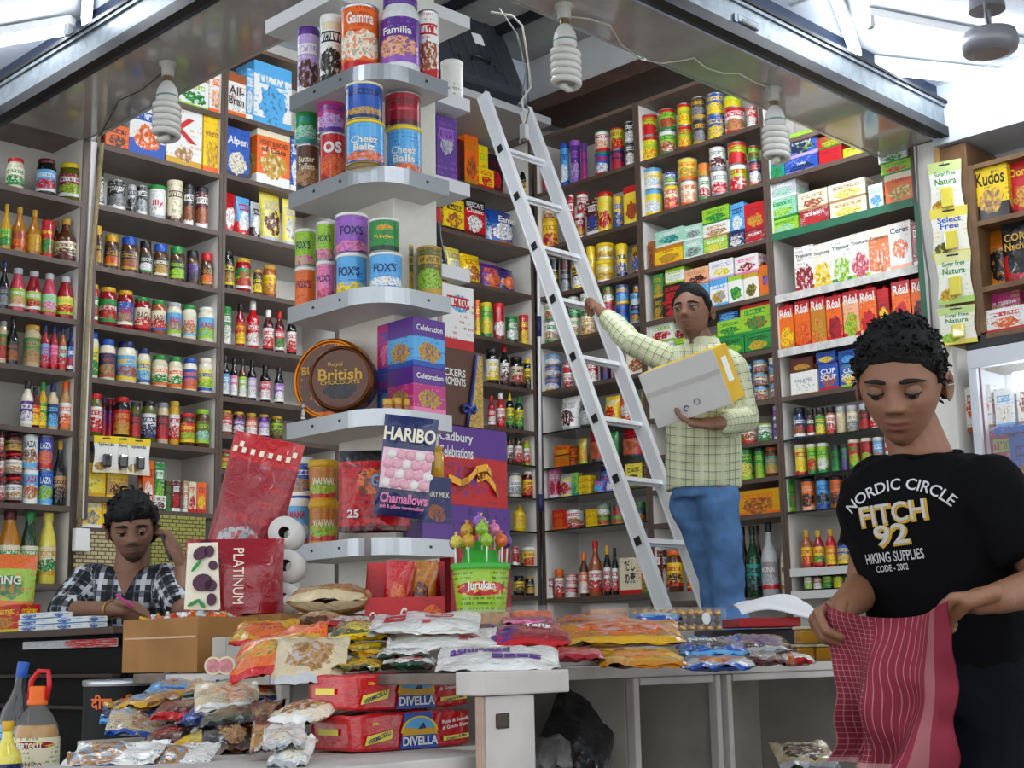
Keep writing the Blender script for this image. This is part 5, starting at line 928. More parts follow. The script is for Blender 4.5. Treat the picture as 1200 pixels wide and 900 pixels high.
B_(388, 450, 768, 790, 2.45, [film('mustard', 'olive', 'yellow'), ink('white')], 'lowest olive yellow pulse bag on the counter edge', group=g1, length=.14, tilt=.1)
B_(442, 502, 759, 776, 2.50, [film('white', 'darkgreen', 'silver'), ink('black')], 'upper small white and green packet below the sugar bags', group=g1, length=.12, tilt=.12)
B_(446, 508, 771, 789, 2.42, [film('white', 'darkgreen', 'red'), ink('black')], 'lower small white and green packet on the counter edge', group=g1, length=.14, tilt=.05, tf=1.1)
B_(560, 670, 727, 766, 2.62, [film('crimson', 'red', 'purple', 'red', blob=(.2, .5, .22, .5), rag=1.6), ink('white')], 'red and purple grape drink bag on the counter', length=.17, texts=[('Tang', .3, .3, .15, .6, 1)], group=g1)
B_(640, 710, 756, 779, 2.50, [film('rose', 'crimson', 'red'), ink('white')], 'plain pinkish red bag under the grape drink bag', length=.14, tilt=.12, group=g1)
B_(642, 805, 720, 766, 2.65, [film('amber', 'mustard', 'orange', 'silver', blob=(.55, .5, .36, .36), rag=2.), ink('navy')], 'upper orange mango drink bag on the counter', length=.2, texts=[('Mango', .22, .2, -.28, .75, 1)], group=g1)
B_(704, 806, 758, 788, 2.48, [film('mustard', 'amber', 'orange', blob=(.5, .5, .3, .3), rag=2.), ink('navy')], 'lower orange mango drink bag at the counter edge', length=.17, tilt=.15, group=g1)
B_(798, 880, 745, 775, 2.75, [film('blue', 'sky', 'navy', 'silver', rag=2.), ink('white')], 'shiny blue snack bag on the counter', length=.15, texts=[('Nutri', .4, .25, -.1, .6, 1)], group=g1)
B_(800, 888, 764, 790, 2.62, [film('silver', 'blue', 'red', 'mustard', rag=2.4), ink('white')], 'silver snack bag with blue edge at the counter front', length=.15, tilt=.12, group=g1)
B_(862, 932, 742, 770, 2.95, [film('brown', 'silver', 'purple', 'maroon', rag=2.), ink('white')], 'brown and purple snack bag right of the blue bag', length=.15, group=g1)
B_(870, 925, 760, 784, 2.80, [film('brown', 'maroon', 'silver', rag=2.), ink('white')], 'small dark brown snack bag in front of the purple one', length=.12, tilt=.15, group=g1)
B_(914, 958, 760, 784, 2.85, [film('white', 'red', 'orange', 'green', blob=(.35, .5, .1, .6), rag=.3), ink('red')], 'white packet with a red band near the amber jelly tubs', length=.1, tilt=.1, group=g1)
B_(590, 650, 716, 735, 3.05, [film('magenta', 'pink', 'rose'), ink('white')], 'pink sweet bag behind the grape drink bag', length=.13, tilt=.1, group=g1, zset=RZ+.003)
B_(655, 740, 708, 728, 3.2, [film('orange', 'amber', 'red', 'silver'), ink('white')], 'orange bag at the far edge of the counter', length=.15, tilt=.1, group=g1, zset=RZ+.004)
B_(745, 800, 712, 735, 3.2, [film('sky', 'blue', 'white', 'silver'), ink('white')], 'pale blue bag behind the clear chocolate box', length=.15, tilt=.1, group=g1, zset=RZ+.004)
B_(270, 384, 742, 796, 2.5, [film('orange', 'red', 'mustard', 'orange', blob=(.5, .5, .44, .2), rag=1.2), ink('red')], 'large orange snack bag with red bands at the left of the pile', length=.14, rz=-PI/4-.1, tilt=.55, group=g1, roll=-.22)
B_(318, 404, 750, 810, 2.45, [film('beige', 'silver', 'tan', 'silver', rag=2.5, rough=.12), ink('white')], 'clear bag of beige snacks hanging over the counter edge', length=.12, tilt=.7, group=g1, wr=.16)
B_(268, 342, 715, 745, 2.95, [film('mustard', 'red', 'orange', 'orange', rag=1.5), ink('red')], 'yellow and red noodle packet beside the cardboard crate', length=.14, tilt=.35, group=g1, zset=ct+.05)
B_(290, 340, 735, 760, 2.85, [film('silver', 'lime', 'beige'), ink('white')], 'clear packet below the noodle packet', length=.12, tilt=.15, group=g1, zset=ct+.003)
B_(375, 440, 715, 735, 2.95, [film('crimson', 'red', 'white', 'black'), ink('white')], 'red and black packet behind the olive yellow bags', length=.14, tilt=.15, group=g1, zset=RZ+.004)
B_(360, 388, 738, 756, 2.75, [film('blue', 'sky', 'white'), ink('white')], 'small blue packet beside the orange snack bag', length=.1, tilt=.15, group=g1, zset=ct+.012)
# the pile spilling from the lower board
g2 = 'food bags piled below the counter on the left'
low = [(165,255,790,822,2.95,'sky','blue','tan','sky','pale blue pasta bag at the top of the lower pile'),(215,300,790,818,2.9,'tan','darkgreen','beige','darkgreen','dark green and tan bag at the top of the lower pile'),(255,325,795,830,2.8,'beige','navy','orange','navy','navy and beige bag at the right top of the lower pile'),
 (120,180,806,838,2.85,'tan','mustard','sky','mustard','mustard and tan bag at the left of the lower pile'),(118,185,832,850,2.8,'navy','sky','tan','mustard','navy and tan bag second from bottom at the left of the pile'),(122,190,846,868,2.72,'beige','blue','tan','silver','clear bag with blue label at the bottom left of the pile'),
 (172,232,818,850,2.7,'maroon','red','brown','red','red and brown bag in the middle of the lower pile'),(205,258,826,858,2.62,'blue','navy','lilac','sky','bright blue bag in the middle of the lower pile'),(228,305,800,842,2.62,'beige','white','peach','ivory','cream bag with orange print in the middle of the lower pile'),
 (232,298,826,862,2.5,'darkgreen','black','olive','black','dark green bag in front of the cream bag'),(192,250,852,882,2.5,'yellow','mustard','lemon','yellow','bright yellow bag at the front of the lower pile'),(238,296,858,888,2.4,'black','brown','tan','black','black bag with a clear window at the front of the pile'),
 (165,215,850,880,2.6,'brown','maroon','red','silver','brown bag at the bottom of the lower pile'),(290,372,815,862,2.35,'ivory','white','tan','white','large white bag left of the red pasta packs'),(292,345,850,888,2.25,'tan','brown','copper','brown','tan bag beneath the large white bag'),(308,358,862,884,2.15,'white','silver','ivory','white','small white bag beside the red pasta packs'),
 (312,358,884,906,2.1,'white','silver','ivory','white','lowest white bag beside the red pasta packs'),(270,320,842,862,2.5,'copper','brown','tan','brown','copper brown bag under the cream bag')]
for i, (a, b, c, d_, dd, c1, c2, c3, c4, lb) in enumerate(low):
    B_(a, b, c, d_, dd, [film(c1, c2, c3, c4, rag=3., blob=(.45+.1*(i % 3), .5, .30, .32), toph=(.72, .8, .66)[i % 3], seed=i)], lb, length=.15, rz=-PI/4+random.uniform(-.5, .45), tilt=.16+.07*(i % 3), group=g2, roll=random.uniform(-.12, .12))
for i, (a, b, c, d_) in enumerate(((66, 178, 882, 912), (160, 240, 888, 915))):
    B_(a, b, c, d_, 2.2, [film('white', 'navy', 'tan', 'sky', blob=(.3, .5, .3, .4), rag=1.)], ['left white and navy pasta packet at the bottom edge', 'right white and navy pasta packet at the bottom edge'][i], length=.13, tilt=.3, group='pasta packets at the bottom edge')
# red pasta packs
def pasta(zb, dy, label):
    x0 = ony(413, 890, 1.9).x; x1 = ony(553, 890, 1.9).x; w = x1-x0; h = .062; dp = .115
    t = empty('pasta_pack', ((x0+x1)/2, 1.9+dy, zb), random.uniform(-.02, .02), label, 'pasta pack', 'red pasta packs on the lower board')
    bm = bmesh.new(); bmesh.ops.create_cube(bm, size=1); bmesh.ops.subdivide_edges(bm, edges=bm.edges[:], cuts=9, use_grid_fill=True)
    for v in bm.verts:
        q = v.co.copy(); n = mnoise.noise(Vector((q.x*9, q.y*5, q.z*5+zb*30)))
        c = (1-abs(2*q.x)**4*.10)
        v.co = Vector((q.x*w, (q.y*c+.5)*dp, (q.z*c+.5)*h+n*.004*(q.z+.5)))
    m = MB(); m.bm(bm, 0, (-w/2, w/2, 0, dp, 0, h), True); m.build('wrapper', [film('red', 'crimson', 'red', rag=.1, blob=(.5, .5, .01, .01), band=.03, bump=.2)], t)
    l = MB(); Y = -.004
    l.add([(w*(-.13), Y+.001, h*.02), (w*.2, Y+.001, h*.02), (w*.14, Y+.001, h*.98), (w*(-.09), Y+.001, h*.98)], [(0, 1, 2, 3)], 1)
    n = 24; r = h*.44; cx, cz = w*.035, h*.44
    ring = [(cx+r*1.55*math.cos(PI*k/n), Y, cz+r*math.sin(PI*k/n)) for k in range(n+1)]
    l.add(ring, [tuple(range(n+1))], 0); r2 = [(cx+r*1.35*math.cos(PI*k/n), Y-.0006, cz+.001+r*.86*math.sin(PI*k/n)) for k in range(n+1)]; l.add(r2, [tuple(range(n+1))], 2)
    l.add([(cx-r*1.5, Y-.001, cz-.004), (cx+r*1.5, Y-.001, cz-.004), (cx+r*1.25, Y-.001, cz+r*.3), (cx, Y-.001, cz+r*.2), (cx-r*1.25, Y-.001, cz+r*.34)], [(0, 1, 2, 3, 4)], 3)
    l.add([(cx-.005, Y-.0014, cz+r*.2), (cx+r*.5, Y-.0014, cz+r*.22), (cx+r*.3, Y-.0014, cz+r*.6), (cx+.004, Y-.0014, cz+r*.5)], [(0, 1, 2, 3)], 6)
    text_flat(l, 'DIVELLA', w*.3, h*.24, cx, h*.22, Y-.002, 4, .03)
    l.build('badge', [ink('yellow'), ink('blue'), ink('sky'), ink('mustard'), ink('white'), ink('lemon'), ink('navy')], t); l = MB()
    l.add([(w*.24, Y, h*.16), (w*.47, Y, h*.22), (w*.47, Y, h*.34), (w*.24, Y, h*.28)], [(0, 1, 2, 3)], 5); text_flat(l, 'Cottura 8 Min', w*.2, h*.08, w*.355, h*.25, Y-.001, 6, rot=.12)
    text_flat(l, 'Pasta di Semola', w*.24, h*.1, w*.35, h*.72, Y, 4, rot=.1); text_flat(l, 'di Grano Duro', w*.24, h*.1, w*.35, h*.56, Y, 4, rot=.1); l.build('side_print', [ink('yellow'), ink('blue'), ink('sky'), ink('mustard'), ink('white'), ink('lemon'), ink('navy')], t); l = MB()
    l.add([(-w*.42, Y, h*.18), (-w*.2, Y, h*.32), (-w*.19, Y, h*.56), (-w*.4, Y, h*.42)], [(0, 1, 2, 3)], 5); text_flat(l, 'VERMICELLI', w*.19, h*.12, -w*.305, h*.37, Y-.001, 6, rot=.3); text_flat(l, '500g', w*.1, h*.1, -w*.33, h*.72, Y, 5)
    l.build('print', [ink('yellow'), ink('blue'), ink('sky'), ink('mustard'), ink('white'), ink('lemon'), ink('navy')], t); l = MB()
    for x0_, (a, b) in ((0, (.2, .75)),):
        l.add([(-w/2-.004, dp*.75, h*.45), (-w/2-.004, dp*.3, h*.45), (-w/2-.004, dp*.3, h*.62), (-w/2-.004, dp*.75, h*.62)], [(0, 1, 2, 3)], 5)
    l.build('end_label', [ink('yellow'), ink('blue'), ink('sky'), ink('mustard'), ink('white'), ink('lemon'), ink('navy')], t)
    tp = MB().add([(-w*.3, dp*.2, h+.004), (-w*.02, dp*.15, h+.004), (w*.0, dp*.8, h+.004), (-w*.28, dp*.85, h+.004)], [(0, 1, 2, 3)]); tp.build('window', mat('pasta_window', 'd9b487', .15, coat=.8), t)
    return t
zb = H-.156
for i in range(3):
    pasta(zb, .0+.008*(i % 2), ['lowest red pasta pack with a blue badge on the lower board', 'middle red pasta pack with a blue badge on the lower board', 'topmost red pasta pack with a blue badge on the lower board'][i]) if i < 2 else None; zb += .066
pasta(H-.156-.0, .125, 'red pasta pack lying behind the front stack') if 0 else None
# ------------------------------------------------------------------ other things on the counter
def clear_mat(): 
    m = mat('clear_plastic', 'eef2f2', .08, trans=.0, alpha=.10, spec=.6); return m
x = ony(766, 741, 2.62); x2 = ony(851, 741, 2.62); w = (x2-x).x; zt1 = ony(808, 711, 2.62).z
tr_ = empty('praline_box', ((x.x+x2.x)/2, 2.63, RZ+.001), -.1, 'clear box of gold and brown pralines at the back of the counter', 'chocolate box')
hh = zt1-(RZ+.001); wb = w
MB().box(-wb/2, wb/2, 0, .1, 0, hh, bev=.006).build('clear_lid', clear_mat(), tr_); MB().box(-wb/2-.003, wb/2+.003, -.003, .103, 0, .006).build('tray', mat('brown_tray', '3d2214', .4), tr_)
pr = MB()
n = 9
for lay in range(3):
    for r_ in range(2):
        for i in range(n):
            cx = -wb/2+wb*(i+.5)/n; cz = hh*(.17+.3*lay); s = min(wb/n*.46, hh*.16); k0 = len(pr.v)
            pr.lathe([(s*.2, -s), (s*.8, -s*.6), (s, 0), (s*.8, s*.6), (s*.2, s)], 0 if lay != 1 else 1, 8); pr.v[k0:] = [(a+cx, b+.022+.045*r_, c+cz) for a, b, c in pr.v[k0:]]
pr.build('pralines', [mat('gold_foil', 'cf9c3a', .25, .8, bump=.3, bscale=90), mat('chocolate', '4b2613', .4)], tr_)['kind'] = 'stuff'
MB().lathe([(hh*.24, 0), (hh*.24, .002)], seg=24).xf(lambda v: Vector((v.x+wb*.22, v.z-.004, v.y+hh*.55))).build('seal', mat('silver_seal', 'c9ccd0', .3, .4), tr_)
rbk = bxt('red_book', 'red ledger lying under the white paper on the counter', 'book', (-.075, .075, -.09, .09, 0, .022), mat('red_cover', 'a81820', .4), loc=ond(892, 742, 3.5), rz=-.7); rbk.location.z = ct+.08
bxt('black_tray', 'long black tray under the red ledger at the back of the counter', 'tray', (-.16, .14, -.10, .10, 0, .075), M_black, loc=(rbk.location.x+.05, rbk.location.y+.02, ct+.001), rz=-.7)
pp = MB(); pw, pl = .19, .17
pp.grid(lambda u, v: ((u-.5)*pw, (v-.5)*pl, .004+.055*max(0, math.sin(PI*(u*.9+.05)))**.6*(v**.6)+.012*math.sin(5*u+3*v)), 12, 8, 0); pp.grid(lambda u, v: ((u-.5)*pw, (v-.5)*pl, .002+.055*max(0, math.sin(PI*(u*.9+.05)))**.6*(v**.6)+.012*math.sin(5*u+3*v)), 12, 8, 0, flip=True)
q = ond(908, 733, 3.48); tag(pp.build('paper_sheet', mat('white_paper', 'f4f4f6', .6), loc=(q.x, q.y, ct+.106), rz=-.75), 'curled white paper sheet on the red ledger', 'paper')
for i, (a, b, c, d_) in enumerate(((934, 957, 762, 781), (958, 982, 762, 780), (940, 962, 745, 761), (963, 985, 745, 761))):
    p = ond((a+b)/2, d_, 3.0); w = (b-a)*3.0/F; h = (d_-c)*3.0/F
    t = empty('jelly_tub', (p.x, p.y, ct+.001 if i < 2 else ct+.0375), -.6, ['lower left', 'lower right', 'upper left', 'upper right'][i]+' amber jelly tub on the counter beside the boy', 'tub', 'amber jelly tubs on the counter')
    MB().box(-w/2, w/2, 0, .05, 0, .03, bev=.006).build('tub_body', mat('amber_jelly', 'b8832a', .12, coat=.6), t); MB().box(-w/2-.001, w/2+.001, -.001, .051, .03, .036, bev=.002).build('lid', mat('clear_lid', 'd8cfa8', .1, coat=.5), t)
for i, (a, b, y0, y1, cl, lb) in enumerate(((690, 738, 708, 724, 'amber', 'clear biscuit box with orange biscuits at the back of the counter'), (600, 650, 710, 728, 'orange', 'clear box of orange sweets behind the pink bag'), (540, 600, 712, 730, 'tan', 'clear box of tan biscuits behind the white bags'), (700, 734, 712, 730, 'copper', 'clear box of nut bars beside the orange bag'))):
    dd = 3.35-.1*i; p = ond((a+b)/2, y1, dd); w = (b-a)*dd/F; h = .05
    t = empty('biscuit_box', (p.x, p.y, ct+.001), -.7, lb, 'box'); zz = p.z+ (y1-y0)*dd/F - (RZ if p.y > 2.13 else ct); t.location.z = (RZ if p.y > 2.13 else ct)+.001
    MB().box(-w/2, w/2, 0, .12, 0, zz, bev=.004).build('clear_lid', clear_mat(), t); MB().box(-w/2+.004, w/2-.004, .004, .116, .002, zz*.8, bev=.006).build('contents', mat('biscuits_'+cl, cl, .5, var=.5, bscale=60, bump=.4), t)
# lollipop bucket
bc = ond(564, 725, 3.35); bx_, by_ = bc.x, bc.y
t = empty('lollipop_bucket', (bx_, by_, ct+.001), -.75, 'green lollipop bucket with a printed front on the counter', 'bucket')
r1 = 34*3.35/F; hb_ = ond(564, 668, 3.35).z-RZ; t.location.z = RZ+.001
MB().lathe([(r1*.78, 0), (r1*.8, .004), (r1*.97, hb_)], 0, 32).build('bucket_body', plast('lime'), t)
l = MB(); l.lathe([(r1*.80, .01), (r1*.985, hb_*.95)], 0, 32, False, False); text_cyl(l, 'Jurukan', r1*.968, r1*1.0, .026, hb_*.72, 1, .03); l.build('label', [pmat('lime', 'darkgreen', 'red', 'lemon', .12, 1.1, (.5, .70, .36, .13), .15, rough=.25, coat=.5), ink('white')], t)
MB().lathe([(r1*1.03, hb_), (r1*1.05, hb_+.004), (r1*1.05, hb_+.014), (r1*.66, hb_+.016), (r1*.6, hb_+.045), (r1*.36, hb_+.047), (r1*.32, hb_+.066), (.001, hb_+.067)], 0, 32).build('lid', plast('3fae3a'), t)
lol = ['lime', 'pink', 'lime', 'violet', 'lemon', 'mustard', 'lime', 'orange', 'purple', 'lime', 'red', 'mustard', 'lime', 'pink', 'lemon', 'violet']
for i in range(16):
    tier = 0 if i < 9 else (1 if i < 14 else 2); n = (9, 5, 2)[tier]; k = i-(0, 9, 14)[tier]; a = 2*PI*k/n+.3*tier; R = (r1*.9, r1*.5, r1*.14)[tier]; z0 = hb_+(.014, .044, .064)[tier]; L_ = (.052, .05, .048)[tier]
    s = empty('lollipop', (bx_+R*math.cos(a), by_+R*math.sin(a), RZ+z0), a, '%s wrapped lollipop, %s in the lollipop bucket lid' % (lol[i], 'outer ring number' if 0 else ('in the outer ring' if tier == 0 else 'in the middle ring' if tier == 1 else 'at the top')), 'lollipop', 'lollipops in the bucket lid')
    s['label'] = '%s wrapped lollipop standing %s of the green bucket' % (lol[i], ('in the outer ring', 'in the middle ring', 'at the top')[tier])
    MB().tube([(0, 0, -.002), (.004, 0, L_)], .002, seg=6).build('stick', M_white, s); q = .0155
    MB().lathe([(.003, L_-q), (q*.8, L_-q*.7), (q, L_), (q*.8, L_+q*.7), (.002, L_+q*1.05), (.006, L_+q*1.5), (.001, L_+q*1.55)], 0, 12).build('sweet', mat('wrapper_'+lol[i], lol[i], .2, coat=.6, bump=.3, bscale=120, var=.4), s)
# snack display box with bags, paper rolls and brown bags under the pillar shelves
p = ond(474, 722, 3.55); w = 92*3.55/F
t = empty('display_box', (p.x-.05, p.y-.06, RZ+.001), -PI/4+.05, 'red display box with small snack bags under the pillar shelves', 'box')
p = p-Vector((.05, .06, 0)); hd = ond(474, 700, 3.47).z-RZ; hbk = ond(474, 655, 3.47).z-RZ
m = MB(); m.box(-w/2, w/2, 0, .003, 0, hd, 0); m.box(-w/2, w/2, .12, .123, 0, hbk, 0)
for s in (-1, 1): m.add([(s*w/2, 0, 0), (s*w/2, .12, 0), (s*w/2, .12, hbk), (s*w/2, .03, hd*1.2), (s*w/2, 0, hd)], [(0, 1, 2, 3, 4)], 0)
text_flat(m, 'Cars', w*.22, hd*.42, w*.05, hd*.55, -.002, 1, .03, shear=.2); text_flat(m, 'Cars', w*.16, hd*.3, -w*.36, hd*.5, -.002, 1, .03, shear=.2)
m.build('tray', [pmat('red', 'crimson', 'orange', band=.08, blob=(.85, .5, .12, .3)), ink('white')], t)
for i, (xo, c1, c2) in enumerate(((-.16, 'red', 'orange'), (.14, 'amber', 'maroon'), (.3, 'crimson', 'black'), (0., 'red', 'black'))):
    mb = MB(); pillow(mb, w*.36, hbk*.98, .05, seed=i, base=True); ob = mb.build('snack_bag', [film(c1, 'red', c2, rag=1.5, blob=(.5, .5, .3, .2))]); ob.location = (p.x+xo*w*.7+.04+.015*i, p.y-xo*w*.7+.04+.015*i, RZ+.005); ob.rotation_euler = (0, random.uniform(-.1, .1), -PI/4)
    tag(ob, ['red and orange snack bag in the red display box', 'amber and maroon snack bag in the red display box', 'crimson snack bag at the right of the red display box', 'red and black snack bag in the middle of the red display box'][i], 'bag', 'snack bags in the red display box')
B_(332, 430, 682, 720, 3.45, [film('tan', 'beige', 'brown', 'beige', rag=1.4, blob=(.3, .6, .1, .12)), ink('white')], 'long wrinkled brown paper bag under the pillar shelves', length=.16, tilt=.05, rz=-PI/4-.1, tf=1.1, zset=RZ+.045)
B_(342, 398, 712, 738, 3.3, [film('tan', 'brown', 'beige'), ink('white')], 'small brown paper bag below the long one', length=.14, tilt=.05, tf=1.1, zset=RZ+.003)
for i, (px, py) in enumerate(((336, 0), (338, 1), (335, 2))):
    c = ond(px, 680, 3.72); r = .042; c.z = ct+.136+r+2*r*(2-py)
    tt = empty('paper_roll', (c.x, c.y, c.z), -PI/4, ['upper', 'middle', 'lower'][i]+' white paper roll behind the red pet food bags', 'paper roll', 'white paper rolls'); 
    MB().lathe([(r*.36, -.05), (r, -.05), (r, .05), (r*.36, .05)], 0, 24, False, False).xf(lambda v: Vector((v.x, v.z, v.y))).build('paper', mat('tissue_paper', 'd8d5cf', .8, bump=.1), tt); MB().lathe([(r*.37, -.049), (r*.37, .049)], 0, 16, False, False).xf(lambda v: Vector((v.x, v.z, v.y))).build('tube', mat('cardboard_core', '4a4038', .8), tt)
# pet food bags
bxt('cardboard_box', 'plain cardboard box under the red pet food bags behind the crate', 'box', (2.08, 2.41, 2.86, 3.24, ct+.001, ct+.135), mat('cardboard', 'a9763f', .75, var=.2, bscale=9))
ob, w, h = upright_bag(217, 332, 632, 720, 3.6, .15, [film('crimson', 'crimson', 'maroon', 'red', blob=(.2, .55, .18, .42), rag=1., band=.0, bump=.25), ink('white')], 'shiny red bag with purple flowers standing on the left counter', axis='d', rz=-PI/4+.1, base=True, wob=.05)
fl = MB()
fl.add([(-w*.46, -.088, h*.06), (-w*.10, -.096, h*.04), (-w*.14, -.096, h*.92), (-w*.44, -.082, h*.92)], [(0, 1, 2, 3)], 0)
def petal(cx, cz, a, b, rot, mi, y=-.1):
    n = 14; c, s = math.cos(rot), math.sin(rot); fl.add([(cx+a*math.cos(2*PI*k/n)*c-b*math.sin(2*PI*k/n)*s, y, cz+a*math.cos(2*PI*k/n)*s+b*math.sin(2*PI*k/n)*c) for k in range(n)], [tuple(range(n))], mi)
for cx, cz, a, b, rt in ((-.30, .78, .085, .05, .6), (-.22, .80, .06, .04, 1.3), (-.28, .40, .10, .07, .2), (-.20, .36, .06, .05, 1.2), (-.18, .62, .045, .04, .5), (-.19, .18, .05, .05, 0)): petal(cx*w, cz*h, a*w, b*w*1.25, rt, 1)
for cx, cz, a, b, rt in ((-.34, .62, .08, .018, .9), (-.36, .14, .07, .02, .5), (-.28, .12, .05, .02, 2.2)): petal(cx*w, cz*h, a*w, b*w, rt, 2, -.102)
text_flat(fl, 'PLATINUM', h*.72, h*.14, w*.07, h*.48, -.099, 3, .0, rot=-PI/2)
fl.build('flower_print', [ink('ivory'), ink('4a1038'), ink('green'), ink('ivory')], ob)
ob, w, h = upright_bag(221, 307, 506, 718, 3.78, .13, [film('crimson', 'red', 'silver', 'red', blob=(.5, .35, .35, .12), rag=2., toph=.84, band=.03, bump=.5), ink('white')], 'tall crinkled red bag with a checked top leaning behind the flower bag', axis='d', rz=-PI/4, base=True, wob=.2, roll=.24)
ck = MB()
for r_ in range(3):
    for c_ in range(14):
        if (r_+c_) % 2 == 0: x_ = -w*.44+w*.88*c_/14; z_ = h*(.88+.034*r_); ck.add([(x_, -.028+.012*r_, z_), (x_+w*.06, -.028+.012*r_, z_), (x_+w*.06, -.024+.012*r_, z_+h*.032), (x_, -.024+.012*r_, z_+h*.032)], [(0, 1, 2, 3)])
ck.build('checked_band', ink('ivory'), ob)
# cardboard crate of sweets
cz = ct+.002; c = ond(231, 780, 3.3); px_ = onx(143, 780, c.x).y; qx = ony(276, 780, c.y).x; hc = ond(231, 722, 3.3).z-cz
t = empty('cardboard_crate', (c.x, c.y, cz), 0, 'brown cardboard crate of wrapped sweets on the left counter', 'crate'); lx_, ly_ = qx-c.x+.06, px_-c.y; M_card = mat('cardboard', 'a9763f', .75, var=.2, bscale=9)
m = MB(); th = .005; m.box(0, lx_, 0, th, 0, hc); m.box(0, lx_, ly_-th, ly_, 0, hc); m.box(0, th, th, ly_-th, 0, hc); m.box(lx_-th, lx_, th, ly_-th, 0, hc); m.box(th, lx_-th, th, ly_-th, 0, th); m.build('box_walls', M_card, t)
m = MB(); m.add([(0, 0, hc), (0, ly_, hc), (-.03, ly_, hc-.035), (-.03, 0, hc-.05)], [(0, 1, 2, 3), (3, 2, 1, 0)]) if 0 else m.box(-.001, 0, ly_*.02, ly_*.98, hc*.62, hc*.66); m.build('tape', mat('packing_tape', 'b98a4f', .2, coat=.5), t)
sw_ = ['red', 'mustard', 'white', 'orange', 'crimson', 'silver', 'gold', 'lime', 'white', 'peach']
cm = MB(); mats_ = [mat('sweet_'+c_, c_, .2, coat=.6) for c_ in sw_]
for i in range(170):
    k0 = len(cm.v); s = .011; cm.lathe([(.002, -s*1.7), (s*.5, -s*1.5), (s*.3, -s), (s, -s*.4), (s, s*.4), (s*.3, s), (s*.5, s*1.5), (.002, s*1.7)], i % 10, 6); E_ = Euler((random.uniform(0, 6), random.uniform(0, 6), random.uniform(0, 6))).to_matrix(); pos = Vector((random.uniform(.02, lx_-.02), random.uniform(.02, ly_-.02), hc-.012+random.uniform(-.012, .018)))
    cm.v[k0:] = [tuple(E_ @ Vector(v)+pos) for v in cm.v[k0:]]
so = cm.build('wrapped_sweets', mats_); so.location = (c.x, c.y, cz); tag(so, 'loose heap of wrapped sweets filling the cardboard crate', 'sweets', kind='stuff')
fill = MB().box(.006, lx_-.006, .006, ly_-.006, .006, hc-.02).build('sweets_bed', M_card, t)
for i, (px, py) in enumerate(((250, 772), (265, 771))):
    cc = ond(px, py, 2.75); r = 11*2.75/F; tt = empty('wafer_roll', (cc.x, cc.y, ct+r), -PI/4, ['left', 'right'][i]+' pink and cream swiss roll beside the cardboard crate', 'roll', 'pink and cream swiss rolls')
    MB().lathe([(r*.96, 0), (r, .004), (r, .12)], 0, 20).xf(lambda v: Vector((v.x, v.z, v.y))).build('wrap', mat('cream_wrap', 'e6d9b8', .25, coat=.5), tt); MB().lathe([(.001, -.001), (r*.75, -.001)], 0, 20, False, False).xf(lambda v: Vector((v.x, v.z-.001, v.y))).build('filling', mat('pink_filling', 'df8f95', .5, var=.4, bscale=70), tt)
# things on the dark table
g = 'small white medicine packets on the dark table'
def tb(px0, px1, py0, label, n):
    a = onx(px1, py0, 2.36); b = onx(px0, py0, 2.36); w = b.y-a.y
    for i in range(n):
        kk = dict(name='small_packet', dep=.07, col='white', acc='sky', pic='blue', bw=.2, bh=.4, by=.5, bx=.3, rag=.6); ob = box(w, .0195, kk); ob.location = (2.36, (a.y+b.y)/2, zt0+.0005+i*.0205); ob.rotation_euler = (0, 0, -PI/2+random.uniform(-.02, .02))
        tag(ob, label % (['bottom', 'middle', 'top'][i] if n == 3 else ['lower', 'upper'][i]), 'box', g)
tb(22, 63, 722, '%s white and blue packet in the left stack on the dark table', 3); tb(64, 103, 722, '%s white and blue packet in the right stack on the dark table', 2)
a = onx(22, 722, 2.36); b = onx(-14, 722, 2.36); ob = box(b.y-a.y, onx(10, 709, 2.36).z-zt0, dict(name='tea_packet', dep=.08, col='red', acc='yellow', pic='gold', bw=.3)); ob.location = (2.36, (a.y+b.y)/2, zt0+.0005); ob.rotation_euler = (0, 0, -PI/2); tag(ob, 'red and yellow packet at the left end of the dark table', 'box'); zq = onx(10, 709, 2.36).z
kk = dict(name='chips_bag', dep=.06, col='lime', acc='orange', pic='green', top='orange', toph=.72, t='TING', tc='white', tz=.5, th=.16); ob = pouch(62*5.1/F, onx(10, 648, 2.36).z-zq, kk); ob.location = (2.39, onx(-2, 690, 2.36).y, zq+.001); ob.rotation_euler = (0, .06, -PI/2+.5); tag(ob, 'green and orange chips bag standing at the left edge of the dark table', 'bag')
# bottles at the bottom left
lowst = bxt('low_stand', 'low grey stand under the oil jug at the bottom left', 'stand', (-.5, .12, -.1, .55, 0, H-.23), M_cav, loc=(1.18, 2.30, 0), rz=-PI/4)
def stand_item(px0, px1, py0, d, fn, k): 
    c = ond((px0+px1)/2, py0, d); w = (px1-px0)*d/F; h = c.z-(H-.2295); o_ = fn(w, h, k); o_.location = (c.x, c.y, H-.2295); o_.rotation_euler = (0, 0, -.7); return o_
jd = 2.62; c = ond(45, 793, jd); w = 54*jd/F; hj = ond(45, 812, jd).z-(H-.2295)
t = empty('oil_jug', (c.x, c.y, H-.2295), -.8, 'large clear jug of golden oil with a red cap and handle at the bottom left', 'jug'); r = w/2
MB().lathe(P(hj, (r*.9,0),(r,.03),(r,.52),(r*.92,.66),(r*.6,.80),(r*.36,.86),(r*.34,.95)), 0, 28).build('jug_body', clear_mat(), t)
MB().lathe(P(hj, (r*.86,.012),(r*.95,.035),(r*.95,.52),(r*.90,.62),(r*.80,.68)), 0, 28).build('oil', mat('golden_oil', 'b57f10', .08, coat=.5), t)
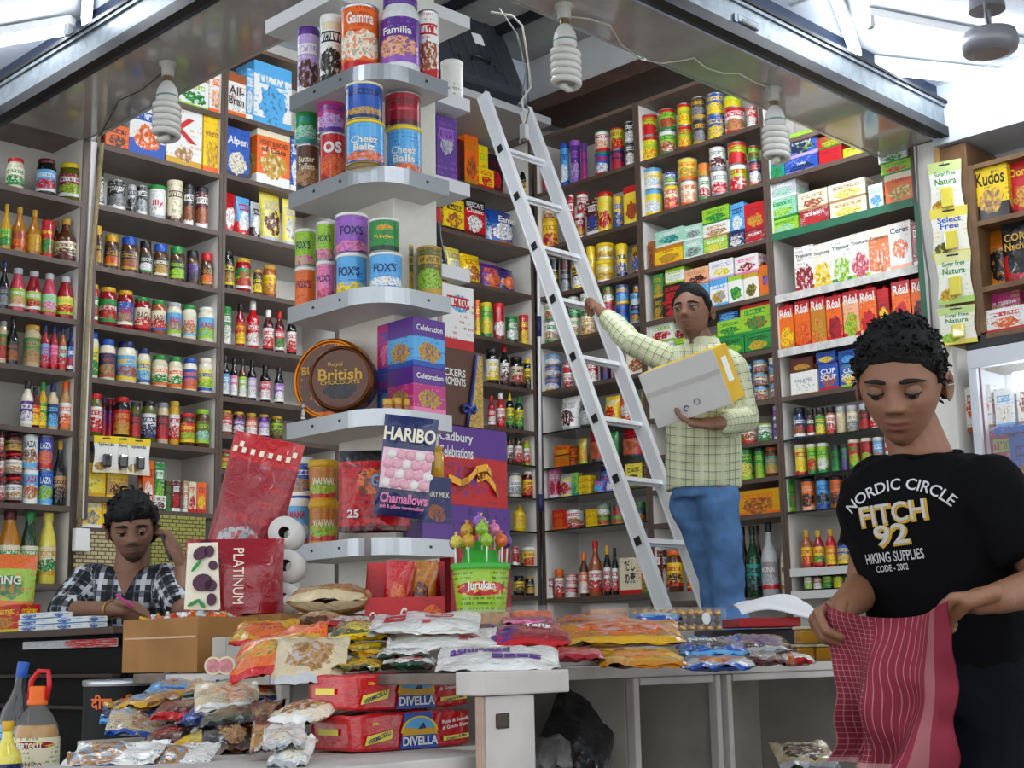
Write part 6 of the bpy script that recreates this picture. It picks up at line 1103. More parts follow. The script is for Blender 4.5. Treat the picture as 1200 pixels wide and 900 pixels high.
MB().lathe(P(hj, (r*.42,.88),(r*.44,.89),(r*.42,.93),(r*.36,.94),(r*.36,1.06),(r*.3,1.07)), 0, 20).build('cap', plast('orange'), t)
MB().tube([(-r*.36, 0, hj*.93), (-r*.3, 0, hj*1.12), (0, 0, hj*1.22), (r*.42, 0, hj*1.22), (r*.5, 0, hj*1.08), (r*.38, 0, hj*.93)], .005).build('handle', plast('red'), t)
l = MB(); l.lathe([(r*1.012, hj*.05), (r*1.012, hj*.56)], 0, 28, False, False); text_cyl(l, 'BERTOLLI', r*1.03, r*1.1, hj*.06, hj*.48, 2, .03); text_cyl(l, 'Classico', r*1.03, r*1.2, hj*.09, hj*.3, 1, .0, shear=.1); l.build('label', [pmat('cream', 'green', 'crimson', 'lemon', .08, 1.1, (.5, .86, .38, .07), .1, rough=.3), ink('maroon'), ink('white')], t)
o_ = stand_item(-8, 27, 845, 2.5, KINDS['bottle'][0], dict(name='oil_bottle', body='lemon', cap='mustard', lab='navy', acc='black', pic='navy', t='Figaro', tc='cream')); tag(o_, 'small bottle of yellow oil with a gold cap beside the oil jug', 'bottle')
c = ond(8, 850, 2.9); w = 34*2.9/F; zz = ond(8, 775, 2.9).z; o_ = KINDS['bottle'][0](w, zz-(H-.2295), dict(name='water_bottle', body='charcoal', cap='blue', lab='sky', acc='navy', pic='white')); o_.location = (c.x, c.y, H-.2295); o_.rotation_euler = (0, .12, -.7); tag(o_, 'dark soda bottle with a blue cap at the left edge', 'bottle')
c = ond(150, 850, 3.9); r = 52*3.9/F; zz = onz(150, 800, 0) if 0 else ond(150, 797, 3.9).z
t = empty('oil_drum', (c.x, c.y, 0), -.8, 'black drum with orange lettering behind the lower bag pile', 'drum'); MB().lathe([(r*.97, 0), (r, .01), (r, zz-.02), (r*.97, zz-.01)], 0, 32).build('drum_body', mat('black_drum', '0c0c0d', .45, spec=.2), t); MB().lathe([(r*1.02, zz-.014), (r*1.03, zz-.008), (r*1.03, zz), (r*.97, zz+.003), (r*.95, zz-.004)], 0, 32).build('rim', M_steel, t)
l = MB(); text_cyl(l, 'दीप  दीप', r*1.015, r*1.3, .04, zz-.055, 0, .03); l.build('lettering', ink('orange'), t); 
for a_ in (-.65, .65):
    pass
# things inside the cubbyholes
B_(618, 705, 826, 905, 2.75, [mat('black_bin_bag', '1b1c1f', .25, coat=.4, bump=.6, bscale=18)], 'crumpled black plastic sacks in the left cubbyhole', length=.3, tilt=.5, roll=.5, wr=.2)
B_(625, 672, 868, 908, 2.65, [mat('grey_bag', '8d8d8b', .3, coat=.4, bump=.6, bscale=18)], 'crumpled grey sack at the bottom of the left cubbyhole', length=.2, tilt=.3, wr=.2)
B_(915, 985, 876, 905, 2.95, [film('beige', 'silver', 'brown', rag=2.4)], 'clear bag of brown goods in the right cubbyhole', length=.14, tilt=.3)
# ------------------------------------------------------------------ bulbs, wires, fan
def cfl(px, py, s0, label):
    p = onz(px, py, zs-.001); k = depth(p)/F*s0       # metres per photo pixel at the lamp
    t = empty('spiral_bulb', p, random.uniform(0, 3), label, 'bulb', 'spiral bulbs under the lintel boards')
    MB().lathe([(11*k, 0), (11*k, -3*k), (8*k, -5*k), (7.5*k, -18*k)][::-1], 0, 20).build('holder', mat('bulb_holder', 'b9b6ad', .45), t)
    MB().lathe([(5.5*k, -26*k), (5.5*k, -16*k)], 0, 16).build('screw_cap', mat('tarnished_cap', '7d6a4e', .4, .6), t)
    MB().lathe([(10*k, -52*k), (13.5*k, -49*k), (13.5*k, -42*k), (12*k, -34*k), (7*k, -26*k), (5*k, -24*k)], 0, 24).build('ballast', mat('bulb_ballast', 'dcdad5', .35), t)
    MB().lathe([(13.7*k, -46*k), (13.7*k, -43.5*k)], 0, 24, False, False).build('ballast_band', mat('bulb_band', '6f8f88', .4), t)
    pts = []; n = 110; turns = 5
    for i in range(n+1):
        a = 2*PI*turns*i/n; q = i/n; R = 14*k*(1-.0*q); pts.append((R*math.cos(a), R*math.sin(a), -54*k-42*k*q))
    pts += [(7*k*math.cos(2*PI*turns), 3*k, -98*k), (-6*k, 1*k, -98*k)]
    MB().tube(pts, 4.1*k, seg=10).build('spiral_tube', mat('unlit_bulb_glass', 'dcdad3', .2, coat=.6), t)
    return t
cfl(197, 74, .95, 'unlit grey spiral bulb hanging under the left lintel board')
cfl(661, 6, 1.03, 'unlit white spiral bulb hanging near the top centre beside the ladder')
cfl(906, 104, .9, 'unlit grey spiral bulb hanging under the right lintel board')
M_wire = mat('white_wire', 'cfcabb', .5)
def wire(pts, r, label, m=M_wire, name='wire'):
    mb = MB(); mb.tube(pts, r, seg=6); return tag(mb.build(name, m), label, 'wire')
wz = zs-.008
wire([onz(x, y, wz) for x, y in ((655, 18), (690, 22), (715, 30), (728, 52), (752, 70), (775, 74), (800, 71), (813, 68), (828, 80), (848, 86), (866, 86), (885, 97), (903, 103))], .0032, 'white wire looped along the right lintel board between two spiral bulbs')
wire([onz(x, y, wz) for x, y in ((192, 84), (165, 106), (139, 118), (128, 140), (118, 158))], .003, 'thin dark wire running down the left lintel board', mat('dark_wire', '4d4840', .6))
wire([ond(x, y, 5.4) for x, y in ((575, 14), (600, 18), (612, 30), (617, 60), (621, 90), (622, 102), (611, 118), (616, 135), (612, 150), (609, 168))], .004, 'knotted white cord with a plug dangling beside the top of the ladder', name='cord')
wire([ond(x, y, 5.45) for x, y in ((585, 10), (606, 40), (616, 84), (612, 110), (620, 130), (615, 148))], .003, 'grey cord hanging beside the knotted white cord', mat('grey_cable', '6f716f', .5), name='cord')
bxt('plug', 'grey plug at the end of the knotted white cord', 'plug', (-.016, .016, -.012, .012, -.06, 0), mat('plug_grey', 'a3a49f', .4), loc=ond(614, 146, 5.38), rz=.3, bev=.004)
# fan
fp = onz(1160, 50, H+2.37); fd = depth(fp); k = fd/F
t = empty('ceiling_fan', fp, 0, 'grey ceiling fan motor hanging from its canopy at the top right', 'fan'); M_fan = mat('fan_grey', '8e8f95', .35, .2)
MB().lathe([(20*k, -14*k), (31*k, -11*k), (33*k, 0), (30*k, 11*k), (14*k, 15*k), (5*k, 17*k)], 0, 36).build('motor_housing', M_fan, t)
MB().lathe([(4*k, 15*k), (4*k, H+2.62-fp.z)], 0, 12).build('rod', M_fan, t)
MB().lathe([(21*k, 40*k), (21*k, 44*k), (17*k, H+2.62-fp.z)], 0, 28).build('canopy', mat('fan_canopy', '77777c', .4, .2), t)
MB().tube([(-12*k, -6*k, 16*k), (-30*k, -12*k, 28*k), (-34*k, -14*k, 46*k), (-16*k, -8*k, 52*k)], 1.6*k).build('cable', mat('grey_cable', '6f716f', .5), t)
# ------------------------------------------------------------------ lit display freezer on the right
fx = X0+.0; ytop = onx(1150, 392, fx).z; yl, yr = 3.10, 1.7
fr = empty('display_freezer', (fx, 2.55, 0), 0, 'tall lit display freezer with a black top band at the right edge', 'freezer'); fo = fr.location
def fb(name, x0, x1, y0, y1, z0, z1, m, bev=.003, par=None): return MB().box(x0-fo.x, x1-fo.x, y0-fo.y, y1-fo.y, z0, z1, bev=bev).build(name, m, par or fr)
bz = onx(1150, 408, fx).z; wz2 = onx(1150, 430, fx).z
fb('top_band', fx, fx+.3, yr, yl, bz, ytop, mat('black_band', '1f2123', .3)); fb('frame', fx, fx+.04, yr, yl, wz2, bz-.001, mat('freezer_white', 'dfe3ea', .3))
fb('side_panel', fx, fx+.3, yl-.04, yl, .05, wz2-.001, mat('freezer_white', 'dfe3ea', .3)); fb('back_panel', fx+.28, fx+.3, yr, yl-.041, .05, wz2-.001, mat('freezer_inside', 'f2f4f6', .4)); fb('base', fx, fx+.28, yr, yl-.041, .02, .2, mat('freezer_grey', '8e9296', .4))
fb('divider', fx+.002, fx+.006, yl-.06, yl-.05, .2, wz2-.002, mat('red_seal', '8c3a3f', .5))
shz = [onx(1150, y, fx+.02).z for y in (503, 590, 690, 790, 905)]
for z in shz: fb('shelf', fx+.03, fx+.27, yr, yl-.062, z-.012, z, mat('freezer_shelf', 'aab0b5', .25))
fb('price_strip', fx+.022, fx+.03, yr, yl-.09, shz[0]-.035, shz[0]+.004, pmat('blue', 'white', 'white', band=0, blob=(.3, .5, .03, .2), rough=.3))
pl_ = MB().lathe([(.016, -.55), (.016, .55)], seg=14).xf(lambda v: Vector((v.x+.08, v.z-.18, v.y+wz2-.05))).build('inner_tube', mat('freezer_tube', 'f6fbff', .3, emit=16.), fr)
gl = mat('freezer_glass', 'f4f8fa', .02, alpha=.10, spec=.6); fb('glass_door', fx-.006, fx-.002, yr, yl-.04, .2, wz2, gl, 0)
def fitem(px0, px1, py0, z, k, label, dd=.08):
    p0 = onx(px0, py0, fx+dd); p1 = onx(px1, py0, fx+dd); k.setdefault('name', 'chocolate_packet'); k['dep'] = k.get('dep', .1); ob = box((p1-p0).length, max(.03, p0.z-z), k); ob.location = (fx+dd, (p0.y+p1.y)/2, z+.001); ob.rotation_euler = (0, 0, -PI/2+k.get('rz', 0)); tag(ob, label, 'box')
fitem(1128, 1160, 455, shz[0], dict(col='white', acc='copper', pic='orange', bw=.4, bh=.3, by=.5), 'white packet with an orange picture on the lit freezer shelf')
fitem(1164, 1186, 457, shz[0], dict(col='white', acc='sky', pic='ivory'), 'plain white packet in the middle of the lit freezer shelf')
fitem(1190, 1225, 452, shz[0], dict(col='white', acc='copper', pic='copper', bw=.4, bh=.3, by=.5), 'white packet at the right edge of the lit freezer shelf')
fitem(1158, 1190, 501, shz[1], dict(col='magenta', acc='lime', pic='purple'), 'pink chocolate packet behind the boy on the freezer shelf')
fitem(1182, 1230, 510, shz[1], dict(col='blue', acc='navy', pic='copper'), 'blue chocolate packet right of the pink one in the freezer', .05)
fitem(1180, 1225, 640, shz[2], dict(col='orange', acc='mustard', pic='white'), 'orange packet on the middle freezer shelf')
fitem(1160, 1230, 735, shz[3], dict(col='mustard', acc='white', pic='yellow'), 'mustard packet on the lower freezer shelf')
for i, (a, b) in enumerate(((1152, 1184), (1186, 1216))):
    c = onx((a+b)/2, 870, fx+.1); w = (b-a)*depth(c)/F; ob = can(w, c.z-shz[4], dict(name='tin_can', lab='white' if i == 0 else 'silver', acc='grey', pic='black' if i == 0 else 'red')); ob.location = (c.x, c.y, shz[4]+.001); ob.rotation_euler = (0, 0, -1.2); tag(ob, ['white tin with black print on the lowest freezer shelf', 'silver tin on the lowest freezer shelf'][i], 'can')
# ------------------------------------------------------------------ people
def capsule(mb, p0, r0, p1, r1, seg=16, cap0=True, cap1=True):
    p0, p1 = Vector(p0), Vector(p1); d = (p1-p0); L = d.length; d.normalize(); pts = []; rs = []
    if cap0:
        for a in (80, 55, 30): q = math.radians(a); pts.append(p0-d*r0*math.sin(q)); rs.append(r0*math.cos(q))
    n = max(2, int(L/.03))
    for i in range(n+1): pts.append(p0.lerp(p1, i/n)); rs.append(r0+(r1-r0)*i/n)
    if cap1:
        for a in (30, 55, 80): q = math.radians(a); pts.append(p1+d*r1*math.sin(q)); rs.append(r1*math.cos(q))
    mb.tube(pts, rs, 0, seg)
def ellipsoid(mb, c, rx, ry, rz, R=None, n=16):
    k0 = len(mb.v); mb.lathe([(math.sin(PI*i/n)*1. if 0 < i < n else .01, -math.cos(PI*i/n)) for i in range(n+1)], 0, 20); R = R or Matrix.Identity(3); c = Vector(c)
    mb.v[k0:] = [tuple(c+R @ Vector((x*rx, y*ry, z*rz))) for x, y, z in mb.v[k0:]]
def remesh(mb, voxel, smooth=6, fac=.5):
    me = bpy.data.meshes.new('tmp'); me.from_pydata(mb.v, [], mb.f); ob = bpy.data.objects.new('tmp', me); COL.objects.link(ob)
    m = ob.modifiers.new('r', 'REMESH'); m.mode = 'VOXEL'; m.voxel_size = voxel; m.use_smooth_shade = True
    s = ob.modifiers.new('s', 'SMOOTH'); s.iterations = smooth; s.factor = fac
    dg = bpy.context.evaluated_depsgraph_get(); out = bpy.data.meshes.new_from_object(ob.evaluated_get(dg)); bpy.data.objects.remove(ob); bpy.data.meshes.remove(me)
    out.polygons.foreach_set('use_smooth', [True]*len(out.polygons)); return out
def frame(yaw, pitch=0., roll=0.):
    """head or torso frame: local -Y is the facing direction, X to the figure's left as seen from behind"""
    return (Matrix.Rotation(yaw, 3, 'Z') @ Matrix.Rotation(pitch, 3, 'X') @ Matrix.Rotation(roll, 3, 'Y'))
g_ = lambda x, s: math.exp(-(x/s)**2)
def head_pt(n, f):
    x, y, z = n
    X, Y, Z = x*.335, y*.415, z*.5
    if z < .1:
        t = min(1, (.1-z)/1.1); X *= 1-.36*t**1.2*(1 if y < .3 else .8)
        if y > -.05: Y *= 1-.42*min(1, (y+.05)*1.6)*t
        else: Y *= 1-.05*t
    if y < 0: Y *= .95; 
    if y < 0 and z < -.2: Y -= .02*g_(x, .5)
    if y < 0:
        fx = X; 
        pr = max(0, min(1, (.13-Z)/.22)) if Z > -.09 else max(0, 1-(-.09-Z)/.045)
        d = .118*f.get('nose', 1)*g_(fx, .042+.02*max(0, min(1, (.1-Z)/.2)))*pr*(.35+.65*pr)
        for s in (-1, 1):
            d += .035*g_(fx-s*.058, .03)*g_(Z+.088, .03)
            d -= .046*g_(fx-s*.145, .085)*g_(Z-.045, .05)
            d += .020*g_(fx-s*.15, .11)*g_(Z-.125, .03)
            d += .022*g_(fx-s*.20, .08)*g_(Z+.07, .07)
        w = g_(fx, .095)
        d += .034*w*g_(Z+.205, .024)+.036*g_(fx, .08)*g_(Z+.262, .024)-.020*w*g_(Z+.234, .010)-.010*g_(fx, .03)*g_(Z+.16, .03)
        d -= .012*g_(fx, .09)*g_(Z+.31, .03); d += .03*g_(fx, .09)*g_(Z+.40, .06)
        Y -= d
    return Vector((X, Y, Z))
def make_head(mb, R, c, size, f, skin, cols):
    """appends the head to the body mesh and returns helper for placing hair and eyes"""
    nu, nv = 96, 80; k0 = len(mb.v)
    def fn(u, v):
        th = PI*(.002+.996*v); ph = 2*PI*u+PI/2; return c+R @ (head_pt((math.sin(th)*math.cos(ph), math.sin(th)*math.sin(ph), -math.cos(th)), f)*size)
    mb.grid(fn, nu, nv, 0)
    inv = R.transposed()
    lip, dark, stub = f.get('lip', (.30, .11, .09)), f.get('dark', .6), f.get('stubble', 0.)
    for p in mb.v[k0:]:
        q = inv @ (Vector(p)-c)/size; col = list(skin); x, y, z = q
        if y < 0:
            m = g_(x, .085)**.6*max(g_(z+.207, .020), g_(z+.262, .026)); m = min(1, max(0, (m-.35)*3))*(1 if abs(x) < .105 else 0); col = [a*(1-m)+b*m for a, b in zip(col, lip)]
            ln = g_(z+.234, .007)*(1 if abs(x) < .11 else 0); col = [a*(1-.6*ln) for a in col]
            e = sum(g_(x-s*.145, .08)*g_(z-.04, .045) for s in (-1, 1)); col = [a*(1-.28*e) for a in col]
            no = sum(g_(x-s*.032, .014)*g_(z+.122, .010) for s in (-1, 1)); col = [a*(1-.7*min(1, no)) for a in col]
            if stub:
                st = stub*max(g_(x, .13)*g_(z+.168, .022), g_(x, .2)*g_(z+.40, .09)); col = [a*(1-min(.85, st)) for a in col]
        cols.append(col)
    # ears
    for s in (-1, 1):
        k1 = len(mb.v); E = Vector((s*.325, .04, -.02))
        def ear(u, v):
            a = 2*PI*u; rr = v; sh = 1+.12*math.cos(a-1.2); yy = .075*rr*math.cos(a)*sh+.035*rr; zz = .125*rr*math.sin(a)+(-.012 if math.sin(a) < 0 else 0)
            h = .05*rr+(.024*math.sin(PI*min(1, max(0, (rr-.55)/.45)))) ; return c+R @ ((E+Vector((s*(h-.015+.035*max(0, yy/.1)), yy, zz)))*size)
        mb.grid(ear, 20, 6, 0, flip=(s < 0))
        def earb(u, v):
            p = ear(u, 1-v*.98); return p-(R @ Vector((s*.028*size*math.sin(PI*.5*min(1, v*2)), -.012*size*v, 0)))
        mb.grid(earb, 20, 4, 0, flip=(s < 0)); 
        for p in mb.v[k1:]: cols.append([a*.88 for a in skin])
def hair_mesh(name, R, c, size, f, mask, thick, parent, m, lump=.02, freq=7., curls=0, seed=0, curl_r=.03):
    mb = MB(); nu, nv = 110, 70; P_ = {}
    def fn(u, v):
        th = PI*(.002+.996*v); ph = 2*PI*u+PI/2; n = Vector((math.sin(th)*math.cos(ph), math.sin(th)*math.sin(ph), -math.cos(th))); p = head_pt(n, f)
        k = mask(p); nn = p.normalized(); t = -.02+max(0, min(1, k))**.6*(thick(p)+.02) if k > 0 else -.03
        t += (lump*(mnoise.noise(p*freq+Vector((seed, 0, 0)))+.6*mnoise.noise(p*freq*2.3)))*max(0, min(1, k*2)); return c+R @ ((p+nn*t)*size)
    g = MB(); g.grid(fn, nu, nv, 0)
    keep = []
    for fi in range(len(g.f)):
        j, i = divmod(fi, nu); th = PI*(.002+.996*(j+.5)/nv); ph = 2*PI*(i+.5)/nu+PI/2; p = head_pt(Vector((math.sin(th)*math.cos(ph), math.sin(th)*math.sin(ph), -math.cos(th))), f)
        if mask(p) > -.25: keep.append(fi)
    mb.v = g.v; mb.f = [g.f[i] for i in keep]; mb.m = [0]*len(keep); mb.sm = [True]*len(keep); mb.uv = [g.uv[i] for i in keep]
    rnd = random.Random(seed)
    for i in range(curls):
        for _ in range(30):
            n = Vector((rnd.gauss(0, 1), rnd.gauss(0, 1), rnd.gauss(0, 1))).normalized(); p = head_pt(n, f)
            if mask(p) > .12: break
        q = p+n*(thick(p)*rnd.uniform(.75, 1.12)); r = curl_r*rnd.uniform(.6, 1.2); ax = Vector((rnd.gauss(0, 1), rnd.gauss(0, 1), rnd.gauss(0, 1))).normalized(); e1 = ax.orthogonal().normalized(); e2 = ax.cross(e1); a0 = rnd.uniform(0, 6)
        pts = [c+R @ ((q+e1*r*math.cos(a0+.9*k)+e2*r*math.sin(a0+.9*k)+ax*r*.35*k)*size) for k in range(5)]
        mb.tube(pts, [r*size*.42, r*size*.5, r*size*.48, r*size*.4, r*size*.2], 0, 5)
    return mb.build(name, m, parent)
def face_bits(R, c, size, f, parent, open_=.6, look=(0, 0), skin=None, brow=(.14, .118)):
    for s in (-1, 1):
        ec = Vector((s*.145, -.318, .045)); r = .066
        mb = MB(); k0 = 0; ellipsoid(mb, (0, 0, 0), r, r, r, n=12); mb.v = [tuple(c+R @ ((ec+Vector(p))*size)) for p in mb.v]
        e = mb.build('eye', mat('eye_white', 'b8aea2', .2), parent)
        mb = MB(); ir = .031; oc = ec+Vector((look[0]*.02, -r*.985, look[1]*.02)); n = 14; mb.add([c+R @ ((oc+Vector((ir*math.cos(2*PI*k/n), .006*0, ir*math.sin(2*PI*k/n))))*size) for k in range(n)]+[c+R @ ((oc+Vector((0, -.004, 0)))*size)], [(k, (k+1) % n, n) for k in range(n)]); mb.build('iris', mat('dark_iris', '120b08', .12, coat=.6), e)
        # lids: skin coloured caps over the eyeball
        for up, a0, a1 in ((1, math.radians(8-34*(1-open_)*1.6 if 0 else 90-115*(1-open_*.55)), 100), (-1, 0, 0)):
            mb = MB(); R2 = r*1.09
            lo = math.radians(38*open_-(22*(1-open_))) if up == 1 else -math.radians(26*open_+12*(1-open_)*2)
            hi = math.radians(85) if up == 1 else -math.radians(80)
            mb.grid(lambda u, v: c+R @ ((ec+Vector((R2*math.sin((u-.5)*2.7)*math.cos(lo+(hi-lo)*v), -R2*math.cos((u-.5)*2.7)*math.cos(lo+(hi-lo)*v)*1.0, R2*math.sin((lo*math.cos((u-.5)*2.4)+(hi-lo*math.cos((u-.5)*2.4))*v)))))*size), 14, 6, 0, flip=(up == -1)); mb.build('eyelid', skin, e)
            if up == 1:
                pts = [c+R @ ((ec+Vector((R2*1.02*math.sin((u-.5)*2.5)*math.cos(lo), -R2*1.03*math.cos((u-.5)*2.5)*math.cos(lo), R2*math.sin(lo*math.cos((u-.5)*2.4)))))*size) for u in [i/10 for i in range(11)]]
                MB().tube(pts, .0075*size, seg=5).build('eyelash', mat('lash', '0d0907', .6), e)
        pts = []
        for i in range(9):
            q = i/8; x = s*(.055+.19*q); z = brow[1]+.030*math.sin(PI*(.15+.7*q))-.018*q; 
            n = Vector((x/.335, -math.sqrt(max(.02, 1-(x/.335)**2-(z/.5)**2)), z/.5)).normalized(); p = head_pt(n, f); pts.append(c+R @ ((p+Vector((0, -.008, 0)))*size))
        mb = MB(); mb.tube(pts, [.010*size, .020*size, .022*size, .022*size, .020*size, .018*size, .014*size, .010*size, .005*size], seg=6); mb.build('eyebrow', mat('brow_hair', '14100d', .8), parent)
def hand(mb, wrist, d, n, sidev, curl=(70, 80, 50), thumb='over', size=1., spread=.0):
    """palm, four curled fingers and a thumb; d forearm direction, n palm normal (fingers curl towards it), sidev towards the thumb"""
    d, n, sidev = Vector(d).normalized(), Vector(n).normalized(), Vector(sidev).normalized(); S = size; w = Vector(wrist)
    Rm = Matrix((sidev, d, n)).transposed()
    ellipsoid(mb, w+d*.045*S, .040*S, .050*S, .016*S, Rm)
    capsule(mb, w-d*.01, .024*S, w+d*.03*S, .022*S)
    for i, (o_, L1) in enumerate(((.030, .042), (.010, .046), (-.010, .043), (-.029, .034))):
        p = w+d*(.083-.004*abs(i-1))*S+sidev*o_*S; ang = 0; dirv = (d+sidev*o_*spread*6).normalized(); r = (.0092, .0095, .0090, .0078)[i]*S
        capsule(mb, w+d*.03*S+sidev*o_*.75*S, .011*S, p, r*1.08, 10)
        for j, L in enumerate((L1, L1*.62, L1*.5)):
            ang += math.radians(curl[j]*(1+.05*(i-1))); q = p+(dirv*math.cos(ang)+n*math.sin(ang))*L*S; capsule(mb, p, r, q, r*.92, 10); p = q; r *= .93
    tb_ = w+d*.022*S+sidev*.030*S
    if thumb == 'over': ps = [tb_, tb_+(d*.030+sidev*.016+n*.020)*S, tb_+(d*.048-sidev*.004+n*.042)*S, tb_+(d*.050-sidev*.026+n*.050)*S]
    elif thumb == 'pinch': ps = [tb_, tb_+(d*.032+sidev*.014+n*.018)*S, tb_+(d*.062+sidev*.006+n*.030)*S, tb_+(d*.082-sidev*.006+n*.030)*S]
    else: ps = [tb_, tb_+(d*.026+sidev*.026+n*.008)*S, tb_+(d*.052+sidev*.040+n*.012)*S, tb_+(d*.074+sidev*.046+n*.016)*S]
    capsule(mb, ps[0]-d*.01*S, .015*S, ps[1], .0125*S, 10); capsule(mb, ps[1], .0118*S, ps[2], .0108*S, 10); capsule(mb, ps[2], .0106*S, ps[3], .0088*S, 10)
def torso(mb, hip, neck, yaw, prof):
    """elliptical trunk from hip to neck; prof rows: (fraction, half width, half depth, forward shift)"""
    hip, neck = Vector(hip), Vector(neck); Rz = Matrix.Rotation(yaw, 3, 'Z'); n = 28; vs = []; fs = []
    for k, (t, a, b, sh) in enumerate(prof):
        cc = hip.lerp(neck, t)
        for j in range(n):
            q = 2*PI*j/n; ca, sa = math.cos(q), math.sin(q); e = (abs(ca)**2.4+abs(sa)**2.4)**(-1/2.4); vs.append(cc+Rz @ Vector((a*ca*e, b*sa*e-sh, 0)))
    for k in range(len(prof)-1):
        for j in range(n): j2 = (j+1) % n; fs.append((k*n+j, k*n+j2, (k+1)*n+j2, (k+1)*n+j))
    fs += [tuple(range(n-1, -1, -1)), tuple((len(prof)-1)*n+j for j in range(n))]; mb.add(vs, fs, 0, None, True)
def finish_cloth(me, name, parent, m, bones=None, wr=.004, wf=(14, 14, 7), seed=0, amp2=.0):
    bm = bmesh.new(); bm.from_mesh(me); bm.normal_update()
    for v in bm.verts:
        p = v.co; w = mnoise.noise(Vector((p.x*wf[0]+seed, p.y*wf[1], p.z*wf[2])))+.5*mnoise.noise(Vector((p.x*wf[0]*2.2, p.y*wf[1]*2.2+seed, p.z*wf[2]*2.5))); v.co = p+v.normal*wr*w
    bm.to_mesh(me); bm.free(); me.materials.clear(); me.materials.append(m)
    if bones:
        at = me.attributes.new('cloth', 'FLOAT_VECTOR', 'POINT'); data = []
        for v in me.vertices:
            best = None
            for b0, b1, up_, off in bones:
                d = b1-b0; L = d.length; d = d/L; q = v.co-b0; t = max(0, min(L, q.dot(d))); dist = (q-d*t).length/off[1]
                if best is None or dist < best[0]:
                    e1 = (up_-d*up_.dot(d)).normalized(); e2 = d.cross(e1); rad = q-d*q.dot(d); best = (dist, math.atan2(rad.dot(e2), rad.dot(e1))*off[0] if off[0] > 0 else q.dot(RI), q.dot(d))
            data += [best[1], best[2], 0]
        at.data.foreach_set('vector', data)
    o = bpy.data.objects.new(name, me); COL.objects.link(o)
    if parent: o.parent = parent
    return o
def plaid(name, base, stripes, rough=.8):
    """stripes: (axis 0/1, period, offset, width, colour, strength) over the cloth coordinates"""
    m = bpy.data.materials.new(name); m.use_nodes = True; nt = m.node_tree; b = nt.nodes['Principled BSDF']; b.inputs['Roughness'].default_value = rough
    at = nt.nodes.new('ShaderNodeAttribute'); at.attribute_name = 'cloth'; sp = nt.nodes.new('ShaderNodeSeparateXYZ'); nt.links.new(at.outputs['Vector'], sp.inputs[0])
    def ma(op, a, b_):
        n = nt.nodes.new('ShaderNodeMath'); n.operation = op
        for i, x in enumerate((a, b_)):
            if x is None: continue
            if isinstance(x, (int, float)): n.inputs[i].default_value = x
            else: nt.links.new(x, n.inputs[i])
        return n.outputs[0]
    rgb = nt.nodes.new('ShaderNodeRGB'); rgb.outputs[0].default_value = lin(base); c = rgb.outputs[0]
    for ax, per, off, wd, col, st in stripes:
        f_ = ma('FRACT', ma('ADD', ma('DIVIDE', sp.outputs[ax], per), off+50.), None); msk = ma('MULTIPLY', ma('LESS_THAN', f_, wd), st)
        mx = nt.nodes.new('ShaderNodeMix'); mx.data_type = 'RGBA'; nt.links.new(msk, mx.inputs[0]); nt.links.new(c, mx.inputs[6]); mx.inputs[7].default_value = lin(col); c = mx.outputs[2]
    nt.links.new(c, b.inputs['Base Color']); return m
def skin_mat(name, rough=.5):
    m = bpy.data.materials.new(name); m.use_nodes = True; nt = m.node_tree; b = nt.nodes['Principled BSDF']; b.inputs['Roughness'].default_value = rough
    at = nt.nodes.new('ShaderNodeAttribute'); at.attribute_name = 'tone'; nt.links.new(at.outputs['Color'], b.inputs['Base Color'])
    tc = nt.nodes.new('ShaderNodeTexCoord'); n = nt.nodes.new('ShaderNodeTexNoise'); n.inputs['Scale'].default_value = 90; bp = nt.nodes.new('ShaderNodeBump'); bp.inputs['Strength'].default_value = .06; bp.inputs['Distance'].default_value = .01
    nt.links.new(tc.outputs['Object'], n.inputs['Vector']); nt.links.new(n.outputs['Fac'], bp.inputs['Height']); nt.links.new(bp.outputs['Normal'], b.inputs['Normal'])
    b.inputs['Subsurface Weight'].default_value = .08; b.inputs['Subsurface Radius'].default_value = (.02, .008, .004); return m
def body_object(mb_limbs, voxel, heads, skin, label, loc, smooth=5):
    me = remesh(mb_limbs, voxel, smooth); full = MB(); cols = []
    full.add([v.co[:] for v in me.vertices], [tuple(p.vertices) for p in me.polygons], 0, None, True); cols += [list(skin)]*len(me.vertices)
    R, c, size, f = heads; make_head(full, R, c, size, f, skin, cols)
    m = skin_mat('skin_'+label[:6]); o = full.build('person', m); a = o.data.attributes.new('tone', 'FLOAT_COLOR', 'POINT'); a.data.foreach_set('color', [x for cl in cols for x in (cl[0], cl[1], cl[2], 1.)])
    tag(o, label, 'person'); return o, m
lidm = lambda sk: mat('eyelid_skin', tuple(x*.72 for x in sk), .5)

# ---- boy in the black T-shirt, folding a red cloth
sk = (.27, .122, .066)
DB = 2.74
hd_c = ond(1056, 453, DB); yawH = math.radians(-45-26); RH = frame(yawH, math.radians(24), math.radians(4)); hs = .230; fB = dict(nose=.95, lip=(.24, .060, .055), stubble=.25)
neck_b = ond(1083, 535, DB+.02); chest = ond(1100, 600, DB); hipc = ond(1122, 775, DB+.02); yawT = math.radians(-45-30)
shR, shL = ond(1036, 572, DB+.10), ond(1160, 574, DB-.10)
elR, elL = ond(1014, 690, DB+.06), ond(1236, 682, DB-.16)
wrR, wrL = ond(986, 713, DB-.10), ond(1166, 702, DB-.27)
Rt = Matrix.Rotation(yawT, 3, 'Z'); fw_ = Rt @ Vector((0, -1, 0)); lf_ = Rt @ Vector((1, 0, 0))
mb = MB()
capsule(mb, neck_b-Vector((0, 0, .02)), .060, hd_c+RH @ Vector((0, .04, -.07)), .052)
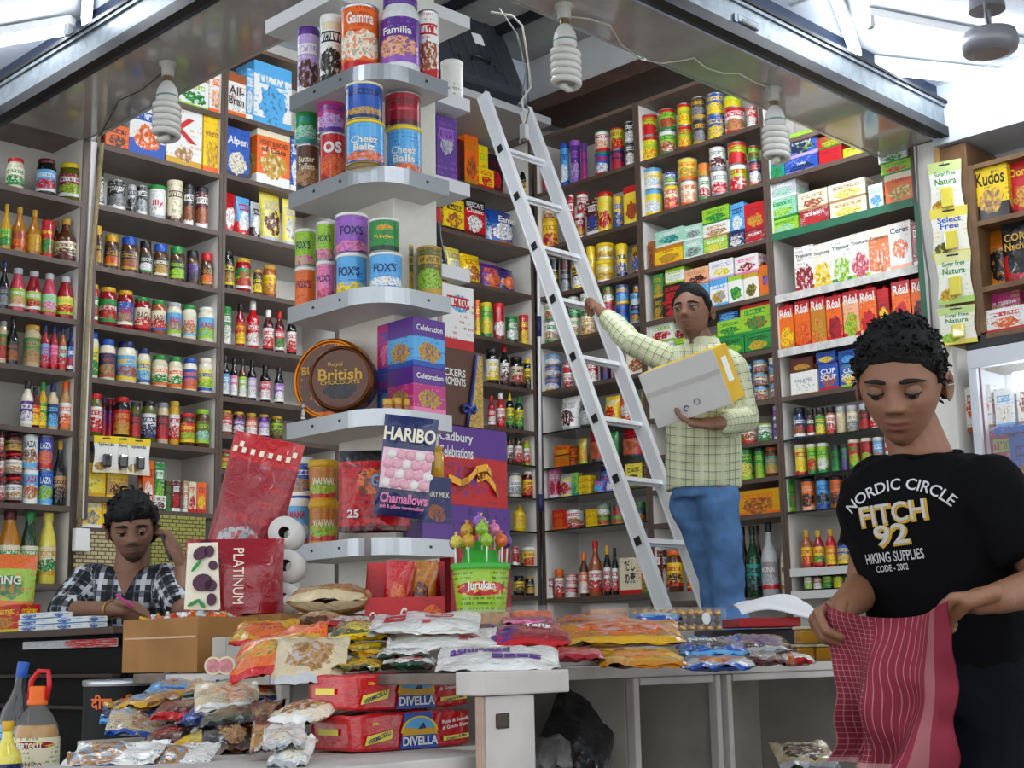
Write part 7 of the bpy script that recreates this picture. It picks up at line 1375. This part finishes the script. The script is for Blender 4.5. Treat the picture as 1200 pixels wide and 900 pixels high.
capsule(mb, shR, .050, elR, .039); capsule(mb, elR, .039, wrR, .026); capsule(mb, shL, .050, elL, .040); capsule(mb, elL, .040, wrL, .027)
torso(mb, hipc-Vector((0, 0, .05)), neck_b, yawT, [(0, .14, .10, 0), (.4, .125, .09, 0), (.75, .15, .10, 0), (.92, .13, .08, 0), (1, .06, .06, 0)])
kneeR, kneeL = Vector((hipc.x-.02, hipc.y+.03, .50)), Vector((hipc.x-.10, hipc.y-.06, .50)); ankR, ankL = Vector((kneeR.x+.04, kneeR.y+.02, .08)), Vector((kneeL.x+.04, kneeL.y+.0, .08))
hpR, hpL = hipc-lf_*.08-Vector((0, 0, .05)), hipc+lf_*.08-Vector((0, 0, .05))
for a, b, c_ in ((hpR, kneeR, ankR), (hpL, kneeL, ankL)):
    capsule(mb, a, .085, b, .055); capsule(mb, b, .055, c_, .036); capsule(mb, c_, .036, c_+fw_*.16-Vector((0, 0, .045)), .032)
camL = -RI; toC = -FWD
hand(mb, wrR, (wrR-elR)+(-RI)*.10-Vector((0, 0, .02)), -UP*.6+toC*.25+RI*.6, toC*.8+UP*.5, curl=(62, 72, 48), thumb='over', size=1.02)
hand(mb, wrL, -RI-UP*.12+toC*.1, -UP*.75+FWD*.45-RI*.1, UP*.45+toC*.75, curl=(64, 76, 48), thumb='over', size=1.08)
boy, bm_ = body_object(mb, .0034, (RH, hd_c, hs, fB), sk, 'boy in a black lettered T-shirt and dark jeans folding a red striped cloth', None, 4)
face_bits(RH, hd_c, hs, fB, boy, .18, (0, -1), lidm(sk))
def maskB(p):
    x, y, z = p
    front = .245+.03*math.cos(x*9)-.10*max(0, abs(x)-.2)/.1; lim = front if y < -.14 else (.10 if y < .09 else -.20)
    if -.14 <= y < -.06: lim = .02
    return (z-lim)*6
hair_mesh('hair', RH, hd_c, hs, fB, maskB, lambda p: .035+.075*max(0, p.z)/.5+.05*max(0, -p.y)*(p.z > .2), boy, mat('black_curly_hair', '0a0908', .6, spec=.3, bump=.3, bscale=160), .030, 10., 420, 3, .026)
# T-shirt
ts = MB()
torso(ts, hipc-Vector((0, 0, .03)), neck_b, yawT, [(-.06, .158, .118, .0), (.1, .156, .114, .0), (.35, .152, .110, .008), (.6, .168, .116, .012), (.78, .182, .116, .012), (.90, .165, .098, 0), (.97, .110, .078, 0), (1.0, .076, .070, -.0)])
for s, a, b, q in (('R', shR, elR, .62), ('L', shL, elL, .66)):
    d = b-a; capsule(ts, a+Vector((0, 0, .0)), .070, a+d*q, .068, 20, True, False); capsule(ts, a.lerp(neck_b, .5)-Vector((0, 0, .042)), .060, a, .066)
tee = finish_cloth(remesh(ts, .0065, 10), 't_shirt', boy, mat('black_cotton', '0c0c0e', .9, bump=.06, bscale=220, spec=.12), None, .006, (16, 16, 6), 2)
ncR = MB(); cN = neck_b+Vector((0, 0, .004))+fw_*.006
ncR.tube([cN+Rt @ Vector((.069*math.cos(2*PI*k/28), .064*math.sin(2*PI*k/28), -.004+.012*math.sin(2*PI*k/28))) for k in range(28)], .006, seg=8, closed=True); ncR.build('collar', mat('black_rib', '08080a', .95, spec=.1), tee)
me_ = tee.data; bvh = BVHTree.FromPolygons([v.co.copy() for v in me_.vertices], [tuple(p.vertices) for p in me_.polygons])
def shirt_text(s, cx, cy, w, h, m, off, bold=.02, arc=0., rot=0., shear=0., fit=True, name='shirt_print'):
    t_ = MB(); text_flat(t_, s, w, h, 0, 0, 0, 0, bold, rot, shear, fit, arc); c0 = ond(cx, cy, DB); uax = -(Rt @ Vector((1, 0, 0))) * -1; out = []
    bm = bmesh.new(); vs = [bm.verts.new(v) for v in t_.v]
    for f in t_.f:
        try: bm.faces.new([vs[i] for i in f])
        except ValueError: pass
    bmesh.ops.triangulate(bm, faces=bm.faces[:])
    lng = [e for e in bm.edges if e.calc_length() > .012]
    if lng: bmesh.ops.subdivide_edges(bm, edges=lng, cuts=2); bmesh.ops.triangulate(bm, faces=bm.faces[:])
    bm.verts.index_update()
    for v in bm.verts:
        p = c0+uax*v.co.x+Vector((0, 0, v.co.z))+fw_*.4; hit = bvh.ray_cast(p, -fw_, 1.)
        out.append((hit[0]+fw_*off) if hit[0] is not None else p-fw_*.4)
    r = MB(); r.add(out, [tuple(v.index for v in f.verts) for f in bm.faces]); bm.free(); return r
for nm_, s, cx, cy, w, h, kw in (('arched_lettering', 'NORDIC CIRCLE', 1064, 571, .225, .022, dict(arc=1.55)), ('upper_lettering', 'HIKING SUPPLIES', 1059, 654, .115, .019, dict(rot=.05)), ('lower_lettering', 'CODE - 2002', 1056, 667, .062, .012, dict(rot=.05))):
    shirt_text(s, cx, cy, w, h, None, .0030, .012, **kw).build(nm_, mat('white_shirt_ink', 'c9c7c9', .7), tee)
py_ = MB(); pz_ = MB()
for s, cx, cy, w, h in (('FITCH', 1058, 604, .125, .036), ('92', 1056, 629, .066, .038)):
    q = shirt_text(s, cx+1.5, cy+1.5, w*1.06, h*1.12, None, .0030, .055, fit=False, rot=.06); py_.add(q.v, q.f); q = shirt_text(s, cx, cy, w, h, None, .0042, .012, fit=False, rot=.06); pz_.add(q.v, q.f)
py_.build('yellow_print', mat('yellow_shirt_ink', 'c9a02c', .7), tee); pz_.build('grey_print', mat('pale_shirt_ink', 'c4c0bd', .7), tee)
jn = MB()
torso(jn, hipc-Vector((0, 0, .10)), hipc+Vector((0, 0, .06)), yawT, [(0, .160, .122, 0), (.5, .160, .120, 0), (1, .150, .110, 0)])
for a, b, c_ in ((hpR, kneeR, ankR), (hpL, kneeL, ankL)): capsule(jn, a, .105, b, .078); capsule(jn, b, .078, c_, .065, 16, True, False)
finish_cloth(remesh(jn, .009, 6), 'jeans', boy, mat('black_denim', '12141a', .85, spec=.12, bump=.1, bscale=150, var=.2), None, .008, (10, 10, 10), 5)
for a_, n_ in ((ankR, 'R'), (ankL, 'L')):
    sh = MB(); capsule(sh, a_+Vector((0, 0, -.035)), .045, a_+fw_*.16-Vector((0, 0, .04)), .04); sh.v = [(x, y, max(.0, z)) for x, y, z in sh.v]; sh.build('shoe', mat('dark_shoe', '1a1715', .5), boy)
# red cloth held between both hands
hR, hL = wrR+((wrR-elR)+(-RI)*.10-Vector((0, 0, .02))).normalized()*.085, wrL+((wrL-elL).normalized()*.9+toC*.15-UP*.12).normalized()*.095
tl, tr = ond(974, 706, DB-.16), ond(1116, 704, DB-.33); bl, br = ond(972, 893, DB-.20), ond(1106, 912, DB-.36)
nrm = (tr-tl).cross(Vector((0, 0, -1))).normalized(); nrm = nrm if nrm.dot(toC) > 0 else -nrm
def cloth_fn(sg):
    def fn(u, v):
        v1 = 1-v; p = tl.lerp(tr, u).lerp(bl.lerp(br, u), v1)
        sag = -.028*math.sin(PI*u)*max(0, 1-v1*2.5); fold = .026*math.sin(u*15+2.5*v1+.6)*(.25+.75*v1)+.020*math.sin(u*7-3*v1)+.030*mnoise.noise(Vector((u*3, v1*4, 3.)))*(.3+.7*v1)+.018*math.sin((u*.8+v1)*9)*math.exp(-((u-.35-.45*v1)/.25)**2)
        e = .012*mnoise.noise(Vector((v1*5, 7.+u, 0)))*(1 if u < .1 or u > .9 else .3); wav = .012*math.sin(v1*6+1)*(1-u)
        return p+Vector((0, 0, sag))+nrm*(fold+sg)+(tr-tl).normalized()*(e-wav)
    return fn
def cloth_mat():
    m = bpy.data.materials.new('red_striped_cotton'); m.use_nodes = True; nt = m.node_tree; b = nt.nodes['Principled BSDF']; b.inputs['Roughness'].default_value = .9
    uv = nt.nodes.new('ShaderNodeUVMap'); uv.uv_map = 'UVMap'; sp = nt.nodes.new('ShaderNodeSeparateXYZ'); nt.links.new(uv.outputs[0], sp.inputs[0])
    def ma(op, a, b_=None):
        n = nt.nodes.new('ShaderNodeMath'); n.operation = op
        for i, x in enumerate((a, b_)):
            if x is None: continue
            if isinstance(x, (int, float)): n.inputs[i].default_value = x
            else: nt.links.new(x, n.inputs[i])
        return n.outputs[0]
    u, v = sp.outputs[0], sp.outputs[1]
    rgb = nt.nodes.new('ShaderNodeRGB'); rgb.outputs[0].default_value = lin('852438'); c = rgb.outputs[0]
    def put(c, msk, col):
        mx = nt.nodes.new('ShaderNodeMix'); mx.data_type = 'RGBA'; nt.links.new(msk, mx.inputs[0]); nt.links.new(c, mx.inputs[6]); mx.inputs[7].default_value = lin(col); return mx.outputs[2]
    v1 = ma('MULTIPLY', ma('LESS_THAN', ma('FRACT', ma('MULTIPLY', u, 24.)), .13), .40); inn = ma('LESS_THAN', u, .78)
    c = put(c, ma('MULTIPLY', v1, inn), 'd9a9a6')
    h1 = ma('MULTIPLY', ma('LESS_THAN', ma('FRACT', ma('MULTIPLY', v, 28.)), .12), ma('MULTIPLY', ma('LESS_THAN', u, .40), .35)); c = put(c, h1, 'd9a9a6')
    bnd = ma('MULTIPLY', ma('MULTIPLY', ma('GREATER_THAN', u, .80), ma('LESS_THAN', u, .87)), .38); c = put(c, bnd, 'b98a86')
    c = put(c, ma('MULTIPLY', ma('LESS_THAN', v, .03), .6), 'd9a9a6')
    nt.links.new(c, b.inputs['Base Color']); return m
cl = MB(); cl.grid(cloth_fn(.0016), 70, 60, 0); cl.grid(cloth_fn(-.0016), 70, 60, 0, flip=True)
tag(cl.build('cotton_cloth', cloth_mat()), 'red striped cotton cloth hanging between the hands of the boy', 'cloth')

# ---- man with the carton at the ladder
sk2 = (.235, .112, .066); DM = 6.2
hc2 = ond(811, 367, DM); y2 = math.radians(-45-27); R2 = frame(y2, math.radians(2), 0); hs2 = .236; f2 = dict(nose=1., lip=(.19, .075, .065), stubble=.6)
nk2 = ond(824, 407, DM+.02); hp2 = ond(824, 558, DM+.05); yT2 = math.radians(-45-48)
s2R, s2L = ond(788, 424, DM+.06), ond(858, 430, DM-.06); e2R, w2R = ond(742, 402, DM+.12), ond(705, 366, DM+.30); e2L, w2L = ond(873, 492, DM-.08), ond(836, 497, DM-.42)
mb = MB(); capsule(mb, nk2-Vector((0, 0, .03)), .062, hc2+R2 @ Vector((0, .03, -.06)), .052)
for a, b, c_ in ((s2R, e2R, w2R), (s2L, e2L, w2L)): capsule(mb, a, .05, b, .04); capsule(mb, b, .04, c_, .027)
torso(mb, hp2, nk2, yT2, [(0, .14, .10, 0), (.5, .13, .095, 0), (.8, .16, .10, 0), (1, .06, .06, 0)])
lf2 = Matrix.Rotation(yT2, 3, 'Z') @ Vector((1, 0, 0)); fw2 = Matrix.Rotation(yT2, 3, 'Z') @ Vector((0, -1, 0)); hip_ = [hp2-lf2*.075-Vector((0, 0, .03)), hp2+lf2*.075-Vector((0, 0, .03))]
kn2 = [ond(838, 676, DM+.10), ond(852, 678, DM-.02)]; an2 = [Vector((kn2[0].x+.06, kn2[0].y-.0, .68)), Vector((kn2[1].x+.06, kn2[1].y-.02, .68))]
for a, b, c_ in zip(hip_, kn2, an2): capsule(mb, a, .085, b, .058); capsule(mb, b, .055, c_, .038); capsule(mb, c_, .036, c_+fw2*.15-Vector((0, 0, .04)), .034)
hand(mb, w2R, (w2R-e2R), -UP*.8+FWD*.3, FWD*.5+UP*.5-RI*.1, curl=(30, 42, 30), thumb='over', size=1.0)
hand(mb, w2L, -RI*.95+UP*.1+toC*.1, UP*.75+FWD*.6, toC*.7-UP*.2, curl=(28, 35, 25), thumb='out', size=1.1)
man, mm_ = body_object(mb, .005, (R2, hc2, hs2, f2), sk2, 'man in a pale checked shirt and blue jeans holding a carton and the ladder', None, 4)
face_bits(R2, hc2, hs2, f2, man, .38, (-.3, 0), lidm(sk2))
def mask2(p):
    x, y, z = p; lim = .285-.05*x+.05*math.cos(x*14) if y < -.15 else (-.05+.25*max(0, -y*3) if y < .06 else -.24); return (z-lim)*7
hair_mesh('hair', R2, hc2, hs2, f2, mask2, lambda p: .030+.040*max(0, p.z)/.5, man, mat('short_black_hair', '0a0908', .75, spec=.25, bump=.3, bscale=140), .018, 12., 0, 9)
shm = MB()
torso(shm, hp2-Vector((0, 0, .03)), nk2, yT2, [(-.05, .165, .142, 0), (.2, .164, .138, 0), (.5, .165, .135, .005), (.75, .180, .128, .005), (.9, .165, .10, 0), (.98, .10, .08, 0), (1.02, .074, .070, 0)])
for a, b, c_, q in ((s2R, e2R, w2R, .85), (s2L, e2L, w2L, .8)):
    capsule(shm, a, .068, b, .058); capsule(shm, b, .058, b.lerp(c_, q), .044, 16, True, False); capsule(shm, a.lerp(nk2, .5)-Vector((0, 0, .02)), .066, a, .068)
bones = [(hp2, nk2, toC, (-1, 1.9)), (s2R, e2R, UP, (.06, 1.)), (e2R, w2R, UP, (.05, 1.)), (s2L, e2L, toC, (.06, 1.)), (e2L, w2L, UP, (.05, 1.))]
M_pl2 = plaid('pale_checked_cotton', 'cfd3ab', [(0, .030, .0, .10, '3c4a4e', .75), (1, .036, .0, .10, '3c4a4e', .75), (0, .030, .22, .07, '8f9a86', .6), (1, .036, .2, .07, '8f9a86', .6), (0, .09, .4, .2, 'e9ead0', .5)])
sh2 = finish_cloth(remesh(shm, .008, 7), 'checked_shirt', man, M_pl2, bones, .008, (12, 12, 8), 4)
for s in (-1, 1):
    cb_ = MB(); c0 = nk2+Vector((0, 0, .012)); Rz2 = Matrix.Rotation(yT2, 3, 'Z')
    cb_.grid(lambda u, v: c0+Rz2 @ Vector((s*(.072*math.sin(u*PI*.95+.05)+.018*v), .066*math.cos(u*PI)*1.0+(-.01 if u > .7 else 0), .02-.045*v-(.03*v*u if u > .6 else 0))), 14, 3, 0); cc_ = cb_.build('collar', mat('collar_cotton', 'cdd1b0', .8), sh2)
jm = MB(); torso(jm, hp2-Vector((0, 0, .10)), hp2+Vector((0, 0, .015)), yT2, [(0, .140, .125, 0), (.5, .142, .125, 0), (1, .140, .112, 0)])
for a, b, c_ in zip(hip_, kn2, an2): capsule(jm, a-Vector((0, 0, .075)), .096, b, .072); capsule(jm, b, .072, c_-Vector((0, 0, .02)), .074, 16, True, False)
finish_cloth(remesh(jm, .009, 6), 'jeans', man, mat('blue_denim', '5b82b4', .85, var=.4, bscale=7, spec=.2), None, .010, (9, 9, 9), 8)
for a_ in an2:
    q = MB(); capsule(q, a_-Vector((0, 0, .035)), .045, a_+fw2*.15-Vector((0, 0, .04)), .04); q.v = [(x, y, max(.6, z)) for x, y, z in q.v]; q.build('shoe', mat('dark_shoe', '1a1715', .5), man)
# the carton he carries
A_, B2_, C_, D_ = (ond(x, y, dd) for x, y, dd in ((752, 438, DM-.38), (843, 407, DM-.52), (851, 474, DM-.50), (766, 504, DM-.36)))
ux = ((B2_-A_)+(C_-D_))/2; uz = ((A_-D_)+(B2_-C_))/2; W_, H_ = ux.length, uz.length; ux.normalize(); uz = (uz-ux*uz.dot(ux)).normalized(); uy = uz.cross(ux); uy = uy if uy.dot(FWD) > 0 else -uy
ct_ = (A_+B2_+C_+D_)/4
bxm = MB().box(-W_/2, W_/2, 0, .20, -H_/2, H_/2, 0, bev=.004)
bxm.m = [0]*len(bxm.f)
for i, f in enumerate(bxm.f):
    vs = [Vector(bxm.v[j]) for j in f]; n = (vs[1]-vs[0]).cross(vs[2]-vs[0]); 
    if n.length > 0 and n.normalized().y > -.5: bxm.m[i] = 1
carton_o = bxm.build('cardboard_carton', [mat('white_cardboard', 'dddad6', .6, var=.06, bscale=5), mat('yellow_cardboard', 'e2b51e', .45, var=.1, bscale=6)])
carton_o.matrix_world = Matrix.Translation(ct_) @ Matrix((ux, uy, uz)).transposed().to_4x4()
tag(carton_o, 'white and yellow cardboard carton held under the arm of the man at the ladder', 'box')
MB().box(W_/2+.0005, W_/2+.0015, .05, .13, -H_*.15, H_*.3).build('shipping_label', mat('paper_label', 'eeebe2', .6), carton_o)
MB().box(-W_*.5+.003, W_*.5-.003, -.0016, -.0004, H_*.06, H_*.14).build('packing_tape', mat('clear_tape', 'cbc7c1', .15, coat=.6), carton_o)
sy = MB(); sy.tube([(-.02+.011*math.cos(2*PI*k/16), -.002, -H_*.33+.011*math.sin(2*PI*k/16)) for k in range(13)], .002, seg=5); sy.tube([(.03+.012*math.cos(2*PI*k/16), -.002, -H_*.27+.012*math.sin(2*PI*k/16)) for k in range(16)], .0015, seg=5, closed=True); sy.build('printed_symbol', ink('navy'), carton_o)

# ---- seated man on the phone
sk3 = (.27, .132, .08); DS = 5.2
hc3 = ond(155, 622, DS); y3 = math.radians(-45+14); R3 = frame(y3, math.radians(16), math.radians(-4)); hs3 = .236; f3 = dict(nose=1., lip=(.20, .08, .075), stubble=1.1)
nk3 = ond(152, 672, DS+.02); hp3 = ond(150, 820, DS+.05); yT3 = math.radians(-45+5)
s3R, s3L = ond(103, 683, DS+.0), ond(198, 682, DS+.02); e3R, w3R = ond(76, 716, DS-.12), ond(136, 714, DS-.36); e3L, w3L = ond(214, 716, DS-.20), ond(213, 664, DS-.02)
zt_arm = zt0+.034
for v_ in (e3R, w3R, e3L): v_.z = max(v_.z, zt_arm)
mb = MB(); capsule(mb, nk3-Vector((0, 0, .03)), .066, hc3+R3 @ Vector((0, .03, -.06)), .055)
for a, b, c_ in ((s3R, e3R, w3R), (s3L, e3L, w3L)): capsule(mb, a, .05, b, .04); capsule(mb, b, .038, c_, .026)
torso(mb, hp3, nk3, yT3, [(0, .15, .11, 0), (.5, .14, .10, 0), (.8, .165, .10, 0), (1, .06, .06, 0)])
R3z = Matrix.Rotation(yT3, 3, 'Z'); fw3 = R3z @ Vector((0, -1, 0)); lf3 = R3z @ Vector((1, 0, 0)); lf3 = lf3
stool_z = hp3.z-.09
kn3 = [hp3-lf3*.10+fw3*.30-Vector((0, 0, .03)), hp3+lf3*.10+fw3*.30-Vector((0, 0, .03))]; an3 = [k+Vector((0.02, 0.02, -(k.z-.08))) for k in kn3]
kn3 = [Vector((min(k.x, 9), k.y, k.z)) for k in kn3]
for s, k, a_ in ((-1, kn3[0], an3[0]), (1, kn3[1], an3[1])): capsule(mb, hp3+lf3*.09*s, .085, k, .06); capsule(mb, k, .056, a_, .038); capsule(mb, a_, .036, a_+fw3*.14-Vector((0, 0, .045)), .033)
hand(mb, w3R, RI*.9+toC*.25-UP*.05, -UP*.75+RI*.2+toC*.2, toC*.3+UP*.8, curl=(35, 50, 35), thumb='pinch')
hand(mb, w3L, (UP*.9-RI*.20+FWD*.12), -RI*.85-toC*.2, toC*.8+UP*.1, curl=(30, 46, 34), thumb='pinch')
sea, ms_ = body_object(mb, .005, (R3, hc3, hs3, f3), sk3, 'seated man in a black and white checked shirt talking on a phone', None, 4)
face_bits(R3, hc3, hs3, f3, sea, .35, (.2, -.6), lidm(sk3))
def mask3(p):
    x, y, z = p; lim = .20+.025*math.sin(x*9+1) if y < -.15 else (-.02 if y < .06 else -.26); return (z-lim)*6
hair_mesh('hair', R3, hc3, hs3, f3, mask3, lambda p: .065+.085*max(0, p.z)/.5+.06*max(0, -p.y)*(p.z > .1), sea, mat('thick_black_hair', '090808', .5, spec=.35, bump=.3, bscale=120), .030, 7., 90, 5, .040)
s3 = MB(); torso(s3, hp3-Vector((0, 0, .03)), nk3, yT3, [(-.04, .18, .14, 0), (.3, .172, .13, 0), (.6, .178, .125, .005), (.8, .190, .122, .005), (.91, .17, .10, 0), (.98, .10, .08, 0), (1.01, .075, .068, 0)])
capsule(s3, s3R, .070, e3R, .060); capsule(s3, e3R, .060, e3R.lerp(w3R, .25), .052, 16, True, False); capsule(s3, s3L, .070, s3L.lerp(e3L, .95), .060, 16, True, False)
for a in (s3R, s3L): capsule(s3, a.lerp(nk3, .5)-Vector((0, 0, .02)), .068, a, .070)
bones3 = [(hp3, nk3, toC, (-1, 1.9)), (s3R, e3R, UP, (.065, 1.)), (e3R, w3R, UP, (.05, 1.)), (s3L, e3L, toC, (.065, 1.))]
M_pl3 = plaid('black_white_checked_cotton', '2b2f3c', [(0, .075, .0, .22, 'd9dbe0', .95), (1, .075, .1, .22, 'd9dbe0', .8), (0, .075, .30, .10, '8b8f9a', .7), (1, .075, .42, .10, '8b8f9a', .6), (0, .075, .55, .3, '101218', .8), (1, .075, .62, .25, '101218', .7)])
sh3 = finish_cloth(remesh(s3, .008, 7), 'checked_shirt', sea, M_pl3, bones3, .007, (12, 12, 8), 6)
for s in (-1, 1):
    cb_ = MB(); c0 = nk3+Vector((0, 0, .010)); cb_.grid(lambda u, v: c0+R3z @ Vector((s*(.078*math.sin(u*PI*.92+.04)+.022*v+.012*(u > .7)), .068*math.cos(u*PI)-.004, .022-.05*v-(.05*u*u))), 14, 3, 0); cb_.build('collar', mat('dark_checked_collar', '5a5e68', .8), sh3)
vn = MB(); bv3 = BVHTree.FromPolygons([v.co.copy() for v in sh3.data.vertices], [tuple(p.vertices) for p in sh3.data.polygons]); vv = []
for i in range(11):
    for j in range(5):
        t_ = i/10; hw_ = .042*(1-t_)+.002; c0 = nk3+Vector((0, 0,   .012-.095*t_))+R3z @ Vector((hw_*(j/2-1), 0, 0)); h_ = bv3.ray_cast(c0+fw3*.5, -fw3, 1.); vv.append((h_[0]+fw3*.003) if h_[0] is not None else c0+fw3*.07)
vn.add(vv, [(i*5+j, i*5+j+1, (i+1)*5+j+1, (i+1)*5+j) for i in range(10) for j in range(4)], 0, None, True); vn.build('open_neck_skin', mat('chest_skin', sk3, .5), sea)
jm = MB(); torso(jm, hp3-Vector((0, 0, .11)), hp3+Vector((0, 0, .03)), yT3, [(0, .17, .14, 0), (1, .165, .13, 0)])
for s, k, a_ in ((-1, kn3[0], an3[0]), (1, kn3[1], an3[1])): capsule(jm, hp3+lf3*.09*s, .105, k, .078); capsule(jm, k, .078, a_, .07, 16, True, False)
finish_cloth(remesh(jm, .010, 6), 'trousers', sea, mat('dark_trousers', '23252b', .8), None, .006, (10, 10, 10), 3)
st = empty('stool', (hp3.x, hp3.y, 0), yT3, 'dark wooden stool under the seated man', 'stool'); sz_ = hp3.z-.125
MB().box(-.17, .17, -.17, .17, sz_-.03, sz_, bev=.006).build('seat', M_dwood, st)
for sx in (-1, 1):
    for sy_ in (-1, 1): MB().box(sx*.14-.018, sx*.14+.018, sy_*.14-.018, sy_*.14+.018, 0, sz_-.031).build('leg', M_dwood, st)
pc = w3L+(UP*.9-RI*.2+FWD*.12).normalized()*.075-RI*.040
ph_ = MB().box(-.006, .006, -.024, .024, -.055, .055, bev=.004).build('mobile_phone', M_black, loc=pc, rz=-PI/4); ph_.rotation_euler = (0, -.35, -PI/4); tag(ph_, 'black mobile phone held to the ear of the seated man', 'phone')
pe = ond(136, 697, DS-.42); pf = ond(157, 712, DS-.45); tag(MB().tube([pe, pf], .0042, seg=8).build('pen', mat('pink_pen', 'd22c94', .3)), 'pink pen in the writing hand of the seated man', 'pen')
wb_ = MB(); wd_ = (w3R-e3R).normalized(); wc = w3R-wd_*.03; e1 = wd_.orthogonal().normalized(); e2_ = wd_.cross(e1); wb_.tube([wc+e1*.031*math.cos(2*PI*k/18)+e2_*.031*math.sin(2*PI*k/18) for k in range(18)], .0028, seg=6, closed=True); wb_.build('bracelet', mat('gold_bangle', 'c9a25a', .3, .8), sea)
